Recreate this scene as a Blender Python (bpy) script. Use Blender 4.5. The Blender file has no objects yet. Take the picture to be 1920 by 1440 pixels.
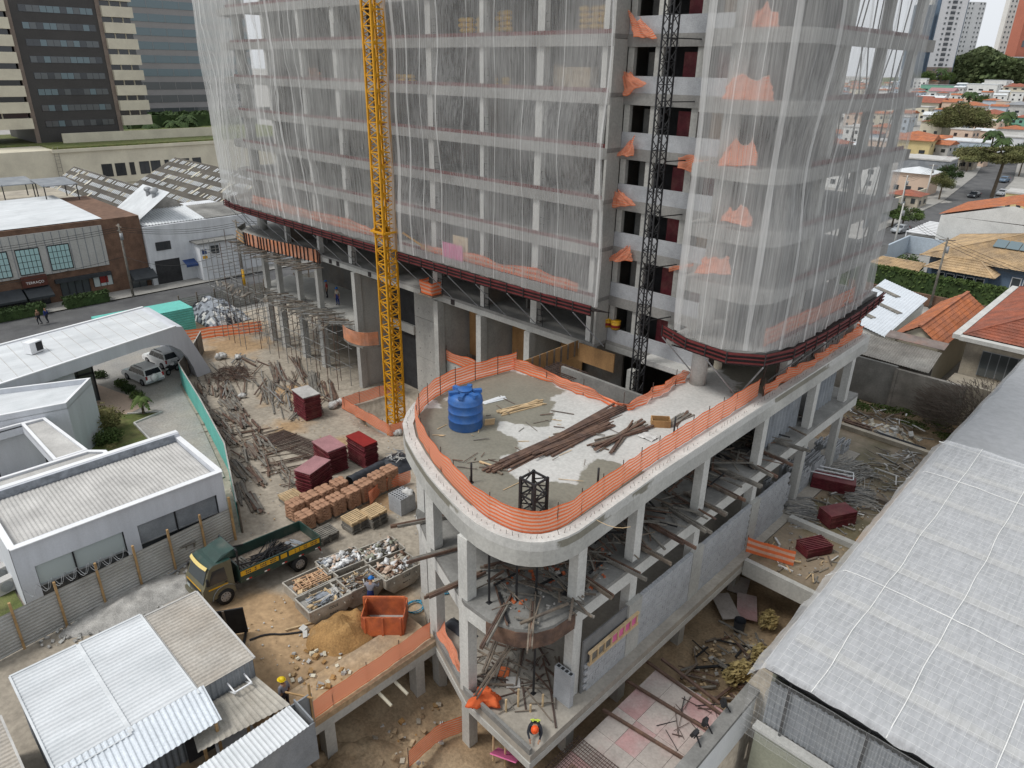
import bpy, bmesh, math, random
from mathutils import Vector, Matrix, noise
R=random.Random(7)
rad=math.radians
# ---------------------------------------------------------------- camera
# site frame: X runs along the tower front, Y runs back into the tower, Z up
FPX=1331.0; PITCH=rad(24.0); ROLL=rad(0.94); CAMZ=26.0
_d=(math.sin(rad(46)),-math.cos(rad(46)))         # tower front direction in the frame of the lens
_b=(-_d[1],_d[0])
_A=(-14.03,60.16)
def _site(x,y): return ((x-_A[0])*_d[0]+(y-_A[1])*_d[1],(x-_A[0])*_b[0]+(y-_A[1])*_b[1])
def _rot(v): return Vector((v[0]*_d[0]+v[1]*_d[1], v[0]*_b[0]+v[1]*_b[1], v[2]))
_f=(0,math.cos(PITCH),-math.sin(PITCH)); _u=(0,math.sin(PITCH),math.cos(PITCH)); _r=(1,0,0)
_c,_s=math.cos(ROLL),math.sin(ROLL)
RT=_rot([_c*a+_s*b for a,b in zip(_r,_u)]); UP=_rot([-_s*a+_c*b for a,b in zip(_r,_u)]); FW=_rot(_f)
CAM=Vector((*_site(0,0),CAMZ)); FLAT=_rot((0,1,0))
def ray(u,v): return FW+RT*((u-960)/FPX)-UP*((v-720)/FPX)
def at(u,v,z=0.0):
    d=ray(u,v); t=(z-CAMZ)/d.z; p=CAM+d*t; return Vector((p.x,p.y,z))
def onX(u,v,X): d=ray(u,v); return CAM+d*((X-CAM.x)/d.x)
def onY(u,v,Y): d=ray(u,v); return CAM+d*((Y-CAM.y)/d.y)
def gz(x,y):
    f=(x-CAM.x)*FLAT.x+(y-CAM.y)*FLAT.y
    return max(-1.2,min(1.1,1.1-.0676*(f-24)))
def gr(u,v):
    d=ray(u,v); fd=d.x*FLAT.x+d.y*FLAT.y
    t=(1.1+.0676*24-CAMZ)/(d.z+.0676*fd); f=fd*t
    z=1.1 if f<24 else (-1.2 if f>58 else 1.1-.0676*(f-24))
    return at(u,v,z)
def pix(p):
    q=Vector(p)-CAM; w=q.dot(FW); return (round(960+FPX*q.dot(RT)/w),round(720-FPX*q.dot(UP)/w))
scene=bpy.context.scene
col=scene.collection
cd=bpy.data.cameras.new('camera'); cam=bpy.data.objects.new('camera',cd); col.objects.link(cam)
cd.sensor_fit='HORIZONTAL'; cd.sensor_width=36.0; cd.lens=36.0*FPX/1920.0; cd.clip_start=.5; cd.clip_end=6000
cam.matrix_world=Matrix(((RT.x,UP.x,-FW.x,CAM.x),(RT.y,UP.y,-FW.y,CAM.y),(RT.z,UP.z,-FW.z,CAM.z),(0,0,0,1)))
scene.camera=cam
# ---------------------------------------------------------------- overcast daylight
w=bpy.data.worlds.new('World'); scene.world=w; w.use_nodes=True
nt=w.node_tree; nt.nodes.clear()
sky=nt.nodes.new('ShaderNodeTexSky'); sky.sky_type='NISHITA'; sky.sun_disc=False
SUN_EL,SUN_AZ=rad(58),rad(205)
sky.sun_elevation=SUN_EL; sky.sun_rotation=SUN_AZ; sky.altitude=760; sky.air_density=1.0; sky.dust_density=4.0; sky.ozone_density=1.0
bw=nt.nodes.new('ShaderNodeHueSaturation'); bw.inputs['Saturation'].default_value=.10
cl=nt.nodes.new('ShaderNodeMix'); cl.data_type='RGBA'; cl.inputs[0].default_value=.78    # cloud deck: even pale grey over the blue
cl.inputs[7].default_value=(8.1,8.5,9.0,1)
bg=nt.nodes.new('ShaderNodeBackground'); bg.inputs[1].default_value=.076
ou=nt.nodes.new('ShaderNodeOutputWorld')
nt.links.new(sky.outputs[0],bw.inputs['Color']); nt.links.new(bw.outputs[0],cl.inputs[6]); nt.links.new(cl.outputs[2],bg.inputs[0]); nt.links.new(bg.outputs[0],ou.inputs[0])
sl=bpy.data.lights.new('sun','SUN'); sl.energy=1.5; sl.angle=rad(16); sl.color=(1,.97,.92)
so=bpy.data.objects.new('sun',sl); col.objects.link(so)
sd=Vector((math.sin(SUN_AZ)*math.cos(SUN_EL),math.cos(SUN_AZ)*math.cos(SUN_EL),math.sin(SUN_EL)))
so.rotation_euler=sd.to_track_quat('Z','Y').to_euler(); so.location=(0,0,90)
vs=scene.view_settings; vs.view_transform='Standard'; vs.look='None'; vs.gamma=1; vs.exposure=0.58; vs.use_curve_mapping=False
scene.cycles.transparent_max_bounces=16; scene.cycles.max_bounces=6

# ---------------------------------------------------------------- materials
MATS={}
def M(name,c,rough=.85,var=.22,sc=1.2,c2=None,mix=.5,sharp=.25,bump=0.,bsc=12.,metal=0.,fine=.12,streak=None,spec=.3,sc2=None):
    """procedural material: base colour broken by two scales of world-space noise, optional second colour in patches"""
    if name in MATS: return MATS[name]
    m=bpy.data.materials.new(name); m.use_nodes=True; n=m.node_tree; L=n.links.new
    b=n.nodes['Principled BSDF']; b.inputs['Roughness'].default_value=rough; b.inputs['Metallic'].default_value=metal
    b.inputs['Specular IOR Level'].default_value=spec
    g=n.nodes.new('ShaderNodeNewGeometry'); pos=g.outputs['Position']
    if streak:
        mp=n.nodes.new('ShaderNodeMapping'); mp.inputs['Scale'].default_value=streak; L(pos,mp.inputs[0]); spos=mp.outputs[0]
    else: spos=pos
    def noi(s,det,p):
        t=n.nodes.new('ShaderNodeTexNoise'); t.inputs['Scale'].default_value=s; t.inputs['Detail'].default_value=det; t.inputs['Roughness'].default_value=.62; L(p,t.inputs['Vector']); return t.outputs[0]
    def ramp(src,lo,hi,a,bb):
        r=n.nodes.new('ShaderNodeMapRange'); r.inputs[1].default_value=lo; r.inputs[2].default_value=hi; r.inputs[3].default_value=a; r.inputs[4].default_value=bb; L(src,r.inputs[0]); return r.outputs[0]
    n1=noi(sc,5,spos); n2=noi(sc2 or sc*14,3,pos)
    f=n.nodes.new('ShaderNodeMath'); f.operation='MULTIPLY'
    L(ramp(n1,.3,.7,1-var,1+var),f.inputs[0]); L(ramp(n2,.3,.7,1-fine,1+fine),f.inputs[1])
    if c2:
        n3=noi(sc*.6,6,pos); mx=n.nodes.new('ShaderNodeMix'); mx.data_type='RGBA'
        L(ramp(n3,mix-sharp*.5,mix+sharp*.5,0,1),mx.inputs[0]); mx.inputs[6].default_value=(*c,1); mx.inputs[7].default_value=(*c2,1); base=mx.outputs[2]
    else:
        rg=n.nodes.new('ShaderNodeRGB'); rg.outputs[0].default_value=(*c,1); base=rg.outputs[0]
    hs=n.nodes.new('ShaderNodeVectorMath'); hs.operation='SCALE'; L(base,hs.inputs[0]); L(f.outputs[0],hs.inputs['Scale']); L(hs.outputs[0],b.inputs['Base Color'])
    if bump:
        bp=n.nodes.new('ShaderNodeBump'); bp.inputs['Strength'].default_value=bump; bp.inputs['Distance'].default_value=.05; L(noi(bsc,4,pos),bp.inputs['Height']); L(bp.outputs[0],b.inputs['Normal'])
    MATS[name]=m; return m
def netmat(name,c,alpha,var,scale,grid=None,trans=.5,low=0.):
    """fine woven mesh: part of the light passes, threads scatter the rest"""
    m=bpy.data.materials.new(name); m.use_nodes=True; n=m.node_tree; L=n.links.new
    n.nodes.remove(n.nodes['Principled BSDF']); out=n.nodes['Material Output']
    g=n.nodes.new('ShaderNodeNewGeometry'); mp=n.nodes.new('ShaderNodeMapping'); mp.inputs['Scale'].default_value=scale; L(g.outputs['Position'],mp.inputs[0])
    t=n.nodes.new('ShaderNodeTexNoise'); t.inputs['Scale'].default_value=1; t.inputs['Detail'].default_value=4; t.inputs['Roughness'].default_value=.65; L(mp.outputs[0],t.inputs['Vector'])
    r=n.nodes.new('ShaderNodeMapRange'); r.inputs[1].default_value=.32; r.inputs[2].default_value=.68; r.inputs[3].default_value=alpha-var; r.inputs[4].default_value=alpha+var; L(t.outputs[0],r.inputs[0])
    if low:
        t2=n.nodes.new('ShaderNodeTexNoise'); t2.inputs['Scale'].default_value=.22; t2.inputs['Detail'].default_value=4; L(g.outputs['Position'],t2.inputs['Vector']); r2=n.nodes.new('ShaderNodeMapRange'); r2.inputs[1].default_value=.3; r2.inputs[2].default_value=.7; r2.inputs[3].default_value=-low; r2.inputs[4].default_value=low; L(t2.outputs[0],r2.inputs[0]); ad=n.nodes.new('ShaderNodeMath'); ad.operation='ADD'; L(r.outputs[0],ad.inputs[0]); L(r2.outputs[0],ad.inputs[1]); r=ad
    d=n.nodes.new('ShaderNodeBsdfDiffuse'); d.inputs[0].default_value=(*c,1)
    tl=n.nodes.new('ShaderNodeBsdfTranslucent'); tl.inputs[0].default_value=(*c,1)
    a=n.nodes.new('ShaderNodeMixShader'); a.inputs[0].default_value=trans; L(d.outputs[0],a.inputs[1]); L(tl.outputs[0],a.inputs[2])
    tr=n.nodes.new('ShaderNodeBsdfTransparent'); mx=n.nodes.new('ShaderNodeMixShader')
    L(r.outputs[0],mx.inputs[0]); L(tr.outputs[0],mx.inputs[1]); L(a.outputs[0],mx.inputs[2]); L(mx.outputs[0],out.inputs[0])
    MATS[name]=m; return m
def glass(name,c,rough=.08):
    m=bpy.data.materials.new(name); m.use_nodes=True; b=m.node_tree.nodes['Principled BSDF']
    b.inputs['Base Color'].default_value=(*c,1); b.inputs['Roughness'].default_value=rough; b.inputs['Specular IOR Level'].default_value=.8
    MATS[name]=m; return m

M('concrete',(.40,.395,.37),var=.16,sc=.5,c2=(.30,.30,.285),mix=.62,sharp=.3,bump=.15,bsc=9,streak=(1,1,.35))
M('concrete_pale',(.50,.495,.47),var=.12,sc=.7,bump=.1,c2=(.40,.40,.38),mix=.6,streak=(1,1,.3))
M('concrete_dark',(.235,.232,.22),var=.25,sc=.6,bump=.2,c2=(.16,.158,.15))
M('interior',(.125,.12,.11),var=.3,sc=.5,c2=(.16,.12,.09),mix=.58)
M('void_shade',(.035,.035,.037),var=.3)  # near-black colour that stands in for shade inside openings and hollows
M('block',(.36,.37,.385),var=.14,sc=1.5,bump=.2,fine=.16)
M('mortar',(.17,.17,.17),var=.2)
M('soil',(.36,.25,.145),var=.25,sc=.35,c2=(.40,.33,.25),mix=.55,sharp=.35,bump=.5,bsc=3,fine=.25)
M('yard',(.335,.295,.24),var=.22,sc=.22,c2=(.36,.245,.14),mix=.5,sharp=.2,bump=.35,bsc=4,fine=.22)
M('mud',(.25,.175,.105),var=.3,sc=.5,c2=(.32,.245,.16),bump=.6,bsc=3,fine=.25)
M('ochre',(.31,.18,.07),var=.25,sc=.8,c2=(.35,.25,.14),mix=.6,bump=.7,bsc=5,fine=.25)
M('rubble',(.36,.35,.33),var=.3,sc=1.5,bump=.6,bsc=6,fine=.3)
M('asphalt',(.085,.085,.088),var=.2,sc=.5,fine=.15,c2=(.11,.11,.11))
M('pavement',(.30,.29,.27),var=.18,sc=.6,fine=.15)
M('paver',(.33,.305,.27),var=.12,sc=.5,fine=.2,c2=(.29,.28,.265))
M('road_paint',(.7,.7,.68),var=.15,sc=3)
M('grass',(.085,.115,.03),var=.35,sc=1.5,c2=(.13,.13,.05),fine=.3,bump=.5,bsc=20)
M('wood_old',(.19,.155,.12),var=.35,sc=2.5,c2=(.12,.10,.085),fine=.2)
M('wood_gray',(.205,.19,.165),var=.35,sc=2.,c2=(.15,.14,.125),fine=.2)
M('wood_new',(.50,.37,.22),var=.25,sc=3,fine=.15)
M('wood_pink',(.52,.33,.20),var=.25,sc=3)
M('plywood',(.36,.21,.09),var=.25,sc=1,c2=(.27,.155,.07),streak=(1,1,.3))
M('rust_beam',(.14,.085,.06),var=.35,sc=2.5,c2=(.09,.06,.05))
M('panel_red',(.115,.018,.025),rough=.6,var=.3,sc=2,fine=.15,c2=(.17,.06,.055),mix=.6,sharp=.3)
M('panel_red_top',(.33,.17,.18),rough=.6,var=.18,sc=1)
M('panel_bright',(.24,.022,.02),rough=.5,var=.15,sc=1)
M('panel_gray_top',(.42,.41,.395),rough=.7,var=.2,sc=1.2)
M('tray_red',(.11,.02,.02),rough=.6,var=.3,sc=2)
M('tray_dark',(.03,.024,.024),rough=.8,var=.4,sc=2)
M('orange_steel',(.52,.135,.045),rough=.55,var=.25,sc=2,c2=(.36,.10,.05))
M('crane_yellow',(.56,.27,.012),rough=.5,var=.14,sc=1.5)
M('black_steel',(.022,.022,.024),rough=.5,var=.3,sc=3)
M('gray_steel',(.30,.31,.32),rough=.5,var=.2,metal=.3)
M('rebar',(.075,.05,.042),rough=.8,var=.4,sc=4)
M('white_paint',(.72,.73,.745),rough=.7,var=.07,sc=.7,fine=.04)
M('white_wall',(.60,.615,.635),rough=.75,var=.14,sc=.9,streak=(1,1,.14),fine=.06,c2=(.52,.535,.56),mix=.6)
M('wall_blue_gray',(.56,.58,.62),rough=.7,var=.10,sc=1.1,fine=.05,streak=(1,1,.12))
M('roof_gray',(.47,.46,.44),rough=.75,var=.15,sc=.8,fine=.1,c2=(.41,.40,.385))
M('roof_white',(.58,.60,.615),rough=.55,var=.12,sc=.8,fine=.06,c2=(.50,.525,.54),mix=.6,streak=(1,.25,1))
M('roof_beige',(.43,.405,.365),rough=.75,var=.16,sc=.7,fine=.15,c2=(.36,.325,.28))
M('roof_new',(.62,.66,.70),rough=.4,var=.07,sc=.8,metal=.25)
M('fibro',(.30,.275,.235),rough=.9,var=.25,sc=.8,c2=(.36,.34,.30))
M('wall_metal',(.20,.215,.235),rough=.6,var=.15,sc=1,c2=(.25,.265,.28))
M('fence_metal',(.42,.42,.40),rough=.6,var=.14,sc=.9,c2=(.34,.335,.31),fine=.1)
M('post_wood',(.36,.23,.11),var=.3,sc=3)
M('teal',(.13,.47,.41),rough=.6,var=.12,sc=.6)
M('tank_blue',(.022,.105,.33),rough=.45,var=.12,sc=2,spec=.4,c2=(.07,.15,.33),mix=.62,sharp=.3)
M('plastic_blue',(.03,.30,.48),rough=.5)
M('tarp_black',(.045,.05,.06),rough=.5,var=.3,sc=2,bump=.4,bsc=4)
M('tarp_gray',(.22,.24,.27),rough=.5,var=.4,sc=2,bump=.4,bsc=4)
M('bag_white',(.49,.485,.47),rough=.6,var=.3,sc=3,bump=.4,bsc=6)
M('bag_brown',(.36,.205,.13),rough=.85,var=.22,sc=3,bump=.3,bsc=8)
M('bag_yellow',(.55,.32,.03),rough=.6,var=.25,sc=4)
M('terracotta',(.40,.135,.055),var=.28,sc=.9,c2=(.30,.12,.07),fine=.25)
M('terra_red',(.30,.095,.055),var=.25,sc=.9,c2=(.22,.09,.065),fine=.25)
M('tile_tan',(.44,.31,.175),var=.25,sc=.9,c2=(.30,.22,.14),fine=.25)
M('brickwall',(.17,.10,.068),var=.25,sc=1.2,c2=(.13,.078,.055),fine=.25)
M('cladding',(.42,.415,.395),var=.06,sc=.5,rough=.6)
M('stucco_cream',(.58,.54,.43),var=.08,sc=.4,fine=.05,c2=(.52,.48,.385))
M('stucco_old',(.42,.375,.30),var=.2,sc=.6,c2=(.30,.27,.225))
M('stucco_peach',(.55,.42,.33),var=.08,sc=.5)
M('stucco_yellow',(.56,.46,.24),var=.08,sc=.5)
M('house_white',(.62,.62,.60),var=.1,sc=.6)
M('house_blue',(.12,.17,.235),var=.12,sc=.6)
M('wall_oldgray',(.30,.285,.26),var=.3,sc=.5,c2=(.20,.185,.165),bump=.3)
M('tower_dark',(.052,.049,.047),rough=.55,var=.12,sc=.3)
M('tower_band',(.26,.25,.25),rough=.6,var=.06,sc=.3)
M('awning_dark',(.035,.04,.045),rough=.7,var=.2)
M('awning_pink',(.34,.075,.13),rough=.7,var=.2)
M('awning_blue',(.03,.06,.17),rough=.6,var=.2)
M('sign_brown',(.10,.035,.025),rough=.6,var=.2)
M('text_white',(.75,.74,.72),rough=.6,var=.05)
M('text_dark',(.06,.055,.05),rough=.8,var=.3,sc=5)
M('rubber',(.02,.02,.021),rough=.8,var=.2)
M('rim',(.33,.33,.34),rough=.45,metal=.5)
M('truck_green',(.014,.042,.034),rough=.4,var=.25,spec=.5,sc=1.5,c2=(.09,.085,.07),mix=.66,sharp=.3)
M('truck_khaki',(.12,.11,.07),rough=.4,var=.15,spec=.5)
M('truck_yellow',(.60,.33,.02),rough=.5,var=.12)
M('visor',(.66,.52,.20),rough=.5,var=.08)
M('car_white',(.88,.88,.88),rough=.25,var=.03,spec=.6)
M('car_dark',(.03,.033,.04),rough=.25,var=.1,spec=.6)
M('car_silver',(.36,.38,.40),rough=.3,var=.05,spec=.6)
M('red_light',(.4,.02,.02),rough=.3)
M('skip_paint',(.34,.305,.255),var=.3,sc=1.2,c2=(.22,.165,.12),mix=.62,sharp=.2)
M('steel_rod',(.20,.20,.195),rough=.6,var=.3,sc=3)
M('pink_film',(.60,.14,.30),rough=.7,var=.2,sc=.8)
M('deck_ply',(.35,.315,.29),var=.2,sc=.6,c2=(.38,.28,.265),mix=.62,sharp=.2)
M('skin',(.30,.17,.11),rough=.7,var=.05)
M('cloth_blue',(.022,.035,.14),rough=.9,var=.2)
M('cloth_gray',(.20,.20,.23),rough=.9,var=.2)
M('cloth_dark',(.025,.027,.035),rough=.9,var=.2)
M('helmet_blue',(.02,.16,.48),rough=.4,var=.03)
M('helmet_yellow',(.65,.46,.01),rough=.4,var=.03)
M('helmet_orange',(.75,.10,.02),rough=.4,var=.03)
M('vest',(.55,.68,.10),rough=.7,var=.1)
M('leaf_a',(.055,.09,.025),var=.5,sc=.7,c2=(.075,.11,.03),fine=.3)
M('leaf_b',(.03,.055,.018),var=.5,sc=.5,c2=(.05,.08,.025),fine=.3)
M('leaf_c',(.12,.13,.045),var=.45,sc=1.5,c2=(.19,.165,.07),fine=.3)
M('bark',(.12,.095,.07),var=.3,sc=3)
M('twig',(.16,.135,.115),var=.25,sc=2)
M('far_tower',(.60,.60,.61),var=.03,sc=.1)
M('far_cream',(.62,.61,.58),var=.03,sc=.1)
M('far_brown',(.20,.16,.135),var=.1,sc=.3)
M('far_red',(.42,.15,.10),var=.06,sc=.1)
M('far_blue',(.10,.14,.19),var=.1,sc=.2)
M('olive',(.27,.275,.215),var=.08,sc=.5)
M('wire',(.02,.02,.02),rough=.7,var=.1)
M('seam',(.80,.80,.79),rough=.8,var=.08,sc=.5)
M('rope',(.75,.75,.73),rough=.8,var=.1)
M('wall_paleblue',(.40,.46,.52),var=.08,sc=.4)
M('house_green',(.16,.33,.25),var=.1,sc=.4)
M('leaf_c2',(.09,.105,.035),var=.5,sc=.3,c2=(.14,.135,.055),fine=.3)
M('leaf_far',(.07,.10,.04),var=.45,sc=.06,c2=(.125,.15,.065),fine=.3,sc2=.5)
M('cord_gray',(.42,.42,.41),var=.1)
M('tube_gray',(.29,.275,.25),rough=.7,var=.3,sc=3)
M('orange_board',(.50,.20,.10),rough=.7,var=.25,sc=1.5,c2=(.42,.22,.15))
M('concrete_mid',(.27,.265,.25),var=.18,sc=.6,c2=(.21,.205,.195),streak=(1,1,.4))
M('bag_bright',(.66,.66,.66),rough=.6,var=.3,sc=3,bump=.4,bsc=6)
M('strip_dull',(.33,.325,.30),var=.1)
M('skip_rim',(.40,.375,.33),var=.25,sc=2)
M('deck_pink',(.38,.235,.23),var=.2,sc=.7,c2=(.42,.36,.34),mix=.55)
M('slab_wet',(.24,.19,.135),var=.25,sc=.4,c2=(.13,.11,.06),mix=.5,sharp=.15,rough=.6)
M('roof_slate',(.24,.25,.265),var=.15,sc=.6,rough=.6,c2=(.20,.21,.22))
M('roof_rust',(.20,.165,.15),var=.3,sc=.8,c2=(.26,.12,.08),mix=.6)
M('leaf_straw',(.34,.27,.12),var=.3,sc=2)
M('leaf_weed',(.07,.10,.025),var=.4,sc=2)
netmat('net_eave',(.8,.8,.8),.12,.05,(2,2,2))
netmat('net_gray',(.76,.77,.785),.60,.08,(2,2,2))
M('roof_slab_mat',(.46,.455,.435),var=.10,sc=.5,c2=(.20,.19,.155),mix=.535,sharp=.018,fine=.12)
def wet_patches(mat,spots,z=10.25,lo=1.68,hi=1.74,sc=.55,gloss=True):
    """damp stains: the second colour fills ragged patches round the given spots"""
    n=mat.node_tree; L=n.links.new; mx=[k for k in n.nodes if k.bl_idname=='ShaderNodeMix'][0]
    for l in list(mx.inputs[0].links): n.links.remove(l)
    g=[k for k in n.nodes if k.bl_idname=='ShaderNodeNewGeometry'][0]; cur=None
    for x,y,r in spots:
        d=n.nodes.new('ShaderNodeVectorMath'); d.operation='DISTANCE'; d.inputs[1].default_value=(x,y,z); L(g.outputs['Position'],d.inputs[0]); q=n.nodes.new('ShaderNodeMath'); q.operation='DIVIDE'; q.inputs[1].default_value=r; L(d.outputs['Value'],q.inputs[0])
        if cur is None: cur=q.outputs[0]
        else: mi=n.nodes.new('ShaderNodeMath'); mi.operation='MINIMUM'; L(cur,mi.inputs[0]); L(q.outputs[0],mi.inputs[1]); cur=mi.outputs[0]
    t=n.nodes.new('ShaderNodeTexNoise'); t.inputs['Scale'].default_value=sc; t.inputs['Detail'].default_value=6; L(g.outputs['Position'],t.inputs['Vector'])
    a=n.nodes.new('ShaderNodeMath'); a.operation='MULTIPLY_ADD'; a.inputs[1].default_value=1.6; L(t.outputs[0],a.inputs[0]); L(cur,a.inputs[2])
    r_=n.nodes.new('ShaderNodeMapRange'); r_.inputs[1].default_value=lo; r_.inputs[2].default_value=hi; r_.inputs[3].default_value=1; r_.inputs[4].default_value=0; L(a.outputs[0],r_.inputs[0]); L(r_.outputs[0],mx.inputs[0])
    if not gloss: return
    bs=n.nodes['Principled BSDF']; rr=n.nodes.new('ShaderNodeMapRange'); rr.inputs[3].default_value=.85; rr.inputs[4].default_value=.5; L(r_.outputs[0],rr.inputs[0]); L(rr.outputs[0],bs.inputs['Roughness'])
wet_patches(MATS['yard'],[(27.5,-21,5.5),(23.5,-23,3.),(30,-24,5),(18.5,-12,2.2),(-3,-5.5,3.5),(-18,-4,5),(-24,-2,5),(3,-9,2.5),(9,-7.5,2),(36,24,6),(40,27,5)],.6,1.35,1.85,.5,False)
wet_patches(MATS['roof_slab_mat'],[(27.8,-9.6,3.6),(29.5,-14.6,3.4),(32.6,-16.6,2.6),(36.9,-15.4,2.2),(37.2,-12.2,1.7),(36.5,5,4.5)])
M('slab_dusty',(.345,.315,.27),var=.18,sc=.4,c2=(.28,.26,.23),bump=.15)
netmat('orange_mesh',(.88,.21,.08),.96,.04,(9,9,9),trans=.4)
netmat('orange_pale',(.90,.52,.38),.76,.08,(9,9,9),trans=.4)
netmat('net_white',(.72,.72,.71),.35,.14,(14,14,.06),low=.12)
netmat('net_side',(.74,.74,.73),.43,.14,(11,11,.06),low=.12)
netmat('net_left',(.74,.74,.72),.41,.15,(10,10,.06),low=.14)
netmat('net_roof',(.84,.85,.87),.52,.10,(5,1.2,3),trans=.35)
netmat('net_black',(.06,.06,.06),.34,.10,(6,6,6),trans=.2)
netmat('net_dark',(.30,.29,.28),.42,.12,(3,3,3),trans=.3)
glass('glass_dark',(.022,.027,.033)); glass('glass_blue',(.10,.15,.17)); glass('glass_sky',(.36,.52,.53),.2); glass('glass_frost',(.42,.475,.475),.4); glass('glass_mid',(.07,.08,.085),.1)

# ---------------------------------------------------------------- mesh helpers
class MB:
    def __init__(s): s.v=[]; s.f=[]; s.m=[]
    def face(s,pts,mi=0):
        i=len(s.v); s.v.extend([tuple(p) for p in pts]); s.f.append(tuple(range(i,i+len(pts)))); s.m.append(mi)
    def hexa(s,p,mi=0):
        i=len(s.v); s.v.extend([tuple(q) for q in p])
        for a in ((3,2,1,0),(4,5,6,7),(0,1,5,4),(1,2,6,5),(2,3,7,6),(3,0,4,7)): s.f.append(tuple(i+k for k in a)); s.m.append(mi)
    def box(s,x0,x1,y0,y1,z0,z1,mi=0):
        s.hexa([(x0,y0,z0),(x1,y0,z0),(x1,y1,z0),(x0,y1,z0),(x0,y0,z1),(x1,y0,z1),(x1,y1,z1),(x0,y1,z1)],mi)
    def obox(s,c,sx,sy,sz,rz=0.,mi=0,tilt=None):
        m=Matrix.Rotation(rz,3,'Z')
        if tilt: m=m@Matrix.Rotation(tilt[0],3,'X')@Matrix.Rotation(tilt[1],3,'Y')
        c=Vector(c); s.hexa([c+m@Vector((a*sx/2,b*sy/2,e*sz/2)) for e in (-1,1) for a,b in ((-1,-1),(1,-1),(1,1),(-1,1))],mi)
    def bar(s,a,b,w,h=None,mi=0):
        a=Vector(a); b=Vector(b); h=h or w; d=(b-a)
        if d.length<1e-5: return
        d.normalize(); up=Vector((0,0,1)) if abs(d.z)<.95 else Vector((1,0,0))
        x=d.cross(up).normalized()*(w/2); y=x.cross(d).normalized()*(h/2)
        s.hexa([a-x-y,a+x-y,a+x+y,a-x+y,b-x-y,b+x-y,b+x+y,b-x+y],mi)
    def tube(s,a,b,r,r2=None,n=8,mi=0,caps=True):
        a=Vector(a); b=Vector(b); r2=r if r2 is None else r2; d=(b-a)
        if d.length<1e-6: return
        d.normalize(); up=Vector((0,0,1)) if abs(d.z)<.95 else Vector((1,0,0)); x=d.cross(up).normalized(); y=x.cross(d)
        i=len(s.v)
        for p,q in ((a,r),(b,r2)):
            for k in range(n): t=2*math.pi*k/n; s.v.append(tuple(p+(x*math.cos(t)+y*math.sin(t))*q))
        for k in range(n): s.f.append((i+k,i+(k+1)%n,i+n+(k+1)%n,i+n+k)); s.m.append(mi)
        if caps: s.f.append(tuple(i+k for k in range(n))[::-1]); s.m.append(mi); s.f.append(tuple(i+n+k for k in range(n))); s.m.append(mi)
    def path(s,pts,r,n=5,mi=0):
        for a,b in zip(pts,pts[1:]): s.tube(a,b,r,n=n,mi=mi)
    def prism(s,poly,z0,z1,mi=0):
        n=len(poly); i=len(s.v); s.v.extend([(p[0],p[1],z0) for p in poly]); s.v.extend([(p[0],p[1],z1) for p in poly])
        s.f.append(tuple(range(i+n-1,i-1,-1))); s.m.append(mi); s.f.append(tuple(range(i+n,i+2*n))); s.m.append(mi)
        for k in range(n): s.f.append((i+k,i+(k+1)%n,i+n+(k+1)%n,i+n+k)); s.m.append(mi)
    def grid(s,nu,nv,fn,mi=0,mfn=None):
        i=len(s.v)
        for a in range(nu+1):
            for b in range(nv+1): s.v.append(tuple(fn(a/nu,b/nv)))
        for a in range(nu):
            for b in range(nv):
                k=i+a*(nv+1)+b; s.f.append((k,k+nv+1,k+nv+2,k+1)); s.m.append(mfn(a,b) if mfn else mi)
    def ball(s,c,rx,ry,rz,mi=0,n=6,j=0.,rnd=None):
        rnd=rnd or R; i=len(s.v); c=Vector(c); rows=max(3,n//2+1)
        for a in range(rows+1):
            ph=math.pi*a/rows
            for k in range(n):
                t=2*math.pi*k/n; q=1+(rnd.uniform(-j,j) if 0<a<rows else 0)
                s.v.append((c.x+rx*q*math.sin(ph)*math.cos(t),c.y+ry*q*math.sin(ph)*math.sin(t),c.z+rz*q*math.cos(ph)))
        for a in range(rows):
            for k in range(n): s.f.append((i+a*n+k,i+a*n+(k+1)%n,i+(a+1)*n+(k+1)%n,i+(a+1)*n+k)[::-1]); s.m.append(mi)
    def mesh(s,name,mats,smooth=False):
        me=bpy.data.meshes.new(name); me.from_pydata(s.v,[],s.f)
        for k in (mats if isinstance(mats,(list,tuple)) else [mats]): me.materials.append(MATS[k])
        if isinstance(mats,(list,tuple)) and len(mats)>1: me.polygons.foreach_set('material_index',s.m)
        if smooth: me.polygons.foreach_set('use_smooth',[True]*len(me.polygons))
        me.update(); return me
    def build(s,name,mats,parent=None,smooth=False):
        return link(name,s.mesh(name,mats,smooth),parent)
def link(name,me,parent=None,loc=None,rz=None):
    o=bpy.data.objects.new(name,me); col.objects.link(o)
    if parent: o.parent=parent
    if loc is not None: o.location=loc
    if rz is not None: o.rotation_euler=(0,0,rz)
    return o
def tag(o,label=None,cat=None,group=None,kind=None):
    if label: o['label']=label
    if cat: o['category']=cat
    if group: o['group']=group
    if kind: o['kind']=kind
    return o
def thing(name,label,cat,loc=(0,0,0),rz=0.,group=None):
    o=bpy.data.objects.new(name,None); col.objects.link(o); o.location=loc; o.rotation_euler=(0,0,rz); o.empty_display_size=.3
    return tag(o,label,cat,group)
def ctree(root,loc=None,rz=None,label=None,group=None):
    """copy of a thing with copies of its parts and their pieces"""
    r=root.copy(); col.objects.link(r)
    if loc is not None: r.location=loc
    if rz is not None: r.rotation_euler=(0,0,rz)
    if label: r['label']=label
    if group: r['group']=group
    for c in root.children:
        k=c.copy(); col.objects.link(k); k.parent=r; k.matrix_parent_inverse=c.matrix_parent_inverse
        for g in c.children:
            h=g.copy(); col.objects.link(h); h.parent=k
    return r
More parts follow.
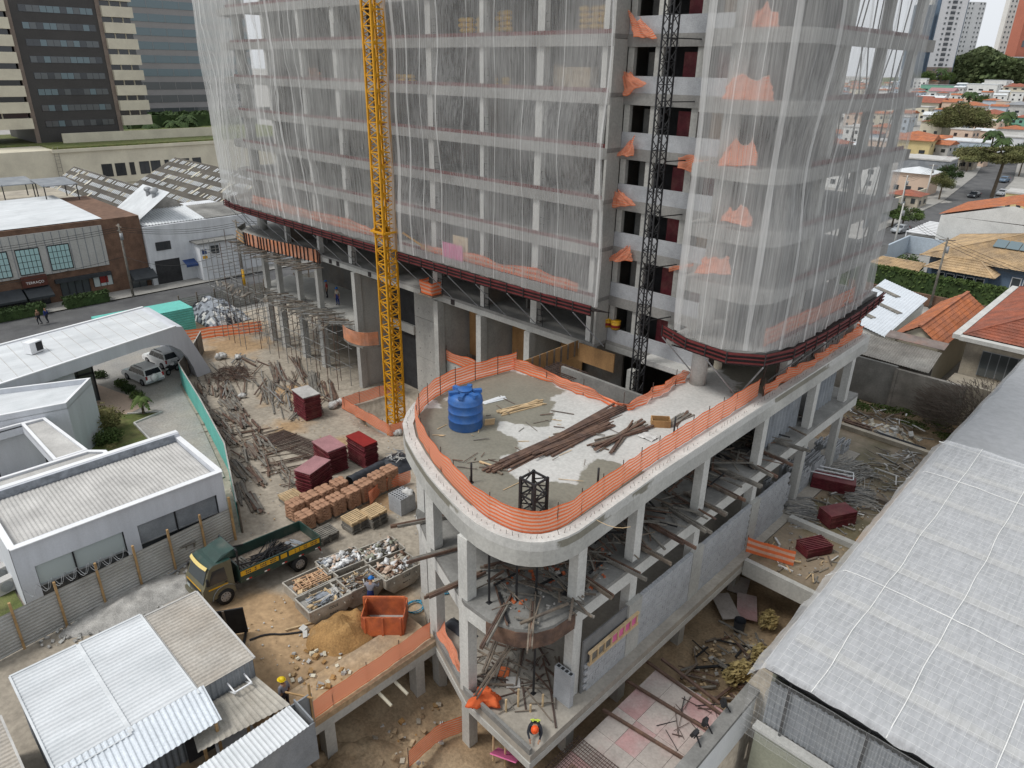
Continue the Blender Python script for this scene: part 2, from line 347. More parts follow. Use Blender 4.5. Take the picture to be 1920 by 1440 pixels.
def struct(name,mb,mats,parent=None,smooth=False):
    o=mb.build(name,mats,parent,smooth)
    if not parent: o['kind']='structure'
    return o
def inpoly(x,y,P):
    c=False; j=len(P)-1
    for i in range(len(P)):
        if (P[i][1]>y)!=(P[j][1]>y) and x<(P[j][0]-P[i][0])*(y-P[i][1])/(P[j][1]-P[i][1])+P[i][0]: c=not c
        j=i
    return c
def resample(pts,step):
    pts=[Vector(p) for p in pts]; out=[pts[0]]; 
    for a,b in zip(pts,pts[1:]):
        n=max(1,round((b-a).length/step)); out+= [a.lerp(b,k/n) for k in range(1,n+1)]
    return out
def smooth_path(pts,it=2):
    pts=[Vector(p) for p in pts]
    for _ in range(it):
        q=[pts[0]]
        for a,b in zip(pts,pts[1:]): q+=[a.lerp(b,.25),a.lerp(b,.75)]
        q.append(pts[-1]); pts=q
    return pts
def nz(x,y=0.,z=0.): return noise.noise(Vector((x,y,z)))
# ================================================================ ground
PIT=[(33.9,-60),(33.9,-25.0),(29.6,-25.0),(29.6,-16.4),(33,-16.4),(33,1.6),(43.2,1.6),(43.2,-60)]
CPIT=[(3.6,-3.9),(10.4,-4.2),(10.6,1.0),(4.0,1.6)]        # crane base pit
def gh(x,y):
    if inpoly(x,y,PIT): return -2.25+.35*nz(x*.35,y*.35)+.12*nz(x*1.3,y*1.3)+ (.9*max(0,(33.2-x)/3.6) if y<-17 and x<33.2 else 0)
    if 43.75<x<62 and -60<y<-9.0: return -3.2
    if inpoly(x,y,CPIT): return -2.6
    f=(x-CAM.x)*FLAT.x+(y-CAM.y)*FLAT.y
    if f>180: return -1.26+.033*(min(f,700)-180)
    n=.05*nz(x*.5,y*.5)+.025*nz(x*2.1,y*2.1) if -22<x<48 and -40<y<40 else 0
    return gz(x,y)+n-.06
def axis(lo,hi,step,extra,far):
    a=[lo+step*k for k in range(int((hi-lo)/step)+1)]+extra
    for f in far: a.append(f)
    return sorted(set(round(q,3) for q in a))
xs=axis(-24,49,.8,[33.88,33.92,29.58,29.62,33.02,32.98,43.18,43.22,43.72,43.78,3.55,10.5],[-1600,-1100,-700,-450,-300,-200,-140,-100,-80,-65,-52,-44,-38,-32,-28,55,62,72,85,100,130,180,260,400,650,1000,1600])
ys=axis(-40,38,.8,[-25.02,-24.98,-16.42,-16.38,1.58,1.62,-4.05,-8.98,-9.02],[-1600,-900,-500,-250,-140,-90,-65,-50,44,52,62,75,90,110,140,180,240,320,450,650,900,1300,2000,3000])
mb=MB()
V=[[ (x,y,gh(x,y)) for y in ys] for x in xs]
nY=len(ys); mb.v=[p for rrow in V for p in rrow]
for i in range(len(xs)-1):
    for j in range(nY-1):
        k=i*nY+j; cx=(xs[i]+xs[i+1])/2; cy=(ys[j]+ys[j+1])/2
        mi=0
        if inpoly(cx,cy,PIT): mi=1
        elif not(-30<cx<44 and -34<cy<36): mi=2
        elif cx>31 and cy>19.4: mi=1
        mb.f.append((k,k+nY,k+nY+1,k+1)); mb.m.append(mi)
struct('ground',mb,['yard','mud','pavement','soil'],smooth=True)
def sheet(name,poly,mat,dz,step=1.,kind='structure'):
    """flat covering laid on the sloping ground inside a polygon"""
    m=bmesh.new(); vs_=[m.verts.new((p[0],p[1],0)) for p in poly]; m.faces.new(vs_)
    x0=min(p[0] for p in poly); x1=max(p[0] for p in poly); y0=min(p[1] for p in poly); y1=max(p[1] for p in poly)
    for ax,lo,hi in ((0,x0,x1),(1,y0,y1)):
        n=int((hi-lo)/step)
        for k in range(1,n+1):
            co=Vector((0,0,0)); co[ax]=lo+k*step; no=Vector((0,0,0)); no[ax]=1
            bmesh.ops.bisect_plane(m,geom=m.verts[:]+m.edges[:]+m.faces[:],plane_co=co,plane_no=no)
    for v in m.verts: v.co.z=gz(v.co.x,v.co.y)+dz
    bmesh.ops.recalc_face_normals(m,faces=m.faces)
    me=bpy.data.meshes.new(name); m.to_mesh(me); m.free(); me.materials.append(MATS[mat])
    o=link(name,me)
    if kind: o['kind']=kind
    return o
# street on the left behind the neighbour's lot, and its pavements
sheet('road',[(-41.5,-80),(-33.5,-80),(-34.5,60),(-43,60)],'asphalt',.06,6)
sheet('pavement',[(-33.4,-80),(-29.5,-80),(-30.5,40),(-34.4,40)],'pavement',.18,6)
sheet('pavement',[(-46.2,-80),(-41.6,-80),(-43.1,60),(-46.4,60)],'pavement',.18,6)
# neighbour's paved forecourt and lawn
sheet('forecourt',[(-29,-30),(8,-30),(8.5,-17.0),(-2,-14.2),(-11.4,-12),(-14,-9),(-18,-7),(-29,-8)],'paver',.05,1.5)
sheet('lawn',[(-12.5,-21.5),(-7.6,-17.9),(-6.2,-15.7),(-5.4,-18.2),(-1.2,-18.5),(6,-21),(6,-26),(-6,-25)],'grass',.10,1.2)
sheet('paved_apron',[(-18,-17.6),(-9,-15.5),(-7.6,-17.8),(-11.2,-20.2)],'stucco_peach',.075,1.5)
k=MB()
for a,b in (((-6.2,-15.6),(-5.3,-18.1)),((-5.3,-18.1),(-1.1,-18.4)),((-7.7,-17.8),(-6.2,-15.6))):
    k.bar((a[0],a[1],gz(*a)+.1),(b[0],b[1],gz(*b)+.1),.12,.14)
struct('kerb',k,'concrete_pale')
# ================================================================ podium
PT=10.25
pod=thing('podium','grey concrete podium with rounded nose, flat roof slab and open storeys on slim columns','building',(34,-8,1.1))
def P(mb,name,mats,parent=pod,smooth=False):
    o=mb.build(name,mats,parent,smooth)
    o.matrix_parent_inverse=Matrix.Translation(-Vector(parent.location)) if parent.type=='EMPTY' else Matrix()
    return o
def put(o,parent):
    o.parent=parent; o.matrix_parent_inverse=Matrix.Translation(-Vector(parent.location)) if parent.type=='EMPTY' else Matrix(); return o
nose=[(25.4,-6.3),(24.8,-10.1),(25.1,-12.2),(25.9,-14.1),(27.5,-15.8),(30.8,-17.25),(33.3,-18.0),(35.2,-18.42),(36.6,-18.38),(37.6,-18.0),(38.25,-17.3),(38.55,-16.3),(38.5,-15.0)]
nose=[(p.x,p.y) for p in smooth_path([(a,b,0) for a,b in nose],1)]
RX=38.2
roofpoly=nose+[(RX+.1,-10),(RX,14.4),(30,14.4),(30,.2),(33.5,.2),(33.5,-6.0)]
m=MB(); m.prism(roofpoly,PT-.32,PT); P(m,'roof_slab','roof_slab_mat' if 'roof_slab_mat' in MATS else 'concrete_pale')
def ring(mb,pts,inn,z0,z1,closed=False):
    """beam that follows an outline; 'inn' is its thickness towards the inside"""
    pts=[Vector((p[0],p[1],0)) for p in pts]; n=len(pts); off=[]
    for i in range(n):
        a=pts[i-1] if (i>0 or closed) else None; b=pts[(i+1)%n] if (i<n-1 or closed) else None; d=Vector((0,0,0))
        if a is not None: d+=(pts[i]-a).normalized()
        if b is not None: d+=(b-pts[i]).normalized()
        d.normalize(); off.append(pts[i]+Vector((-d.y,d.x,0))*inn)
    for i in range(n if closed else n-1):
        j=(i+1)%n; a,b,c,e=pts[i],pts[j],off[j],off[i]
        mb.hexa([(q.x,q.y,z0) for q in (a,b,c,e)]+[(q.x,q.y,z1) for q in (a,b,c,e)])
edge=nose+[(RX+.1,-10),(RX,14.4)]
m=MB(); ring(m,edge,.42,PT-1.0,PT-.322); P(m,'edge_beam','concrete')
m=MB(); ring(m,[(q[0],q[1]) for q in edge],.5,PT+.001,PT+.10); P(m,'kerb','concrete_pale')
for y in (-11.3,-5.9,.2,6.8,12.3): m=MB(); m.box(26 if y<-6 else 33.6,37.7,y-.15,y+.15,PT-.9,PT-.325); P(m,'roof_beam','concrete')
# storey slab half way up
MZ=6.25
mezz=[(26.5,-13.4),(28.5,-15.9),(31.2,-17.2),(34.9,-18.5),(36.3,-18.5),(36.75,-18.35),(37.4,-18.1),(38.0,-17.6),(38.3,-16.9),(38.35,-16.2),(38.35,14.2),(34.2,14.2),(34.2,-11.5),(30,-11.5)]
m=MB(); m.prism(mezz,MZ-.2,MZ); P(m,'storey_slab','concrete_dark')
m=MB(); ring(m,[(31.2,-17.2),(34.9,-18.5),(36.2,-18.5)],.4,MZ-.85,MZ-.202); ring(m,[(38.35,-15.6),(38.35,14.2)],.4,MZ-.85,MZ-.202); ring(m,[(28.5,-15.9),(31.2,-17.2)],.4,MZ-.85,MZ-.202); P(m,'storey_beam','concrete_pale')
m=MB(); ring(m,[(36.2,-18.55),(36.75,-18.4),(37.4,-18.15),(38.0,-17.65),(38.32,-16.95),(38.4,-15.7)],.06,MZ-.9,MZ-.15); P(m,'formwork_face','rust_beam')
# ground-floor slab
gs=[(27,-14.2),(28.4,-15.8),(31.1,-17.2),(34.9,-18.5),(38.9,-18.7),(38.9,16),(26,16),(26,-8)]
m=MB(); m.prism(gs,.72,1.1); P(m,'ground_slab','concrete_dark' if False else 'slab_dusty' if 'slab_dusty' in MATS else 'concrete')
m=MB(); ring(m,[(31.1,-17.25),(34.9,-18.55),(38.92,-18.75),(38.92,16)],.35,.35,.718); P(m,'slab_edge_beam','concrete')
m=MB(); ring(m,[(31.1,-17.2),(34.9,-18.5),(38.85,-18.7)],.14,1.102,1.42); P(m,'upstand','concrete_dark')
colsR=[-15.2,-11.3,-5.9,.2,6.8,12.3]
for y in colsR:
    m=MB(); m.box(37.75,38.2,y-.27,y+.27,1.1,PT-1.0); P(m,'column','concrete_pale')
    m=MB(); m.box(37.7,38.15,y-.27,y+.27,-2.6,.35); P(m,'column','concrete')
for x,y in ((34.7,-18.15),(31.2,-16.95),(28.6,-15.4)):
    m=MB(); m.box(x-.27,x+.27,y-.25,y+.25,1.1 if x>29 else gz(x,y)-.1,PT-1.0); P(m,'column','concrete_pale')
    if x>30:
        m=MB(); m.box(x-.24,x+.24,y-.22,y+.28,-2.6,.35); P(m,'column','concrete')
for x in (29.5,33.9):
    for y in (-11.3,-5.9,.2,6.8,12.3):
        m=MB(); m.box(x-.25,x+.25,y-.25,y+.25,1.1,PT-.9); P(m,'column','concrete')
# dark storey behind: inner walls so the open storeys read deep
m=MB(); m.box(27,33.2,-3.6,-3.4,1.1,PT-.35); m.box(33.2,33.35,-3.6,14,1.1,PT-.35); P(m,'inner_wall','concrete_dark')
# concrete block wall along the right side, single blocks
bw=MB(); bw.box(38.26,38.34,-14.9,4.6,1.1,4.05); bwo=P(bw,'block_wall','mortar')
blk=MB(); blk.box(-.1,.1,-.19,.19,-.09,.09); bme=blk.mesh('block','block')
rest=MB(); cnt=0
rows=[]
for r_ in range(15):
    z=1.2+.2*r_
    for c in range(51):
        y=-15.2+.4*c+(.2 if r_%2 else 0)
        if y>4.5: continue
        if any(abs(y-q)<.44 for q in colsR): continue
        if -14.8<y<-11.0 and z>2.75: continue
        rows.append((y,z))
rows.sort(key=lambda q:q[0])
for y,z in rows:
    if cnt<300:
        o=link('block',bme,bwo,(38.32+R.uniform(-.006,.006),y,z)); cnt+=1
    else: rest.obox((38.32+R.uniform(-.006,.006),y,z),.2,.38,.18)
o=rest.build('block_courses','block',bwo); o['kind']='stuff'
# block return beside the corner column, dark patches painted for its shaded cells
m=MB(); m.box(37.6,38.5,-15.85,-15.6,1.1,2.9)
for k in range(4): m.box(37.66+k*.22,37.8+k*.22,-15.8,-15.65,2.9,2.903,1)
P(m,'wall_return',['block','void_shade'])
for y in colsR[1:4]:
    m=MB(); m.box(38.2,38.445,y-.5,y+.5,1.1,4.12); P(m,'pilaster','concrete')
# pink-faced lintel formwork over the wall
lf=thing('lintel_formwork','timber lintel formwork with pink panel face fixed on top of grey block wall','formwork',(38.6,-13,2.8))
m=MB(); m.box(38.44,38.48,-14.6,-13.0,2.72,3.35,1); m.box(38.44,38.48,-13.0,-11.2,2.72,3.35)
put(m.build('face_panel',['pink_film','wood_gray']),lf)
for z in (2.75,3.38):
    m=MB(); m.box(38.44,38.56,-14.7,-11.1,z-.05,z+.05); put(m.build('rail','wood_new'),lf)
for k in range(8):
    m=MB(); m.box(38.485,38.55,-14.6+k*.48,-14.53+k*.48,2.8,3.33); put(m.build('batten','wood_new'),lf)
m=MB(); m.box(38.15,38.2,-14.7,-11.1,2.9,3.4); put(m.build('back_panel','panel_bright'),lf)
# dark corrugated hoarding panels set between the far columns, upper storey
for a,b in ((1.0,6.4),(7.2,11.9)):
    m=MB(); n=int((b-a)/.12)
    m.grid(n,1,lambda u,v,a=a,b=b,n=n:(37.45+.05*(1 if round(u*n)%4<2 else -1),a+(b-a)*u,MZ+(PT-1.05-MZ)*v)); P(m,'infill_panel','wall_metal')
# ================================================================ tower
TL=[10.25,13.2,16.3,19.1,21.95,24.85,27.75,30.6,33.5]
tw=thing('tower','grey concrete tower under construction with open storeys wrapped in white netting','building',(8,6,-1.2))
def T(mb,name,mats,smooth=False): return put(mb.build(name,mats,None,smooth),tw)
BK=17.0
# front slab outline: straight front, rounded left end, recess for the hoist, rounded right block
left_end=[(-21.2,3.5),(-21.0,1.6),(-20.2,.5),(-18.6,.05)]
rb=[(33.2,-1.9),(36.6,-2.2),(37.5,-1.7),(37.95,-.6),(38.0,.8)]
rbl=[(p.x,p.y) for p in smooth_path([(a,b,0) for a,b in rb],1)]
def slab_poly(): return left_end+[(26.6,0.),(26.6,1.2),(33.2,1.2)]+rbl+[(38.0,14.5),(30,14.5),(30,BK),(-21.2,BK)]
for i,z in enumerate(TL):
    m=MB(); m.prism(slab_poly() if i else left_end+[(26.6,0.),(26.6,1.2),(29.98,1.2),(29.98,BK),(-21.2,BK)],z-.22,z)
    T(m,'slab','concrete_mid')
    m=MB(); ring(m,left_end+[(26.58,0.0)],.3,z-.60,z-.222); ring(m,[(26.6,1.2),(33.2 if i else 29.9,1.2)],.3,z-.62,z-.222)
    if i: ring(m,rbl+[(38.0,14.5)],.3,z-.60,z-.222)
    T(m,'edge_beam','concrete_mid' if i else 'concrete')
    if i<1: continue
    m=MB(); m.box(-17.5,26.4,.12,.16,z+.002,z+.22); m.box(37.7,37.74,1.2,14,z+.002,z+.22); T(m,'toe_board','tray_red')
frontcols=[-11.3,-5.5,-.4,5.3,11.0,16.2,21.2,25.9]
for i in range(len(TL)-1):
    z0,z1=TL[i],TL[i+1]-.6
    for x in frontcols:
        wd=.55 if x in(-.4,11.,21.2) else .36
        m=MB(); m.box(x-wd/2,x+wd/2,.18,.62,z0,z1+.0); T(m,'column','concrete_pale')
    m=MB(); m.tube((-18.6,1.6,z0),(-18.6,1.6,z1+.38),.5,n=14); T(m,'column','concrete_pale',True)
    m=MB(); m.tube((34.3,-.6,z0),(34.3,-.6,z1+.38),.45,n=14); T(m,'column','concrete_pale',True)
    for x,y in ((37.3,3.6),(37.3,8.4),(37.3,13.2)):
        m=MB(); m.box(x-.2,x+.2,y-.3,y+.3,z0,z1+.38); T(m,'column','concrete')
    # partitions and back of the open bays
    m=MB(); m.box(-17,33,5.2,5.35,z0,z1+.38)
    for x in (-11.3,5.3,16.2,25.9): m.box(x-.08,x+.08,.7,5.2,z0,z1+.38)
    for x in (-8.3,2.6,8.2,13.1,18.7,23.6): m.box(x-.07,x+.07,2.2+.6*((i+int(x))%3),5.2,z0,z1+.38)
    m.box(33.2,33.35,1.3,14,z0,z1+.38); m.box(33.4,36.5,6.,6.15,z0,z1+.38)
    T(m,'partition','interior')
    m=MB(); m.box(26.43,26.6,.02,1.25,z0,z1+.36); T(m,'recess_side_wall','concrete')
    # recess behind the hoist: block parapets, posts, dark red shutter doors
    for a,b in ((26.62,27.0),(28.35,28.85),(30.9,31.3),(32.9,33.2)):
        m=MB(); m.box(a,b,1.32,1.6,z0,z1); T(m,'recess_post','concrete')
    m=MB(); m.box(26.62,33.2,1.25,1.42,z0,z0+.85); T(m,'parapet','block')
    m=MB(); m.box(26.6,33.2,3.2,3.3,z0,z1); T(m,'recess_back','void_shade')  # near-black sheet paints the shade at the back of the recess
    for k,(a,b,c) in enumerate(((29.6,30.7,'panel_red'),(31.5,32.6,'panel_red' if i%2 else 'plywood'),(27.1,28.2,'concrete_dark'))):
        m=MB(); m.box(a,b,2.2+.2*k,2.25+.2*k,z0+.02,z1-.25); T(m,'shutter',c)
    # guard frames
    for x in (-11.0,-.1,11.4,16.5,21.6):
        m=MB()
        for zz in (.3,.7,1.1): m.bar((x,.14,z0+zz),(x+.5,.14,z0+zz),.03)
        for xx in (x,x+.5): m.bar((xx,.14,z0),(xx,.14,z0+1.15),.03)
        T(m,'guard_frame','black_steel')
    # metal shores along the right side
    m=MB()
    for k in range(12):
        y=1.8+k*1.05+R.uniform(-.2,.2); m.tube((37.0+R.uniform(-.4,.3),y,z0),(37.0+R.uniform(-.4,.3),y+R.uniform(-.2,.2),z1+.37),.035,n=5)
    T(m,'shore','gray_steel' if i%2 else 'rebar')
# back mass so the far side is closed
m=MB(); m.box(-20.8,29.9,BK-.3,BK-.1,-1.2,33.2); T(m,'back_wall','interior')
# lower storeys on the tower's front: tall piers, spandrels, storey slab on the left
for x in (.3,11.4,16.2,21.0):
    m=MB(); m.box(x-.25,x+.25,-.2,.45,-1.4,9.65); m.box(x-.12,x+.12,.45,5,-1.4,9.65); T(m,'pier','concrete')
for x,r_ in ((-13.9,.33),(-16.6,.33),(-6.3,.3),(-9.9,.3)):
    m=MB(); m.box(x-r_,x+r_,.0,.6,-1.4,4.1); T(m,'pier','concrete_pale')
    m=MB(); m.box(x-r_*.8,x+r_*.8,.1,.6,4.6,9.65); T(m,'pier','concrete')
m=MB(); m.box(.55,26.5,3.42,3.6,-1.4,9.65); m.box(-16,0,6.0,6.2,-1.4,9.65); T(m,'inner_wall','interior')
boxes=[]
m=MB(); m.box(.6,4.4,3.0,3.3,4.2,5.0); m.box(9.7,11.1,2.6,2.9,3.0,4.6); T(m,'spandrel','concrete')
m=MB(); m.box(.6,4.4,3.36,3.4,-1.4,9.6); m.box(9.7,11.1,3.36,3.4,-1.4,9.6); T(m,'opening','void_shade')  # solid near-black sheets stand in for the shade of deep openings
for k in range(2):
    for j in range(3):
        m=MB(); m.box(4.4+k*2.66,7.02+k*2.66,3.2+R.uniform(-.008,.008),3.4,-1.4+j*3.7,2.27+j*3.7 if j<2 else 9.65); T(m,'wall_pour','concrete')
        for q in range(4): m=MB(); m.tube((5.0+k*2.66+(q%2)*1.4,3.19,-.6+j*3.7+(q//2)*1.5),(5.0+k*2.66+(q%2)*1.4,3.23,-.6+j*3.7+(q//2)*1.5),.05,n=6); T(m,'tie_hole','tray_dark')
for a,b in ((11.65,15.95),(16.45,20.75),(21.25,25.9)):
    m=MB(); m.box(a,b,.6,.9,3.0,4.6); T(m,'spandrel','concrete')
    m=MB(); m.box(a+.2,a+2.2,2.9,2.98,4.6,8.6); T(m,'hoarding','plywood')
    m=MB(); m.box(a,b,2.6,2.7,-1.2,3.0); T(m,'opening','void_shade')  # solid near-black sheet painted as the shaded depth between piers
m=MB(); m.prism([(.05,.0),(.05,6),(-16,6),(-19.5,4.5),(-18.6,1.6),(-15.5,.0),(-9,-.25)][::-1],4.15,4.6); T(m,'storey_slab','concrete_dark' if 0 else 'concrete')
m=MB(); m.prism([(-4.8,-.02),(-4.8,1),(-21,2.4),(-21.3,.8),(-18.5,-1.2),(-15,-1.4),(-9,-.6)][::-1],9.6,10.2); T(m,'balcony_slab','concrete')
# louvre blocks on the first edge beam
for x in (-3.4,-2.2,2.6,13.2,):
    m=MB(); m.box(x-.2,x+.2,-.03,.0,9.72,10.12); T(m,'vent','tray_dark')
# goods stored on the open floors
def sackpile(label,u,v,lev,n,seed,mat='bag_yellow'):
    p=onY(u,v,1.6); z=TL[lev]; rs=random.Random(seed); t=thing('sack_pile',label,'sack pile',(p.x,1.6,z)); k=0
    m=MB(); m.ball((0,0,0),.42,.27,.17,0,10)
    me=m.mesh('sack',mat,True)
    for i in range(n):
        row=i//3; o=link('sack',me,t); o.location=(-.75+(i%3)*.75+rs.uniform(-.1,.1),rs.uniform(-.15,.15),.16+row*.30); o.rotation_euler=(0,0,rs.uniform(-.2,.2))
sackpile('tall pile of yellow sacks on an upper tower floor behind the middle net',938,50,6,15,1); sackpile('narrow pile of yellow sacks beside a column on an upper tower floor',884,55,6,12,2); sackpile('pile of yellow sacks near the recess on an upper tower floor',1115,50,6,15,3); sackpile('low spread of yellow sacks one floor below the tall pile',930,152,5,7,4)
sackpile('pile of orange sacks on a tower floor left of yellow mast',590,120,5,8,5,'orange_board'); sackpile('low row of yellow sacks on a lower tower floor behind the middle net',760,150,5,6,6)
p=onY(1080,150,1.6); m=MB(); m.box(p.x-1.4,p.x+1.2,1.4,2.2,TL[5],TL[5]+1.25); m.box(p.x-1.5,p.x-1.45,1.3,2.3,TL[5],TL[5]+1.4); tag(m.build('board_crate','wood_new'),'pale board crate on a tower floor behind the middle net','crate')
for k,u in enumerate((1132,1148)):
    p=onY(u,615,1.0); t=thing('paint_bucket','round yellow and red bucket on the recess ledge above the opening','bucket',(p.x,1.32,TL[0]+.86),0,'buckets on the recess ledge'); m=MB(); m.tube((0,0,0),(0,0,.5),.28,.32,16); m.build('pail','bag_yellow',t,True); m=MB(); m.tube((0,0,.14),(0,0,.3),.31,.315,16,caps=False); m.build('label_band','panel_bright',t,True); m=MB(); m.tube((0,0,.5),(0,0,.54),.33,.33,16); m.build('lid','truck_yellow',t,True)
# ================================================================ netting and catch platforms
def tray(name,label,pts,parent_loc):
    """inclined catch platform: dark boards on brackets with red rails"""
    t=thing(name,label,'catch platform',parent_loc)
    P0=[Vector(p) for p in pts]; n=len(P0); inn=[]
    for i in range(n):
        d=(P0[min(n-1,i+1)]-P0[max(0,i-1)]); d.z=0; d.normalize(); inn.append(P0[i]+Vector((-d.y,d.x,0))*1.9+Vector((0,0,-.55)))
    m=MB()
    for i in range(n-1): m.hexa([P0[i]+Vector((0,0,-.04)),P0[i+1]+Vector((0,0,-.04)),inn[i+1]+Vector((0,0,-.04)),inn[i]+Vector((0,0,-.04)),P0[i],P0[i+1],inn[i+1],inn[i]])
    put(m.build('deck_boards','tray_dark'),t)
    for dz,w_ in ((.20,.10),(-.02,.06),(-.24,.08)):
        m=MB()
        for i in range(n-1): m.bar(P0[i]+Vector((0,0,dz)),P0[i+1]+Vector((0,0,dz)),.07,w_)
        put(m.build('rail','tray_red'),t)
    m=MB()
    for i in range(n-1): 
        d=(P0[i+1]-P0[i]); d.normalize(); o=Vector((-d.y,d.x,0))*.07
        m.hexa([P0[i]+o+Vector((0,0,-.28)),P0[i+1]+o+Vector((0,0,-.28)),P0[i+1]+o*1.4+Vector((0,0,-.4)),P0[i]+o*1.4+Vector((0,0,-.4)),P0[i]+o+Vector((0,0,.25)),P0[i+1]+o+Vector((0,0,.25)),P0[i+1]+o*1.4+Vector((0,0,.25)),P0[i]+o*1.4+Vector((0,0,.25))])
    put(m.build('fascia_board','tray_dark'),t)
    rs=resample(P0,1.5)
    for i in range(0,len(rs)-1):
        d=(rs[i+1]-rs[i]).normalized(); o=Vector((-d.y,d.x,0))
        m=MB(); m.bar(rs[i]-o*.06+Vector((0,0,-.32)),rs[i]-o*.06+Vector((0,0,.28)),.05); put(m.build('clamp','tray_dark'),t)
        if i%2==0:
            m=MB(); m.bar(rs[i]+Vector((0,0,-.4)),rs[i]+o*2.0+Vector((d.x*.9,d.y*.9,-2.8)),.06); put(m.build('strut','gray_steel'),t)
    return t
TZ=13.1
tray('catch_platform','long dark catch platform with red rails along the tower front beside yellow mast',[(-21.6,.3,TZ),(-20.2,-1.4,TZ),(-17,-1.8,TZ),(-12,-1.9,TZ),(-4,-2.,TZ),(6.6,-2.,TZ)],(-8,0,TZ-.6))
tray('catch_platform','dark catch platform with red rails between yellow mast and hoist recess',[(9.4,-2.05,TZ),(18,-2.1,TZ),(24,-2.2,TZ+.1),(27.9,-2.3,TZ+.2)],(18,0,TZ-.6))
tray('catch_platform','dark catch platform with red rails wrapping the corner above podium roof',[(32.4,-1.6,TZ),(34.4,-2.5,TZ),(36.8,-2.7,TZ),(38.3,-1.7,TZ),(38.9,.2,TZ),(39.0,4,TZ),(38.9,9,TZ),(38.5,14.3,TZ)],(36,2,TZ-.6))
def net(name,label,base,zt,mat,out_top,folds,seed,parent_seams=(),flare=.35,nv=26,drift=0.):
    """hanging net: follows a plan line at the foot, drifts to another at the top, gathered in vertical folds"""
    pts=resample([Vector((p[0],p[1],0)) for p in base],.16); n=len(pts)-1
    nor=[]
    for i in range(n+1):
        d=pts[min(n,i+1)]-pts[max(0,i-1)]; d.normalize(); nor.append(Vector((d.y,-d.x,0)))
    L_=[0]
    for a,b in zip(pts,pts[1:]): L_.append(L_[-1]+(b-a).length)
    def fn(u,v):
        i=round(u*n); s=L_[i]; z=TZ+.35+(zt-TZ-.35)*v
        f=.16*nz(s*.55+seed,z*.05)+.10*nz(s*1.7+seed,z*.07,3.)+.07*nz(s*5+seed,z*.12,7.)
        sag=.55*math.sin(math.pi*min(1,v*1.0))*nz(s*.25+seed*2,z*.16)
        low=(1-min(1,v*9))*(.12*nz(s*3.,z*2.,seed))
        p=pts[i]+nor[i]*(f*folds+sag+low+out_top*v-flare*(1-min(1,v*6))**2*.0)
        return (p.x,p.y,z+ (.12*nz(s*1.4,seed) if v==0 else 0))
    m=MB(); m.grid(n,nv,fn); o=m.build(name,mat,None,True); tag(o,label,'net')
    for k,(ss,wd) in enumerate(parent_seams):
        i=min(range(n+1),key=lambda q:abs(L_[q]-ss)); m=MB()
        def fs(u,v):
            j=max(0,min(n,i-round(drift*(v**.7)*(1+.5*nz(ss*.7))/.16))); q=Vector(fn(j/n,v)); dd=Vector((-nor[j].y,nor[j].x,0))
            return q+nor[j]*.03+dd*(wd*(u-.5)*(1+.5*nz(v*3,ss)))
        m.grid(1,nv,fs); m.build('seam','net_seam',o,True)
    return o
netmat('net_seam',(.86,.86,.85),.55,.12,(8,8,.1))
seams=lambda a,b,st,sd:[(a+k*st+random.Random(sd+k).uniform(-.4,.4),random.Random(sd+k).choice((.05,.09,.16,.28))) for k in range(int((b-a)/st))]
net('safety_net','white debris net draped round the tower end left of yellow mast',[(-22.4,2.6),(-21.8,.4),(-20.5,-1.3),(-17,-1.75),(-12,-1.85),(-4,-1.9),(7.1,-1.7)],34.0,'net_left',.3,1.3,1.3,seams(1.2,27,1.2,11)+seams(1.9,27,2.3,51),drift=2.0)
net('safety_net','white debris net hanging between yellow mast and hoist recess',[(8.6,-1.95),(18,-2.0),(24,-2.1),(28.2,-2.1)],34.0,'net_white',.1,.55,5.1,[(.3,.5),(1.2,.3),(2.7,.14),(4.1,.1),(5.9,.12),(8.4,.05),(11.2,.06),(13.7,.05),(16.4,.06),(19.4,.09)])
net('safety_net','white debris net wrapped round the tower corner above podium roof',[(33.3,-2.0),(34.6,-2.45),(36.8,-2.6),(38.2,-1.6),(38.8,.2),(38.85,4),(38.6,9),(38.2,12.6)],34.0,'net_side',.08,.7,9.7,[(.15,.5),(2.0,.06),(3.3,.05),(4.4,.3),(6.3,.22),(8.3,.2),(9.6,.1),(11.2,.18),(12.6,.1),(14.0,.14),(15.4,.1),(17.,.12),(18.6,.2)])
# ================================================================ helpers for loose things
_uc={}
def ubox(mat):
    if mat not in _uc:
        m=MB(); m.box(-.5,.5,-.5,.5,-.5,.5); _uc[mat]=m.mesh('board',mat)
    return _uc[mat]
def urod(mat,n=6):
    k=('r',mat,n)
    if k not in _uc:
        m=MB(); m.tube((-.5,0,0),(.5,0,0),.5,n=n); _uc[k]=m.mesh('rod',mat,n>6)
    return _uc[k]
SN=Vector((.0676*FLAT.x,.0676*FLAT.y,1)).normalized()
def slope(x,y,rz):
    f=(x-CAM.x)*FLAT.x+(y-CAM.y)*FLAT.y
    m=Matrix.Rotation(rz,4,'Z')
    if 24<f<58: m=Vector((0,0,1)).rotation_difference(SN).to_matrix().to_4x4()@m
    return m.to_euler()
def ground_thing(name,label,cat,x,y,rz=0.,group=None,dz=0.):
    t=thing(name,label,cat,(x,y,gz(x,y)-.02+dz),0,group); t.rotation_euler=slope(x,y,rz); return t
def rect(p0,p1,p2,z):
    """three consecutive corners seen at height z -> centre, length, width, angle"""
    a,b,c=at(*p0,z),at(*p1,z),at(*p2,z); e=b-a; return (a+c)/2,e.length,(c-b).length,math.atan2(e.y,e.x)
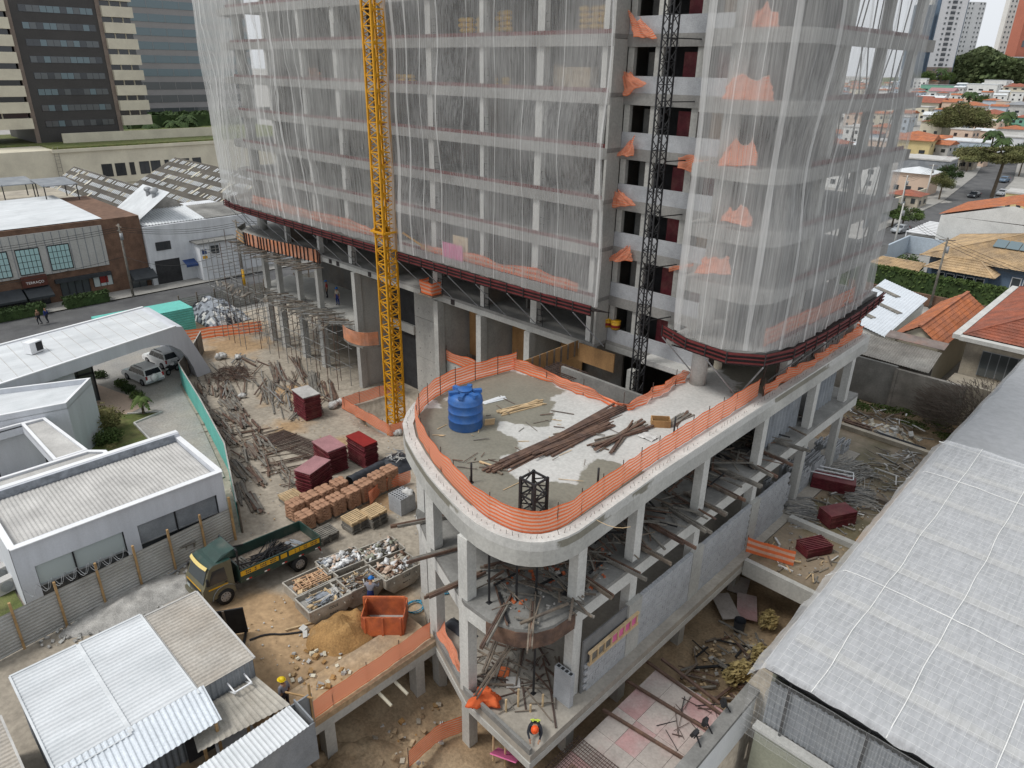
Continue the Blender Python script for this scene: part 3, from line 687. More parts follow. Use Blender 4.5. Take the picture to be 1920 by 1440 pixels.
def boards(t,n,L,W,H,mat,w=(.06,.12),h=(.03,.08),ang=.06,name='board',rod=False,rnd=None,zpile=True):
    """boards or bars lying in a heap about the thing's own X axis"""
    rnd=rnd or R; mats=mat if isinstance(mat,(list,tuple)) else [mat]
    for k in range(n):
        mt=rnd.choice(mats); me=urod(mt) if rod else ubox(mt); l=L*rnd.uniform(.75,1.02); ww=rnd.uniform(*w); hh=ww if rod else rnd.uniform(*h)
        y=rnd.gauss(0,.30)*W; q=max(0,1-abs(y)/(W*.75)); z=hh/2+ (rnd.random()*H*q if zpile else 0)
        o=link(name,me,t); o.location=(rnd.uniform(-1,1)*L*.1,y,z); o.scale=(l,ww,hh); o.rotation_euler=(0,rnd.gauss(0,.012),rnd.gauss(0,ang))
def txt(s,size,mat,parent,loc,rot,ext=.004,name='lettering'):
    c=bpy.data.curves.new(name,'FONT'); c.body=s; c.size=size; c.extrude=ext; c.align_x='CENTER'; c.align_y='CENTER'; c.resolution_u=2
    o=bpy.data.objects.new(name,c); dg=bpy.context.evaluated_depsgraph_get(); col.objects.link(o); bpy.context.view_layer.update()
    me=bpy.data.meshes.new_from_object(o.evaluated_get(bpy.context.evaluated_depsgraph_get())); bpy.data.objects.remove(o); bpy.data.curves.remove(c)
    me.materials.clear(); me.materials.append(MATS[mat]); k=link(name,me,parent); k.location=loc; k.rotation_euler=rot; return k
def fence(name,label,pts,h,bands=7,post=2.4,wob=.08,sag=.0,cat='safety fence',group=None,closed=False,posts=True,lean=0.):
    """orange plastic barrier: horizontal bands on stakes"""
    pts=[Vector(p) for p in pts]; c=sum(pts,Vector())/len(pts); c.z=min(p.z for p in pts)
    t=thing(name,label,cat,c,0,group); rs=resample(pts,.35); n=len(rs)-1; sd=c.x*3.1
    def nrm(i):
        d=rs[min(n,i+1)]-rs[max(0,i-1)]; d.z=0; d.normalize(); return Vector((d.y,-d.x,0))
    def fn(u,v):
        i=round(u*n); top=h*(1+.05*nz(i*.21,sd))-sag*(.5+.5*nz(i*.13,sd,2.))**2*2*v
        top-=.07*abs(math.sin(i*.35/post*math.pi))*v; o=nrm(i)*(wob*1.3*nz(i*.45+sd,v*1.2)+wob*.5*nz(i*1.1,v*2,sd)+lean*v)
        return rs[i]+o+Vector((0,0,.03+top*v))
    m=MB(); m.grid(n,bands*2+1,fn,mfn=lambda a,b:b%2)
    put(m.build('mesh_band',['orange_mesh','orange_pale'],None,True),t)
    if posts:
        k=0; step=max(1,round(post/.35))
        for i in range(0,n+1,step):
            m=MB(); q=rs[i]-nrm(i)*.04; m.tube(q-Vector((0,0,.02)),q+Vector((0,0,h*1.14)),.02,n=5); put(m.build('stake','rebar'),t)
    return t
def cloth(name,label,pts4,seed,nu=22,nv=12,amp=.18,cat='mesh scrap',group=None,bands=True):
    """crumpled piece of orange mesh between four corner points"""
    a,b,c,d=[Vector(p) for p in pts4]; m=MB(); nn=(b-a).cross(d-a).normalized()
    def fn(u,v):
        tp=v*(1.0+.5*nz(u*2.2+seed*1.7,seed)+.18*nz(u*5.,seed*2.)); p=a.lerp(b,u).lerp(d.lerp(c,u),tp)+(b-a)*(.07*nz(v*4.,seed+9.))*(2*u-1); return p+nn*amp*(nz(u*4+seed,v*1.2)+.5*nz(u*9,v*4,seed))+Vector((0,0,amp*.8*nz(u*3.,v*2.,seed+5)))
    m.grid(nu,nv*2,fn,mfn=lambda i,j:(j//1)%2); o=m.build(name,['orange_mesh','orange_pale'],None,True); return tag(o,label,cat,group)
def heap(name,label,cat,x,y,rx,ry,h,mat,seed,rough=.25,kind=None,z0=None,n=22):
    """mound of loose material lying on the ground"""
    m=MB()
    def fn(u,v):
        r_=u; t=2*math.pi*v; q=1+.22*nz(math.cos(t)*1.3+seed,math.sin(t)*1.3); px_=x+rx*q*r_*math.cos(t); py_=y+ry*q*r_*math.sin(t)
        zz=(1-r_**1.6)*h*(1+rough*nz(px_*1.7,py_*1.7,seed))+rough*.35*h*nz(px_*5,py_*5,seed)*(1-r_)
        return (px_,py_,(gz(px_,py_) if z0 is None else z0)-.06+max(0,zz)+(.02 if r_<1 else -.05))
    m.grid(n//2,n*2,fn); o=m.build(name,mat,None,True); tag(o,label,cat,kind=kind); return o
def rubble(name,label,x,y,rx,ry,n,mats,seed,sz=(.05,.22),z0=None,cat='rubble',kind='stuff'):
    rnd=random.Random(seed); m=MB()
    for k in range(n):
        a=rnd.uniform(0,6.283); q=math.sqrt(rnd.random()); px_=x+rx*q*math.cos(a); py_=y+ry*q*math.sin(a); s=rnd.uniform(*sz)*(1.15-q*.4)
        z=(gz(px_,py_) if z0 is None else z0)
        m.obox((px_,py_,z+s*.2),s*rnd.uniform(.7,1.6),s*rnd.uniform(.6,1.2),s*rnd.uniform(.4,.8),rnd.uniform(0,3.1),rnd.randrange(len(mats)),(rnd.uniform(-.5,.5),rnd.uniform(-.5,.5)))
    o=m.build(name,mats); return tag(o,label,cat,kind=kind)
def litter(name,label,x,y,rx,ry,n,mats,seed,L=(.8,3.),w=(.03,.09),ang=0.,da=1.5,z0=None,zj=.12,cat='debris',kind='stuff',ok=None):
    """scattered sticks, bars and offcuts that lie over one another"""
    rnd=random.Random(seed); m=MB()
    for k in range(n):
        a=rnd.uniform(0,6.283); q=math.sqrt(rnd.random()); px_=x+rx*q*math.cos(a); py_=y+ry*q*math.sin(a); l=rnd.uniform(*L); ww=rnd.uniform(*w); t=ang+rnd.gauss(0,da)
        if ok and not ok(px_,py_): continue
        z=(gz(px_,py_) if z0 is None else z0)+rnd.random()*zj+.02
        dx,dy=math.cos(t)*l/2,math.sin(t)*l/2; zz=rnd.uniform(-.04,.08)
        za=(gz(px_-dx,py_-dy)-gz(px_,py_)) if z0 is None else 0
        m.bar((px_-dx,py_-dy,z+za),(px_+dx,py_+dy,z-za+zz),ww,ww*rnd.uniform(.3,.9),rnd.randrange(len(mats)))
    o=m.build(name,mats); return tag(o,label,cat,kind=kind)
def lattice(t,x,y,half,z0,z1,sec,mat,leg=.12,br=.05,pname='leg'):
    """square lattice mast: four legs, ring bars and crossing braces, one part per leg and per section"""
    C=[(x-half,y-half),(x+half,y-half),(x+half,y+half),(x-half,y+half)]
    for c in C:
        m=MB(); m.bar((*c,z0),(*c,z1),leg); put(m.build(pname,mat),t)
    n=int((z1-z0)/sec)
    for k in range(n):
        a=z0+k*sec; b=a+sec; mid=(a+b)/2; m=MB()
        for i in range(4):
            p,q=C[i],C[(i+1)%4]
            m.bar((*p,a),(*q,a),br*1.2); m.bar((*p,a),(*q,mid),br); m.bar((*q,mid),(*p,b),br)
        put(m.build('brace_section',mat),t)
# ---------------------------------------------------------------- people
def person(name,label,J,loc,rz,mats,group=None,scale=1.):
    """J: joint name -> position in metres (x right, y forward, z up); one continuous skinned body"""
    rad_={'pel':.15,'wst':.135,'chs':.165,'nck':.062,'hed':.098,'hdt':.095,'lsh':.085,'rsh':.085,'lel':.052,'rel':.052,'lwr':.036,'rwr':.036,'lpa':.036,'rpa':.036,
          'lhp':.105,'rhp':.105,'lkn':.072,'rkn':.072,'lan':.05,'ran':.05,'lto':.042,'rto':.042}
    E=[('pel','wst',1),('wst','chs',0),('chs','nck',2),('nck','hed',2),('hed','hdt',2),('chs','lsh',0),('lsh','lel',0),('lel','lwr',3),('lwr','lpa',2),('chs','rsh',0),('rsh','rel',0),('rel','rwr',3),('rwr','rpa',2),
       ('pel','lhp',1),('lhp','lkn',1),('lkn','lan',1),('lan','lto',4),('pel','rhp',1),('rhp','rkn',1),('rkn','ran',1),('ran','rto',4)]
    names=list(rad_); P_=[Vector(J[k])*scale for k in names]; rr=[rad_[k]*scale for k in names]; ed=[(names.index(a),names.index(b)) for a,b,_ in E]; em=[c for *_,c in E]
    for s in 'lr':                                           # five fingers, slightly curled
        w_,p_=Vector(J[s+'wr'])*scale,Vector(J[s+'pa'])*scale; d=(p_-w_).normalized(); sd=d.cross(Vector((0,0,1))); sd=sd.normalized() if sd.length>.1 else Vector((1,0,0))
        for k,(o_,l_) in enumerate(((-.03,.075),(-.011,.085),(.009,.08),(.028,.065))):
            P_.append(p_+sd*o_+d*l_*.9+Vector((0,.012,-.01))); rr.append(.009); ed.append((names.index(s+'pa'),len(P_)-1)); em.append(2)
        P_.append(w_.lerp(p_,.4)+sd*(-.065)+d*.03); rr.append(.011); ed.append((names.index(s+'wr'),len(P_)-1)); em.append(2)
    me=bpy.data.meshes.new('sk'); me.from_pydata([tuple(p) for p in P_],ed,[]); o=bpy.data.objects.new('sk',me); col.objects.link(o)
    o.modifiers.new('s','SKIN'); sv=me.skin_vertices[0].data
    for i,r_ in enumerate(rr): sv[i].radius=(r_,r_)
    sv[0].use_root=True
    sb=o.modifiers.new('b','SUBSURF'); sb.levels=2; sb.render_levels=2
    bpy.context.view_layer.update(); ev=bpy.data.meshes.new_from_object(o.evaluated_get(bpy.context.evaluated_depsgraph_get())); bpy.data.objects.remove(o)
    ev.materials.clear()
    for k in mats: ev.materials.append(MATS[k])
    for f in ev.polygons:
        best=(9,0); c=f.center
        for (a,b),mi in zip(ed,em):
            A_,B_=P_[a],P_[b]; d=B_-A_; t=max(0,min(1,(c-A_).dot(d)/max(1e-6,d.length_squared))); q=(c-(A_+d*t)).length
            if q<best[0]: best=(q,mi)
        f.material_index=best[1]; f.use_smooth=True
    t=thing(name,label,'person',loc,rz,group); link('body',ev,t)
    h=Vector(J['hdt'])*scale; ax=(h-Vector(J['nck'])*scale).normalized()
    fw=Vector(J.get('look',(0,1,0))).normalized()
    hc=(Vector(J['hed'])*scale+h)/2
    m=MB(); sdv=ax.cross(fw).normalized()
    for s_ in (-1,1): m.ball(hc+fw*.088*scale+sdv*s_*.034*scale+ax*.0,.013,.013,.010,2,6); m.ball(hc+sdv*s_*.098*scale,.018,.018,.03,0,6)
    m.bar(hc+fw*.09*scale+ax*.0,hc+fw*.115*scale-ax*.035,.026,.03); m.bar(hc+fw*.095*scale-ax*.06+sdv*.025,hc+fw*.095*scale-ax*.06-sdv*.025,.012,.01,1)
    m.build('face_features',['skin','panel_bright','cloth_dark'],t,True)
    return t,h,ax,fw
def helmet(t,h,ax,fw,mat):
    m=MB(); q=Vector((0,0,1)).rotation_difference(ax).to_matrix(); c=h-ax*.02
    def fn(u,v):
        a=u*2*math.pi; r_=.128*math.cos(v*1.5); z=.135*math.sin(v*1.5); return c+q@Vector((r_*math.cos(a),r_*1.12*math.sin(a),z))
    m.grid(14,5,fn)
    def br(u,v):
        a=u*2*math.pi; d=q@Vector((math.cos(a),math.sin(a)*1.12,0)); k=.128+v*(.025+.055*max(0,d.dot(fw))); return c+d*k-ax*.004
    m.grid(14,1,br); m.build('helmet',mat,t,True)
STAND=dict(pel=(0,0,.95),wst=(0,0,1.10),chs=(0,.01,1.32),nck=(0,.01,1.48),hed=(0,.03,1.60),hdt=(0,.03,1.72),lsh=(-.19,0,1.40),rsh=(.19,0,1.40),lel=(-.25,-.03,1.13),rel=(.25,-.03,1.13),lwr=(-.26,.06,.90),rwr=(.26,.06,.90),lpa=(-.255,.09,.81),rpa=(.255,.09,.81),
           lhp=(-.095,0,.88),rhp=(.095,0,.88),lkn=(-.11,.03,.49),rkn=(.11,.03,.49),lan=(-.12,-.02,.09),ran=(.12,-.02,.09),lto=(-.13,.13,.04),rto=(.13,.13,.04))
def pose(**k): q=dict(STAND); q.update(k); return q
# ================================================================ masts
t=thing('crane_mast','tall yellow lattice crane mast rising in front of the tower','crane mast',(8.4,-2.3,-2.6))
lattice(t,8.4,-2.3,.52,-2.6,35.5,1.0,'crane_yellow',.14,.06)
m=MB(); m.box(6.6,10.2,-4.0,-.6,-2.7,-2.35); put(m.build('footing','concrete'),t)
m=MB()
for x,y in ((7.85,-2.85),(8.95,-2.85),(8.95,-1.75),(7.85,-1.75)): m.box(x-.1,x+.1,y-.1,y+.1,14.6,15.0)
m.bar((7.6,-3.0,14.8),(9.2,-3.0,14.8),.14); m.bar((7.6,-1.6,14.8),(9.2,-1.6,14.8),.14); m.bar((7.6,-3.0,14.8),(7.6,-1.6,14.8),.14); m.bar((9.2,-3.0,14.8),(9.2,-1.6,14.8),.14)
m.bar((9.3,-1.4,14.7),(10.6,.1,13.3),.14); m.bar((7.5,-1.4,14.7),(6.6,.1,13.3),.14)
put(m.build('tie_collar','crane_yellow'),t)
t=thing('hoist_mast','slim black lattice hoist mast standing in the tower recess','hoist mast',(30.4,-.6,1.2))
lattice(t,30.4,-.6,.27,1.2,35.5,1.05,'black_steel',.07,.032)
for z in TL[1:]:
    m=MB(); m.bar((30.15,-.3,z-.3),(29.7,1.2,z-.3),.05); m.bar((30.65,-.3,z-.3),(31.1,1.2,z-.3),.05); put(m.build('wall_tie','black_steel'),t)
t=thing('mast_section','short black lattice mast section standing alone on podium roof','mast section',(36.4,-16.2,PT))
lattice(t,36.4,-16.2,.36,PT,PT+1.56,.77,'black_steel',.10,.045)
m=MB(); C=[(36.04,-16.56),(36.76,-16.56),(36.76,-15.84),(36.04,-15.84)]
for i in range(4): m.bar((*C[i],PT+1.5),(*C[(i+1)%4],PT+1.5),.07)
put(m.build('top_ring','black_steel'),t)
# ================================================================ podium roof
t=thing('water_tank','round blue plastic water tank standing on podium roof','water tank',(29.2,-13.2,PT))
prof=[(.0,0),(.80,0),(.82,.05),(.82,.45),(.84,.47),(.82,.49),(.82,.88),(.84,.90),(.82,.92),(.82,1.30),(.84,1.32),(.82,1.34),(.81,1.52),(.74,1.66),(.6,1.73),(.0,1.78)]
m=MB(); m.grid(len(prof)-1,32,lambda u,v:(prof[round(u*(len(prof)-1))][0]*math.cos(v*2*math.pi),prof[round(u*(len(prof)-1))][0]*math.sin(v*2*math.pi),prof[round(u*(len(prof)-1))][1])); m.build('shell','tank_blue',t,True)
for k in range(6):
    a=k*math.pi/3; m=MB(); m.obox((.56*math.cos(a),.56*math.sin(a),1.78),.46,.22,.16,a); m.build('rib','tank_blue',t)
m=MB(); m.tube((0,0,1.74),(0,0,1.92),.34,.30,18); m.tube((0,0,1.92),(0,0,1.95),.36,.33,18); m.build('lid','tank_blue',t,True)
fo=[(p[0],p[1],PT+.1) for p in nose]
def inset(pts,k):
    out=[]; n=len(pts)
    for i in range(n):
        d=Vector(pts[min(n-1,i+1)])-Vector(pts[max(0,i-1)]); d.normalize(); out.append(Vector(pts[i])+Vector((-d.y,d.x,0))*k)
    return out
fp=inset([(p[0],p[1],PT) for p in nose]+[(38.2,-10,PT),(38.15,-4,PT),(38.1,.2,PT)],.62)
fence('safety_fence','orange mesh fence following the rounded edge of podium roof',fp,1.06,bands=6,post=1.5,wob=.05)
fence('safety_fence','sagging orange mesh fence round the hoist opening in podium roof',[(25.8,-6.6,PT),(28.,-6.5,PT),(30.6,-6.5,PT),(33.8,-6.3,PT),(33.8,-3.5,PT),(33.6,-.4,PT)],.85,bands=5,post=2.6,wob=.22,sag=.55)
fence('safety_fence','drooping orange mesh fence on podium roof edge beyond tower corner net',[(37.7,.4,PT),(37.7,3,PT),(37.8,6,PT),(37.7,9,PT),(37.7,14.2,PT)],.95,bands=5,post=2.6,wob=.25,sag=.45)
fence('safety_fence','orange mesh fence across the far end of podium roof',[(37.5,14.2,PT),(34.5,14.2,PT)],1.1,bands=5,post=2.6,wob=.12)
def slabpile(label,p0,p1,n,W,H,mat,cat='board pile',**k):
    a,b=at(*p0,PT),at(*p1,PT); c=(a+b)/2; t=thing('board_pile',label,cat,(c.x,c.y,PT),math.atan2(b.y-a.y,b.x-a.x)); boards(t,n,(b-a).length,W,H,mat,rnd=random.Random(int(p0[0])),**k); return t
slabpile('long pile of brown formwork boards on podium roof, topmost and longest',(925,885),(1165,768),34,.55,.22,'rust_beam',ang=.035)
slabpile('pile of brown formwork boards beside the longest pile on podium roof',(1010,855),(1140,800),24,.5,.18,'rust_beam',ang=.03)
slabpile('short pile of brown boards near the orange box on podium roof',(1120,845),(1210,795),18,.5,.18,['rust_beam','wood_old'],ang=.16)
slabpile('loose brown boards near the fence on podium roof beyond orange box',(1255,800),(1290,775),9,.6,.06,['rust_beam','wood_gray'],ang=.14)
slabpile('few pale timber battens lying on wet patch of podium roof',(935,775),(1020,752),8,.45,.06,'wood_new',ang=.13,w=(.05,.08))
slabpile('pale grey metal sheets lying behind blue water tank',(903,757),(945,745),6,.4,.04,'roof_white',ang=.08,w=(.14,.2),h=(.01,.02))
slabpile('two crossing timber offcuts near podium roof fence',(905,865),(940,890),3,.2,.04,['wood_old','wood_new'],ang=.5)
litter('deck_offcuts','short timber offcuts and bars scattered over podium roof',32,-12,4.5,4.2,46,['wood_old','rust_beam','wood_new','wood_gray'],95,(.2,1.3),(.02,.06),.6,1.0,z0=PT+.005,zj=.02,ok=lambda x,y:y>-16.5+abs(x-33)*.3 and x<36.8)
a=at(1238,797,PT); t=thing('open_crate','open plywood crate standing on podium roof among boards','crate',(a.x,a.y,PT),rad(40))
for s_ in (-1,1):
    m=MB(); m.box(-.45,.45,s_*.28-.02,s_*.28+.02,0,.36); m.build('side','plywood',t)
    m=MB(); m.box(s_*.43-.02,s_*.43+.02,-.26,.26,0,.36); m.build('end','plywood',t)
m=MB(); m.box(-.43,.43,-.26,.26,0,.03); m.build('base','wood_old',t)
a=at(1215,820,PT); m=MB(); m.grid(8,6,lambda u,v:(a.x+u*.8-.4,a.y+v*.6-.3,PT+.03+.14*abs(nz(u*5,v*5,2.)))); tag(m.build('plastic_sheet','bag_white',None,True),'crumpled clear plastic sheet beside the orange crate','plastic sheet')
m=MB(); a=at(918,798,PT); m.obox((a.x,a.y,PT+.2),.5,.05,.4,rad(60),0,(.35,0)); tag(m.build('plywood_board','wood_new'),'small plywood board leaning beside blue water tank','board')
for u,v in ((884,905),(1120,915),(1263,815)):
    a=at(u,v,PT); m=MB(); m.tube((a.x,a.y,PT),(a.x,a.y,PT+.95),.045,n=8); m.tube((a.x,a.y,PT),(a.x,a.y,PT+.03),.1,n=8); tag(m.build('fence_post','black_steel',None,True),'thin black post standing inside the podium roof fence','post','black posts on the podium roof')
a=at(1345,690,PT); m=MB(); m.tube((0,0,0),(0,0,.75),.24,n=18,caps=False); m.tube((0,0,0),(0,0,.03),.24,n=18); m.tube((0,0,.72),(0,0,.76),.26,.26,18,caps=False); o=m.build('pipe_drum','stucco_cream',None,True); o.location=(a.x,a.y,PT); tag(o,'cream round pipe standing by tower column on podium roof','drum')
m=MB(); pts=[at(1000+k*14,970-20*math.sin(k*.4),PT+.012) for k in range(14)]; m.path(pts,.012); tag(m.build('hose','wood_new'),'thin yellow hose lying across podium roof','hose')
# stub bars along the rim and inside the edge
m=MB()
for q in resample(inset([(p[0],p[1],PT+.1) for p in edge],.22),.28):
    if R.random()<.8: m.bar(q,q+Vector((R.uniform(-.05,.05),R.uniform(-.05,.05),R.uniform(.05,.22))),.011)
o=m.build('starter_bars','rebar',pod); o.matrix_parent_inverse=Matrix.Translation(-Vector(pod.location)); o['kind']='stuff'
# recess opening between podium and tower: plywood forms and steel mat
t=thing('opening_formwork','plywood beam formwork framing the opening beside the hoist mast','formwork',(27,-3,8.8))
for y0,y1,x in ((-6.0,-.2,25.5),):
    m=MB(); m.box(x-.05,x,y0,y1,PT-1.0,PT+.02); put(m.build('side_form','plywood'),t)
    for k in range(9):
        m=MB(); m.box(x,x+.07,y0+.1+k*.66,y0+.2+k*.66,PT-.98,PT+.05); put(m.build('batten','wood_old'),t)
m=MB(); m.box(25.6,28.4,-.28,-.2,PT-1.3,PT-.1); put(m.build('end_form','plywood'),t)
m=MB(); m.box(26.4,29.0,-2.02,-1.98,4.6,8.4); put(m.build('wall_form','wood_gray'),t)
for k in range(3):
    m=MB(); m.box(26.4,29.0,-2.1,-2.03,5.2+k*1.2,5.32+k*1.2); put(m.build('waler','plywood'),t)
m=MB()
for k in range(16): m.bar((25.7,-5.8+k*.22,PT-.75),(28.2,-5.8+k*.22,PT-.75),.05)
for k in range(5): m.bar((25.9+k*.5,-5.9,PT-.72),(25.9+k*.5,-2.4,PT-.72),.03)
o=put(m.build('reinforcement_mat','rebar'),t); o['kind']='stuff'
# ================================================================ orange fences elsewhere
def gp(*ps): return [gr(*p) for p in ps]
fence('safety_fence','orange mesh fence boxed round the foot of yellow crane mast',[Vector((x,y,gz(x,y))) for x,y in ((3.4,1.8),(3.3,-4.2),(10.8,-4.7),(11.0,.8),(9.6,1.6))],1.05,bands=7,post=2.2)
fence('safety_fence','orange mesh fence along the yard edge above the excavation',[(31.35,-24.6,1.12),(31.3,-20,1.12),(31.2,-17.4,1.12)],1.0,bands=7,post=1.6,wob=.05)
a,b=gr(345,640),gr(492,622); fence('safety_fence','long flat orange mesh fence near the grey and black tarpaulin heap',[a,a.lerp(b,.4)+Vector((0,.3,0)),b],1.25,bands=3,post=3,wob=.15)
fence('safety_fence','orange mesh fence beside the pallet of concrete blocks',gp((693,948),(715,925),(770,905)),1.0,bands=7,post=2.5,wob=.12)
a,b,c=at(768,1440,-1.8),at(815,1395,-1.9),at(872,1370,-2.0); fence('safety_fence','orange mesh fence at the bottom of the excavation',[a,b,c],1.05,bands=7,post=2.,wob=.06)
a,b=at(1398,1035,1.1),at(1487,1062,1.1); fence('safety_fence','orange framed barrier on the slab strip beside block wall',[a,b],1.0,bands=2,post=1.2,wob=.03)
cloth('mesh_scrap','crumpled orange mesh hanging along ground slab edge by front columns',[(31.4,-17.2,1.45),(34.5,-18.3,1.3),(34.5,-18.1,1.15),(31.6,-16.8,2.1)],3.,amp=.12)
a=at(917,1315,1.1); m=MB(); m.ball((a.x,a.y,1.35),.55,.32,.3,0,16,.35); m.ball((a.x-.2,a.y-.5,1.4),.25,.5,.25,0,12,.4); tag(m.build('mesh_bundle','orange_mesh',None,True),'crumpled bundle of orange mesh lying on the ground slab','mesh bundle')
# scraps of orange mesh tied at the recess and corner storeys
scr=[((1188,70),(1232,72),(1180,30),.7),((1170,180),(1212,158),(1165,140),.5),((1155,295),(1190,290),(1180,262),.4),((1145,388),(1192,385),(1150,360),.5),((1135,490),(1185,490),(1175,458),.5)]
for k,(p,q,s_,am) in enumerate(scr):
    a=onY(*p,.9); b=onY(*q,.9); c=onY(*s_,1.0); cloth('mesh_scrap','ragged orange mesh scrap tied beside the black hoist mast, %s open storey above the buckets'%('sixth','fifth','fourth','third','second')[k],[a,b,b.lerp(c,.75)+Vector((.2,0,.25)),c],k*3.7,amp=.16,group='orange scraps beside the hoist')
for k,(p,q,h_) in enumerate((((1350,190),(1452,190),1.),((1345,310),(1420,312),1.),((1350,415),(1410,425),.9),((1300,512),(1372,515),.75),((1398,62),(1465,60),1.))):
    a=onY(*p,-1.9); b=onY(*q,-1.9); cloth('mesh_scrap','rumpled orange mesh behind the corner net, on the %s balcony above the catch platform'%('fourth','third','second','lowest','fifth')[k],[a,b,b+Vector((-.5,.3,h_)),a+Vector((.3,.3,h_))],20+k*2.3,amp=.16,group='orange scraps behind the corner net')
a=onY(1272,293,.95); b=onY(1330,300,.95); cloth('mesh_scrap','sagging orange mesh strip slung from a recess storey to the corner net',[a+Vector((0,0,-.6)),b+Vector((0,0,-.8)),b,a],31.,amp=.1)
a=onY(1255,500,.95); b=onY(1300,493,.95); cloth('mesh_scrap','thin orange mesh strip hanging below a recess parapet',[a+Vector((0,0,-.3)),b+Vector((0,0,-.15)),b,a],33.,amp=.05,nv=3)
fence('safety_fence','orange mesh fence on the lowest corner balcony behind white net',[(37.6,-.5,13.25),(37.75,5,13.25),(37.75,11,13.25)],1.0,bands=3,wob=.05)
fence('safety_fence','orange mesh strip behind the foot of left white net',[(-17,.1,13.25),(-6,.05,13.25),(5,.05,13.25)],.95,bands=2,wob=.1,sag=.3)
fence('safety_fence','orange mesh strip drooping behind the foot of middle white net',[(9.6,.05,13.25),(17,.05,13.25),(25,.05,13.25)],.9,bands=2,wob=.1,sag=.5)
fence('safety_fence','orange mesh across opening between tower piers, storey above ground',[(11.7,.5,4.65),(15.9,.5,4.65)],1.1,bands=4,wob=.05,sag=.3)
fence('safety_fence','orange mesh across second opening between tower piers, storey above ground',[(16.5,.5,4.65),(20.7,.5,4.65)],1.1,bands=4,wob=.05,sag=.3)
m=MB()
fence('safety_fence','small orange mesh basket round a bracket on tower edge beam',[(10.6,-.1,10.3),(10.6,-1.0,10.3),(12.0,-1.0,10.3),(12.0,-.1,10.3)],1.0,bands=3,wob=.06,post=1)
m=MB(); m.box(10.5,12.1,-1.1,-.0,10.18,10.26); tag(m.build('bracket_deck','wood_old'),'small timber bracket deck on the tower edge beam','deck')
for k,(u,v) in enumerate(((842,471),)):
    a=onY(830,455,.06); m=MB(); m.box(a.x,a.x+2.2,.02,.06,a.z-1.0,a.z+.1); tag(m.build('sheet','pink_film'),'bright pink sheet fixed behind the foot of middle white net','sheet')
m=MB(); m.box(13.0,14.6,.3,.34,13.3,14.9); tag(m.build('plywood_sheet','wood_new'),'upright plywood sheet behind the foot of middle white net','board')
# ================================================================ yard: truck
def wheel(t,x,y,z,r,w,dual=False,name='wheel'):
    m=MB(); 
    for dy in ((0,) if not dual else (-w*.55,w*.55)):
        m.tube((x,y+dy-w/2,z),(x,y+dy+w/2,z),r,n=20); 
    o=m.build(name,'rubber',t,True)
    s=1 if y>0 else -1; m=MB(); e=y+s*(w/2+(w*.55 if dual else 0))
    m.tube((x,e-s*.02,z),(x,e+s*.012,z),r*.58,n=14); m.tube((x,e,z),(x,e+s*.05,z),r*.22,n=10); m.build('rim','rim',o)
    m=MB()
    for k in range(8): a=k*math.pi/4; m.tube((x+r*.42*math.cos(a),e+s*.01,z+r*.42*math.sin(a)),(x+r*.42*math.cos(a),e+s*.03,z+r*.42*math.sin(a)),r*.06,n=5)
    q=m.build('wheel_nuts','rubber',o); q['kind']='stuff'
    return o
tr=ground_thing('truck','dark green flatbed dropside truck with yellow side panels carrying rods and pallets','truck',20.75,-20.5,rad(-90))
# local x forward, y left
W_=1.06
sec=[(3.55,.55,.95),(3.62,.9,1.0),(3.56,1.35,1.02),(3.30,2.0,.97),(3.10,2.32,.93),(2.6,2.42,.92),(2.0,2.38,.92)]
m=MB(); 
prof=[(2.0,.55),(3.50,.55),(3.62,.75),(3.62,1.25),(3.50,1.42),(3.17,2.28),(2.95,2.42),(2.05,2.42)]
def cabw(z): return W_*(1-.07*max(0,(z-1.3)/1.1))
n=len(prof)
for s_ in (-1,1): m.face([(x,s_*cabw(z),z) for x,z in (prof if s_<0 else prof[::-1])],0)
for i in range(n):
    (x0,z0),(x1,z1)=prof[i],prof[(i+1)%n]; mi=1 if z0>1.4 and z1>2.2 and i>=5 else 0
    m.face([(x0,-cabw(z0),z0),(x0,cabw(z0),z0),(x1,cabw(z1),z1),(x1,-cabw(z1),z1)],mi)
m.build('cab',['truck_khaki','truck_green'],tr)
m=MB(); m.face([(3.49,-.88,1.48),(3.49,.88,1.48),(3.20,.84,2.24),(3.20,-.84,2.24)]); 
for v in range(4): pass
o=m.build('windscreen','glass_mid',tr); o.location=(.025,0,.012)
for s_ in (-1,1):
    m=MB(); m.hexa([(2.35,s_*1.0,1.42),(3.30,s_*1.0,1.42),(3.30,s_*1.02,1.42),(2.35,s_*1.02,1.42),(2.42,s_*.945,2.14),(3.05,s_*.945,2.14),(3.05,s_*.965,2.14),(2.42,s_*.965,2.14)] ); o=m.build('side_window','glass_dark',tr); o.location=(0,s_*.05,0)
    m=MB(); m.box(3.3,3.42,s_*1.1-.06,s_*1.1+.06,1.5,1.85); m.bar((3.35,s_*.98,1.85),(3.38,s_*1.12,1.88),.03); m.build('mirror','black_steel',tr)
    m=MB(); m.box(2.35,3.35,s_*1.072-.004,s_*1.072+.004,1.16,1.24); m.build('door_stripe','truck_yellow',tr)
    m=MB(); m.box(2.38,2.5,s_*1.085-.01,s_*1.085+.01,1.32,1.36); m.build('door_handle','black_steel',tr)
    m=MB(); m.box(3.60,3.64,s_*.75-.16,s_*.75+.16,.72,.9); m.build('headlight','glass_frost',tr)
    m=MB(); m.grid(10,1,lambda u,v:(2.55+.66*math.cos(math.pi*u),s_*(1.06+.07*v),.52+.66*math.sin(math.pi*u))); m.build('wheel_arch','gray_steel',tr,True)
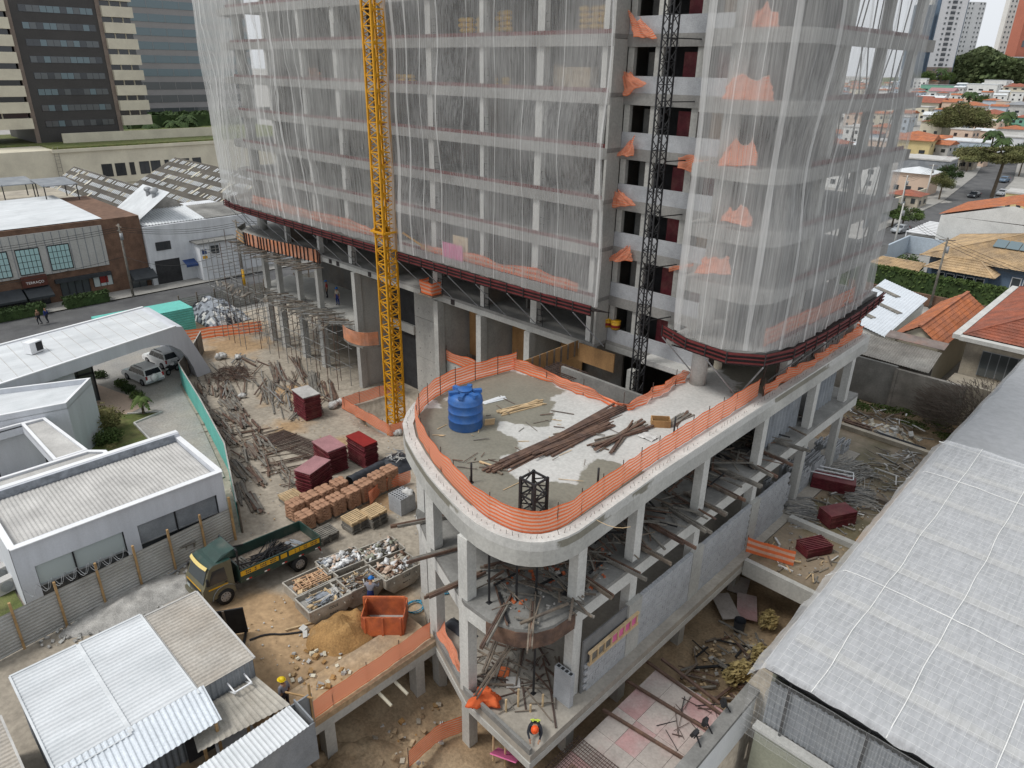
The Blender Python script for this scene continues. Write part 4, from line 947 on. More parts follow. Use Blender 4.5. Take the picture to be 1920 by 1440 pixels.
m=MB(); m.box(3.60,3.72,-1.08,1.08,.42,.66); m.build('bumper','truck_khaki',tr)
m=MB(); m.box(3.625,3.645,-.8,.8,.95,1.12); m.build('grille','black_steel',tr)
m=MB(); m.box(3.625,3.64,-.85,.85,1.2,1.27); m.build('front_stripe','truck_yellow',tr)
m=MB(); m.grid(8,2,lambda u,v:(3.28+.12*v-.08*(2*u-1)**2,-.92+1.84*u,2.40-.14*v)); m.build('sun_visor','visor',tr,True)
m=MB(); m.hexa([(1.75,-.8,2.42),(2.75,-.8,2.42),(2.75,.8,2.42),(1.75,.8,2.42),(1.7,-.78,2.80),(2.35,-.74,2.66),(2.35,.74,2.66),(1.7,.78,2.80)]); m.build('wind_deflector','truck_green',tr)
m=MB(); m.box(-2.9,3.2,-.42,-.28,.55,.78); m.box(-2.9,3.2,.28,.42,.55,.78); m.box(-2.85,1.85,-.9,.9,.80,.92); m.build('chassis','black_steel',tr)
bedx0,bedx1=-2.95,1.75
m=MB(); m.box(bedx0,bedx1,-1.12,1.12,.93,1.03); m.build('bed_floor','wood_old',tr)
for s_ in (-1,1):
    m=MB(); m.box(bedx0,bedx1,s_*1.12-.035,s_*1.12+.035,.9,1.62); b_=m.build('side_board','truck_green',tr)
    for a,b in ((-2.85,-1.0),(-.4,1.70)):
        m=MB(); m.box(a,b,s_*1.162-.005,s_*1.162+.005,1.28,1.56); m.build('yellow_panel','truck_yellow',b_)
        m=MB(); rr=random.Random(int(a*10)); x=a+.15
        while x<b-.2:
            l=rr.uniform(.04,.09); m.box(x,x+l,s_*1.169-.002,s_*1.169+.002,1.44,1.51); m.box(x,x+l,s_*1.169-.002,s_*1.169+.002,1.32,1.39); x+=l+(.03 if rr.random()<.75 else .22)
        o=m.build('panel_marks','text_dark',b_); o['kind']='stuff'
    m=MB(); m.box(-.88,-.52,s_*1.162-.005,s_*1.162+.005,1.28,1.54); m.build('yellow_panel','truck_yellow',b_)
    for k in range(5):
        m=MB(); x=-2.7+k*1.0; m.box(x,x+.14,s_*1.16-.004,s_*1.16+.004,.95,1.02,0); m.box(x-.16,x-.002,s_*1.16-.004,s_*1.16+.004,.95,1.02,1); m.build('reflector',['text_white','red_light'],b_)
for x in (bedx0,bedx1):
    m=MB(); m.box(x-.035,x+.035,-1.08,1.08,.9,1.62 if x<0 else 1.9); m.build('end_board','truck_green',tr)
m=MB()
for s_ in (-1,1): m.bar((1.7,s_*1.0,1.9),(.5,s_*1.0,1.66),.07)
m.bar((1.7,-1.0,2.75),(1.7,1.0,2.75),.08); m.bar((1.7,-1.0,1.0),(1.7,-1.0,2.75),.08); m.bar((1.7,1.0,1.0),(1.7,1.0,2.75),.08); m.build('headboard_frame','black_steel',tr)
for x,dl in ((2.55,False),(-1.6,True)):
    for s_ in (-1,1): wheel(tr,x,s_*(.93 if not dl else .86),.46,.46,.26,dl)
m=MB(); m.box(-2.97,-2.94,-1.05,-.85,.62,.76); m.box(-2.97,-2.94,.85,1.05,.62,.76); m.build('tail_lights','red_light',tr)
# load in the truck bed: own things
ld=thing('rod_bundle','heap of dark steel rods lying in the truck bed','rod bundle',(20.75,-20.0,gz(20.75,-20.0)+.98)); ld.rotation_euler=slope(20.75,-20.0,rad(-70)); boards(ld,60,2.3,1.0,.42,'black_steel',w=(.03,.05),ang=.35,name='rod',rod=True)
ld=thing('steel_channels','few blue grey steel channels lying in the truck bed','steel channel',(20.9,-18.6,gz(20.9,-18.6)+.98)); ld.rotation_euler=slope(20.9,-18.6,rad(20)); boards(ld,6,1.5,1.2,.04,'wall_metal',w=(.07,.1),ang=.1)
# pallets
def pallet(label,loc,rz,mat,group=None,tilt=None):
    t=thing('pallet',label,'pallet',loc,rz,group)
    if tilt is not None: t.rotation_euler=tilt
    for k in range(7):
        o=link('deck_board',ubox(mat),t); o.location=(0,-.5+k*.1667,.125); o.scale=(1.2,.10,.022)
    for x in (-.55,0,.55):
        o=link('stringer',ubox(mat),t); o.location=(x,0,.065); o.scale=(.09,1.1,.098)
    for y in (-.45,0,.45):
        o=link('bottom_board',ubox(mat),t); o.location=(0,y,.008); o.scale=(1.2,.10,.016)
    return t
pallet('pallet lying in the truck bed behind the cab',(20.6,-21.7,gz(20.6,-21.7)+.98),rad(5),'wood_gray')
a=gr(330,1065); pallet('grey pallet leaning upright against the corrugated fence',(16.7,-22.9,gz(16.7,-22.9)+.6),0,'wood_gray',tilt=(0,rad(-68),0))
# ================================================================ skips
def skip(label,c,rz,fill):
    t=ground_thing('skip',label,'skip',c.x,c.y,rz,'refuse skips in the yard',.02)
    L,Wd,Hh=1.16,.74,1.15
    def ring_(l0,l1,w_,z): return [(-l0,-w_,z),(l1,-w_,z),(l1,w_,z),(-l0,w_,z)]
    bot=ring_(.66,.66,.66,.12); mid=ring_(L,L,Wd,.62); top=ring_(L,L,Wd,Hh); e=.05
    m=MB()
    for a,b in ((bot,mid),(mid,top)):
        for i in range(4): m.face([a[i],a[(i+1)%4],b[(i+1)%4],b[i]])
    ti=[(x*.96,y*.94,z) for x,y,z in top]; mi_=[(x*.96,y*.94,z) for x,y,z in mid]; bi=[(x*.95,y*.94,z+.03) for x,y,z in bot]
    for a,b in ((mi_,bi),(ti,mi_)):
        for i in range(4): m.face([a[i],a[(i+1)%4],b[(i+1)%4],b[i]])
    m.face(bot[::-1]); m.face(bi)
    m.build('hull','skip_paint',t)
    m=MB()
    for i in range(4): m.bar(top[i],top[(i+1)%4],.06,.06)
    m.build('rim','skip_rim',t)
    for s_ in (-1,1):
        for x in (-.7,.7):
            m=MB(); m.tube((x,s_*(Wd),.85),(x,s_*(Wd+.13),.85),.045,n=8); m.build('lifting_pin','skip_paint',t)
        m=MB(); m.bar((-1.0,s_*(Wd+.015),.66),(-.95,s_*(Wd+.015),1.1),.05,.03); m.bar((1.0,s_*(Wd+.015),.66),(.95,s_*(Wd+.015),1.1),.05,.03); m.build('stiffener','skip_paint',t)
        w1=txt('COLE',.20,'text_dark',t,(.12,s_*(Wd+.008),.88),(rad(90),0,0 if s_<0 else rad(180)))
        w2=txt('LIX',.34,'text_dark',t,(.12,s_*(Wd-.012),.60),(rad(88),0,0 if s_<0 else rad(180)))
    m=MB(); m.box(-1.08,1.08,-.68,.68,.63,.88); m.build('load_base','rubble',t)
    return t
def skipfill(t,label,mats,seed,kind):
    rnd=random.Random(seed); f=thing({'bags':'rubbish_heap','wood':'timber_scrap','mix':'rubble_load','flat':'sheet_scrap'}[kind],label,'scrap load',t.location); f.rotation_euler=t.rotation_euler.copy(); f.scale=(.9,.88,1)
    m=MB()
    if kind=='bags':
        for k in range(44): m.ball((rnd.uniform(-1,1),rnd.uniform(-.62,.62),1.0+rnd.uniform(-.1,.28)),rnd.uniform(.1,.26),rnd.uniform(.1,.22),rnd.uniform(.07,.18),rnd.randrange(len(mats)),8,.55,rnd)
        for k in range(60): m.obox((rnd.uniform(-1.1,1.1),rnd.uniform(-.7,.7),1.08+rnd.uniform(-.1,.25)),rnd.uniform(.1,.45),rnd.uniform(.06,.3),rnd.uniform(.02,.06),rnd.uniform(0,3),rnd.randrange(len(mats)),(rnd.uniform(-.5,.5),rnd.uniform(-.5,.5)))
    else:
        n=110 if kind=='mix' else 60
        for k in range(n):
            a=rnd.uniform(0,3.14) if kind=='mix' else rnd.choice((0,1.57))+rnd.gauss(0,.15); l=rnd.uniform(.2,.9); c=Vector((rnd.uniform(-.85,.85),rnd.uniform(-.5,.5),.95+rnd.uniform(-.05,.28)))
            d=Vector((math.cos(a)*l/2,math.sin(a)*l/2*.8,rnd.uniform(-.08,.08))); m.bar(c-d,c+d,rnd.uniform(.03,.09),rnd.uniform(.02,.07),rnd.randrange(len(mats)))
        for k in range(30): m.obox((rnd.uniform(-1,1),rnd.uniform(-.65,.65),.92+rnd.uniform(-.05,.2)),rnd.uniform(.1,.4),rnd.uniform(.1,.3),rnd.uniform(.05,.15),rnd.uniform(0,3),rnd.randrange(len(mats)),(rnd.uniform(-.4,.4),rnd.uniform(-.4,.4)))
    o=m.build('scrap_pieces',mats,f,kind=='bags'); o['kind']='stuff'
    if kind=='wood':
        for k in range(9):
            o=link('batten',ubox('wood_pink'),f); o.location=(rnd.uniform(-.2,.2),-.55+k*.13,1.12+rnd.uniform(0,.16)); o.scale=(rnd.uniform(1.4,2.1),.05,.035); o.rotation_euler=(0,rnd.gauss(0,.05),rnd.gauss(0,.08))
        for k in range(6):
            o=link('batten',ubox('wood_pink'),f); o.location=(-.8+k*.32,rnd.uniform(-.1,.1),1.22+rnd.uniform(0,.08)); o.scale=(.05,rnd.uniform(.8,1.2),.035); o.rotation_euler=(rnd.gauss(0,.05),0,rnd.gauss(0,.12))
    if kind=='flat':
        for k in range(4):
            o=link('sheet',ubox(rnd.choice(('tarp_gray','wall_metal','roof_gray'))),f); o.location=(rnd.uniform(-.2,.2),-.2+k*.12,1.0+k*.05); o.scale=(rnd.uniform(1.4,1.9),rnd.uniform(.3,.5),.02); o.rotation_euler=(rnd.gauss(0,.12),rnd.gauss(0,.06),rnd.gauss(0,.1))
sk=[((582,1092),'skip heaped with light timber battens next to the truck','wood',['wood_pink','wood_new','wood_old']),((606,1122),'skip filled with dark sheet scrap beside the timber skip','flat',['tarp_gray','wood_gray','rubble','wood_new']),
    ((640,1055),'skip overflowing with white plastic sacks','bags',['bag_bright','bag_bright','bag_white','tarp_gray','stucco_peach']),((668,1092),'skip of broken wood and rubble with a worker leaning on it','mix',['wood_new','rubble','wood_gray','bag_white','brickwall']),
    ((712,1035),'skip of pale plaster rubble and sacks behind the others','bags',['bag_bright','stucco_peach','olive','rubble','wood_old']),((742,1066),'skip of pinkish plaster rubble beside podium column','bags',['stucco_peach','bag_bright','stucco_old','brickwall'])]
for k,((u,v),lb,kd,ms) in enumerate(sk):
    c=gr(u,v+14); c.z=0; q=at(u,v,gz(c.x,c.y)+1.1); t=skip(lb,q,rad(86)+R.uniform(-.06,.06),kd); skipfill(t,lb.replace('skip','load in the skip',1),ms,40+k,kd)
# ================================================================ workers
wk=pose(lel=(-.36,.18,1.22),rel=(.36,.18,1.22),lwr=(-.30,.42,1.25),rwr=(.30,.42,1.25),lpa=(-.27,.50,1.22),rpa=(.27,.50,1.22),chs=(0,.10,1.30),nck=(0,.16,1.46),hed=(0,.20,1.57),hdt=(0,.22,1.69),lsh=(-.19,.10,1.40),rsh=(.19,.10,1.40),lhp=(-.09,-.02,.88),rhp=(.09,-.02,.88),lan=(-.06,-.08,.09),ran=(.10,-.03,.09),lto=(-.06,.06,.04),rto=(.11,.12,.04))
c=gr(697,1139); t,h,ax,fw=person('person','worker in blue helmet, grey shirt and navy trousers leaning on a skip',wk,(c.x,c.y,c.z-.03),rad(38),['cloth_gray','cloth_blue','skin','cloth_gray','rubber'],scale=1.03); helmet(t,h,ax,fw,'helmet_blue')
c=gr(538,1330); t,h,ax,fw=person('person','worker in yellow helmet and grey shirt standing behind the site huts',pose(),(c.x,c.y,c.z-.03),rad(100),['cloth_gray','cloth_dark','skin','skin','rubber']); helmet(t,h,ax,fw,'helmet_yellow')
cr=pose(pel=(0,-.15,.42),wst=(0,-.02,.55),chs=(0,.22,.68),nck=(0,.38,.72),hed=(0,.46,.74),hdt=(0,.56,.80),lsh=(-.19,.24,.70),rsh=(.19,.24,.70),lel=(-.28,.42,.48),rel=(.28,.42,.48),lwr=(-.2,.62,.32),rwr=(.2,.62,.32),lpa=(-.17,.70,.28),rpa=(.17,.70,.28),lhp=(-.1,-.15,.40),rhp=(.1,-.15,.40),lkn=(-.2,.22,.36),rkn=(.16,.18,.12),lan=(-.2,.05,.09),ran=(.15,-.28,.10),lto=(-.21,.2,.04),rto=(.15,-.34,.03))
c=at(1003,1372,1.1); t,h,ax,fw=person('person','crouching worker in orange helmet and yellow reflective vest on the ground slab',cr,(c.x,c.y,1.08),rad(-140),['cloth_dark','cloth_dark','skin','cloth_dark','rubber']); helmet(t,h,ax,fw,'helmet_orange')
m=MB()
for s_ in (-1,1): m.bar(Vector((s_*.09,-.02,.73)),Vector((s_*.1,.24,.88)),.07,.02)
m.bar(Vector((-.2,.08,.78)),Vector((.2,.08,.78)),.06,.02); m.build('reflective_vest','vest',t)
a=at(634,572,4.6); t,h,ax,fw=person('person','worker in blue helmet and beige shirt on the tower storey slab',pose(),(a.x,a.y,4.6),rad(200),['stucco_old','cloth_blue','skin','skin','rubber']); helmet(t,h,ax,fw,'helmet_blue')
a=at(606,560,4.6); t,h,ax,fw=person('person','worker in red shirt near scaffold on the tower storey slab',pose(),(a.x,a.y+.5,4.6),rad(160),['panel_bright','cloth_dark','skin','skin','rubber']); helmet(t,h,ax,fw,'helmet_blue')
c=gr(76,611); person('person','pedestrian in brown and black walking on the pavement by the hedge',pose(lkn=(-.11,.14,.5),lan=(-.12,.02,.12),rkn=(.11,-.03,.5),ran=(.12,-.25,.12)),(c.x,c.y,c.z+.16),rad(120),['brickwall','cloth_dark','skin','cloth_dark','rubber'])
c=gr(91,608); person('person','pedestrian in dark blue walking beside another on the pavement',pose(rkn=(.11,.14,.5),ran=(.12,.02,.12),lkn=(-.11,-.03,.5),lan=(-.12,-.25,.12)),(c.x,c.y,c.z+.16),rad(120),['cloth_blue','cloth_dark','skin','cloth_blue','rubber'])
# ================================================================ orange tipping box, soil, yard clutter
A0,L0,W0,r0=rect((665,1170),(728,1148),(755,1190),2.2)
t=ground_thing('concrete_skip_box','orange steel material box with lifting bar standing on soil','steel box',28.9,-18.35,rad(45),None,.03)
for s_ in (-1,1):
    m=MB(); m.box(-1.0,1.0,s_*.75-.025,s_*.75+.025,.05,1.15); m.build('side_plate','orange_steel',t)
    m=MB(); m.box(s_*1.0-.025,s_*1.0+.025,-.72,.72,.05,1.15); m.build('end_plate','orange_steel',t)
    for k in range(3):
        m=MB(); m.box(-.9+k*.85,-.8+k*.85,s_*.78,s_*.84,.05,1.12); m.build('stiffener','orange_steel',t)
    m=MB(); m.bar((s_*.98,0,.9),(s_*.98,0,1.75),.09); m.build('lifting_post','orange_steel',t)
m=MB(); m.bar((-.98,0,1.72),(.98,0,1.72),.10); m.build('lifting_bar','orange_steel',t)
m=MB(); m.box(-.97,.97,-.72,.72,.05,.12); m.build('floor_plate','concrete',t)
c=gr(650,1215); heap('soil_heap','heap of ochre excavated soil beside the orange steel box','soil heap',27.75,-20.1,1.45,1.8,1.05,'ochre',4.,.5)
rubble('soil_lumps','pale lumps of broken soil and concrete at the foot of ochre heap',28.9,-22.0,1.6,1.4,60,['stucco_cream','rubble','ochre'],3,(.06,.25))
rubble('broken_concrete','white lumps of broken concrete lying beside the skips',26.7,-21.0,.6,.5,10,['concrete_pale'],5,(.15,.4))
c=gr(250,1130); heap('rubble_mound','long mound of grey crushed rubble along the corrugated fence','rubble mound',18.4,-26.2,1.5,3.4,.45,'rubble',8.,.5)
rubble('rubble','grey crushed rubble spread along the corrugated fence',18.4,-25.6,1.8,5.2,420,['rubble','concrete_pale','concrete_dark'],6,(.04,.18))
m=MB(); m.path(smooth_path([gr(235,1140),gr(270,1110),gr(330,1070),gr(372,1040)],1),.06,6); tag(m.build('pipe','gray_steel'),'grey plastic pipe lying on rubble beside the truck','pipe')
m=MB(); m.path(smooth_path([gr(455,1215),gr(463,1180),gr(452,1165)],2),.07,7); m.path(smooth_path([gr(468,1200),gr(500,1188),gr(540,1190),gr(640,1170)],2),.05,7); tag(m.build('hose','black_steel'),'black drainage hose curling over the bare soil','hose')
m=MB(); m.bar(gr(535,1183)+Vector((0,0,.05)),gr(668,1146)+Vector((0,0,.05)),.08,.06); tag(m.build('timber_plank','wood_new'),'long timber plank lying in front of the skips','plank')
t=thing('gate_sheet','dark tarred sheet gate leaning by the site hut','gate',gr(430,1195)); 
m=MB(); m.obox((0,0,.9),1.7,.06,1.8,rad(60),0,(.2,0)); m.build('sheet','black_steel',t); m=MB(); m.obox((.02,-.05,.9),.1,.06,1.8,rad(60),0,(.2,0)); m.build('frame','wood_old',t)
rubble('paper_litter','small pale scraps and chips scattered over the yard',10,-12,14,9,420,['bag_white','wood_new','concrete_pale','stucco_peach'],91,(.03,.09))
rubble('paper_litter','small pale scraps scattered over bare soil near the skips',26,-20,3,4,110,['bag_white','wood_new','concrete_pale'],92,(.03,.09))
# blue hose coils
def coil(label,c,r_,n=4):
    m=MB()
    for k in range(n):
        pts=[(c.x+(r_+.05*math.sin(k*2.))*math.cos(a*math.pi/8),c.y+(r_+.04*k%.1)*math.sin(a*math.pi/8),c.z+.04+k*.045) for a in range(17)]; m.path(pts,.025,5)
    tag(m.build('hose_coil','plastic_blue',None,True),label,'hose')
coil('coil of bright blue hose on the ground inside podium column',at(833,1105,1.1),.42); coil('pale blue hose coiled on the yard by podium column',gr(778,1140),.42,3)
# ================================================================ stacks
def panels(label,p0,p1,p2,zt,mat,top,n=None,h=None):
    g=gr(*p1); c,L,Wd,rz=rect(p0,p1,p2,zt); zb=gz(c.x,c.y); H=zt-zb; k=n or int(H/.135)
    t=thing('panel_stack',label,'panel stack',(c.x,c.y,zb),rz,'stacks of formwork panels'); me=None
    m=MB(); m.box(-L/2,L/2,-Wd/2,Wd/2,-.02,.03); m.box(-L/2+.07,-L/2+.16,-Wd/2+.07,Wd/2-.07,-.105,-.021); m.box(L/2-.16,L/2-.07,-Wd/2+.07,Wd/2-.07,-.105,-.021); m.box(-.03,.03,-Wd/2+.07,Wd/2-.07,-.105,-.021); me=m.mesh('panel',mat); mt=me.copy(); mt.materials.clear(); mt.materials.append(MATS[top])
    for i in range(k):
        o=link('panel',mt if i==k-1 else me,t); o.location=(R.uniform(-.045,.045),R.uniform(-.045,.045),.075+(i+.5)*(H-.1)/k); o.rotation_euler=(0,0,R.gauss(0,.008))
    for y in (-.3,.3):
        o=link('bearer',ubox('wood_old'),t); o.location=(0,y*Wd,.04); o.scale=(L,.1,.08)
    return t
def z6(x,y): return (520+x/5.143,700+y/5.143)
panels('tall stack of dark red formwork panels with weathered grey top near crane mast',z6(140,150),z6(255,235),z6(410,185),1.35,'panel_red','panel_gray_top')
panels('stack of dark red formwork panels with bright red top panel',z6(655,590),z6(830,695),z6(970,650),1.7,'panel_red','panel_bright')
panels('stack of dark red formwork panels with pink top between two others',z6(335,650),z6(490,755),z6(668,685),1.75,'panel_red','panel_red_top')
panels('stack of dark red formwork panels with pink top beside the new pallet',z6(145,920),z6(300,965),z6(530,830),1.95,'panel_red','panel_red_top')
def bagstack(i,zx,zy,lab,row):
    u,v=z6(zx,zy); zt=1.45; c=at(u,v,zt); zb=gz(c.x,c.y); H=zt-zb; t=thing('bag_pallet',lab,'bag stack',(c.x,c.y,zb),rad(2)+R.uniform(-.04,.04),'pallets of brown sacks in rows')
    t.scale=(.82,.86,1)
    o=link('pallet_base',ubox('wood_gray'),t); o.location=(0,0,.06); o.scale=(1.15,1.05,.12)
    key='bagme'
    if key not in _uc:
        m=MB(); m.ball((0,0,0),.30,.21,.07,0,12); 
        for k,(x,y,z) in enumerate(m.v): m.v[k]=(max(-.28,min(.28,x*1.25)),max(-.19,min(.19,y*1.25)),max(-.05,min(.055,z*1.3)))
        _uc[key]=m.mesh('bag','bag_brown',True)
    n=int((H-.12)/.105)
    for k in range(n):
        z=.12+.055+k*(H-.17)/n
        lay=[(-.29,-.33,0),(-.29,.05,0),(.29,-.33,0),(.29,.05,0),(-.29,.40,0),(.29,.40,0)] if k%2 else [(-.37,-.23,1),(0.,-.23,1),(.37,-.23,1),(-.37,.31,1),(0,.31,1),(.37,.31,1)]
        for x,y,r_ in lay:
            if k<n-1 and abs(x)<.1 and abs(y)<.1: continue
            o=link('sack',_uc[key],t); o.location=(x+R.uniform(-.02,.02),y+R.uniform(-.02,.02)-.04,z); o.rotation_euler=(0,0,r_*math.pi/2+R.gauss(0,.04))
fr=[(260,1340),(410,1250),(560,1180),(705,1110),(830,1040),(955,965),(1075,905)]; bk=[(165,1230),(310,1160),(445,1100),(590,1030)]
OR=['first','second','third','fourth','fifth','sixth','last']
for i,(x,y) in enumerate(fr): bagstack(i,x,y,'%s pallet of brown sacks in the long row counted from the truck'%OR[i],0)
for i,(x,y) in enumerate(bk): bagstack(i,x,y,'%s pallet of brown sacks in the short row counted from the new pallets'%(OR[i] if i<3 else 'last'),1)
# black sheeting over stacks
t=None; m=MB(); c,L,Wd,rz=rect(z6(630,960),z6(700,1030),z6(1060,860),.9); cm=Matrix.Rotation(rz,3,'Z')
a,b=at(*z6(690,1000),1.0),at(*z6(1010,845),.9); m.grid(30,8,lambda u,v:a.lerp(b,u)+Vector((.9*(v-.5),.25*(v-.5),-(abs(v-.5)*2)**4*1.0+.06*nz(u*9,v*5))))
tag(m.build('black_sheeting','tarp_black',None,True),'black plastic sheeting covering a low stack behind the brown sacks','tarpaulin')
a=at(*z6(1130,780),.6); m=MB(); m.grid(12,12,lambda u,v:(a.x+(u-.5)*2.6,a.y+(v-.5)*3,gz(a.x,a.y)+.65*math.sin(math.pi*u)*math.sin(math.pi*v)+.15*abs(nz(u*6,v*6)))); tag(m.build('black_sheeting','tarp_black',None,True),'rumpled black sheeting under the podium edge behind brown sacks','tarpaulin')
litter('metal_offcuts','pale metal offcuts lying on rumpled black sheeting',a.x,a.y,.9,1.,26,['bag_white','gray_steel'],4,(.3,.7),(.03,.06),0,2,z0=gz(a.x,a.y)+.65)
# timber pallets
P1=at(*z6(930,1300),1.3); P2=at(*z6(745,1370),1.15); P3=gr(628,1000)
for nm,q,n,lab in (('a',P1,7,'new timber pallet in the tallest pallet stack by orange fence'),('b',P2,6,'new timber pallet in the stack beside the tallest one'),('c',Vector((20.0,-16.2,0)),4,'worn timber pallet in the low stack nearest the truck'),('d',at(*z6(125,1130),.8),3,'new timber pallet in the low stack beside pink topped panels')):
    for k in range(n): pallet(lab,(q.x+R.uniform(-.04,.04),q.y+R.uniform(-.04,.04),gz(q.x,q.y)+k*.14),rad(92)+R.gauss(0,.04),'wood_new' if k>n-3 and nm!='c' else 'wood_gray','pallets stacked in the yard')
# concrete block cube
q=at(*z6(1200,1180),1.15); t=thing('block_cube','cube of grey hollow concrete blocks on the yard under podium edge','block stack',(q.x,q.y,gz(q.x,q.y)),rad(3))
m=MB(); m.box(-.095,.095,-.195,.195,-.095,.095,0)
for s_ in (-.095,.095): m.box(-.06,.06,s_-.065,s_+.065,.0951,.0965,1)  # dark caps on a solid block, painted as shade in its cells
hb=m.mesh('block',['block','void_shade'])
for i in range(6):
    for j in range(3):
        for k in range(6):
            if 0<i<5 and j==1 and k<5: continue
            o=link('block',hb,t); o.location=(-.5+i*.2,-.4+j*.4,.1+k*.2)
m=MB(); m.ball((q.x+.3,q.y+.3,gz(q.x,q.y)+1.3),.45,.3,.18,0,12,.3); tag(m.build('plastic_wrap','bag_white',None,True),'crumpled white wrap lying on the cube of concrete blocks','plastic wrap')
# ================================================================ reclaimed timber along the neighbour's fence
rs=random.Random(12); i=0
WH=['beside the rusty wire tangle','next to the wire tangle, with pale offcuts','against the turquoise fence bend','in the middle of the timber strip','under the turquoise fence','beside the rusty mesh mats','by the white building corner','near the low stack of new pallets','in the corner between fence panels','in front of the scaffold legs','behind the grey topped panel stack','below the scaffold plank deck','reaching towards the crane mast fence','beside the white sacks at the crane fence']
for u,v,l,n in ((430,760,3.0,14),(455,790,3.2,14),(430,820,3.4,12),(470,845,3.6,14),(450,880,3.6,12),(476,895,3.4,12),(450,925,3.2,10),(478,945,3.0,10),(405,790,2.6,10),(520,700,5.5,16),(505,735,5,10),(560,690,6,14),(590,720,6,16),(620,735,5,12)):
    c=gr(u,v); w_={0:'grey weathered boards',1:'brown weathered boards'}[i%2]; where=['near the rusty wire tangle','beside the neighbour fence','in the middle of the timber yard','next to the bare concrete strip','by the steel props'][i%5]
    lon=l>4.9; t=ground_thing('board_pile','%s of %s %s'%('long heap' if lon else 'heap',w_,WH[i]),'board pile',c.x,c.y,(rad(-24) if lon else rad(-12))+rs.uniform(-.09,.09),'heaps of old boards in the yard')
    boards(t,n,l,.75,.22,['wood_gray','wood_old','wood_gray','rust_beam'][i%2:][:3],w=(.06,.2),h=(.025,.07),ang=.06,rnd=rs); i+=1
litter('timber_debris','loose sticks and boards strewn along the neighbour fence',2,-11.6,15,3.6,430,['wood_gray','wood_old','rust_beam','wood_gray'],21,(.8,3.0),(.04,.16),-.235,.13,zj=.2,ok=lambda x,y:.8<y-(-16.3+(7.6-x)*.24)<3.7 and x<13.5)
litter('timber_debris','loose bars and boards strewn before the scaffolding',-6,-6.5,9,3.6,110,['wood_gray','rust_beam','wood_old','steel_rod'],22,(1.2,4.5),(.03,.14),-.38,.28,zj=.16)
litter('cross_bearers','thin bearers laid across the yard under the timber',4,-12.6,10,1.5,40,['wood_old','rust_beam'],23,(2,3.6),(.05,.09),1.4,.12,zj=.02)
litter('rebar_mats','rusty mesh of thin bars lying between timber and panel stacks',7.5,-10.2,.001,.001,0,['rebar'],24)if 0 else None
t=ground_thing('mesh_mat','dark rusty reinforcement mats lying flat beside the panel stacks','mesh mat',8.2,-10.6,rad(9))
m=MB()
for k in range(46): m.bar((-4,-1.1+k*.05,.06),(4,-1.1+k*.05+R.uniform(-.1,.1),.06+R.uniform(0,.05)),.02)
for k in range(22): m.bar((-4+k*.38,-1.2,.09),(-4+k*.38,1.2,.09),.02)
o=m.build('wires','rebar',t); o['kind']='stuff'
c=gr(435,705); rs=random.Random(5)
m=MB()
for k in range(160):
    a=rs.uniform(0,6.28); q=rs.random()**.5*1.7; p=Vector((c.x+q*math.cos(a),c.y+q*math.sin(a),c.z+rs.random()*1.1*(1-q/2))); d=Vector((rs.gauss(0,.7),rs.gauss(0,.7),rs.gauss(0,.22)))
    m.path([p-d,p+Vector((rs.gauss(0,.2),rs.gauss(0,.2),.15)),p+d],.018,4,rs.randrange(2))
tag(m.build('wire_tangle',['rebar','rust_beam']),'rusty brown tangle of scrap reinforcement wire by the fence corner','scrap heap',kind='stuff')
WS=['on top of the rusty wire tangle','beside the rusty wire tangle','against the crane mast fence','in front of the crane mast fence','among the weathered boards','under the podium rim beside the crane fence','between podium rim and crane fence corner']
for iw,(u,v,r_) in enumerate(((415,672,.55),(447,672,.4),(640,758,.45),(625,765,.5),(455,745,.35),(760,800,.35),(745,815,.4))):
    c=gr(u,v); m=MB()
    for k in range(5): m.ball((c.x+R.uniform(-r_,r_)*.6,c.y+R.uniform(-r_,r_)*.6,c.z+r_*.5),r_*R.uniform(.4,.8),r_*R.uniform(.4,.8),r_*R.uniform(.4,.7),0,9,.3)
    tag(m.build('sack_heap','bag_white',None,True),'heap of dirty white sacks '+WS[iw],'sack heap','white sack heaps in the yard')
# tarpaulin heap by the street hoarding
c=gr(400,590)
m=MB(); m.grid(26,22,lambda u,v:(c.x-4.5+9*u,c.y-2.5+5*v,c.z+2.0*(math.sin(math.pi*u)*math.sin(math.pi*v))**.6*(1+.4*nz(u*5,v*5))+.2*nz(u*12,v*12)),mfn=lambda i,j:int(abs(nz(i*.23,j*.23))*6)%3)
tag(m.build('tarpaulin_heap',['tarp_gray','tarp_black','bag_white'],None,True),'grey and black tarpaulins heaped over materials near the hoarding','tarpaulin')
c=gr(422,603); m=MB(); m.tube((0,0,0),(0,0,.95),.3,n=16); m.tube((0,0,.3),(0,0,.34),.32,n=16); m.tube((0,0,.62),(0,0,.66),.32,n=16); o=m.build('barrel','cloth_blue',None,True); o.location=c; tag(o,'dark blue barrel standing behind the long orange fence','barrel')
c=gr(800,710); t=thing('site_table','pale green table with white sheets by the tower pier','table',Vector((c.x,c.y,gz(c.x,c.y))),rad(5))
m=MB(); m.box(-1,1,-.5,.5,.75,.85); m.build('top','teal' if 0 else 'olive',t); m=MB(); m.box(-.7,.3,-.35,.3,.851,.9); m.build('sheets','bag_white',t)
for x in (-.9,.9):
    for y in (-.42,.42): m=MB(); m.box(x-.05,x+.05,y-.05,y+.05,0,.75); m.build('leg','wood_old',t)
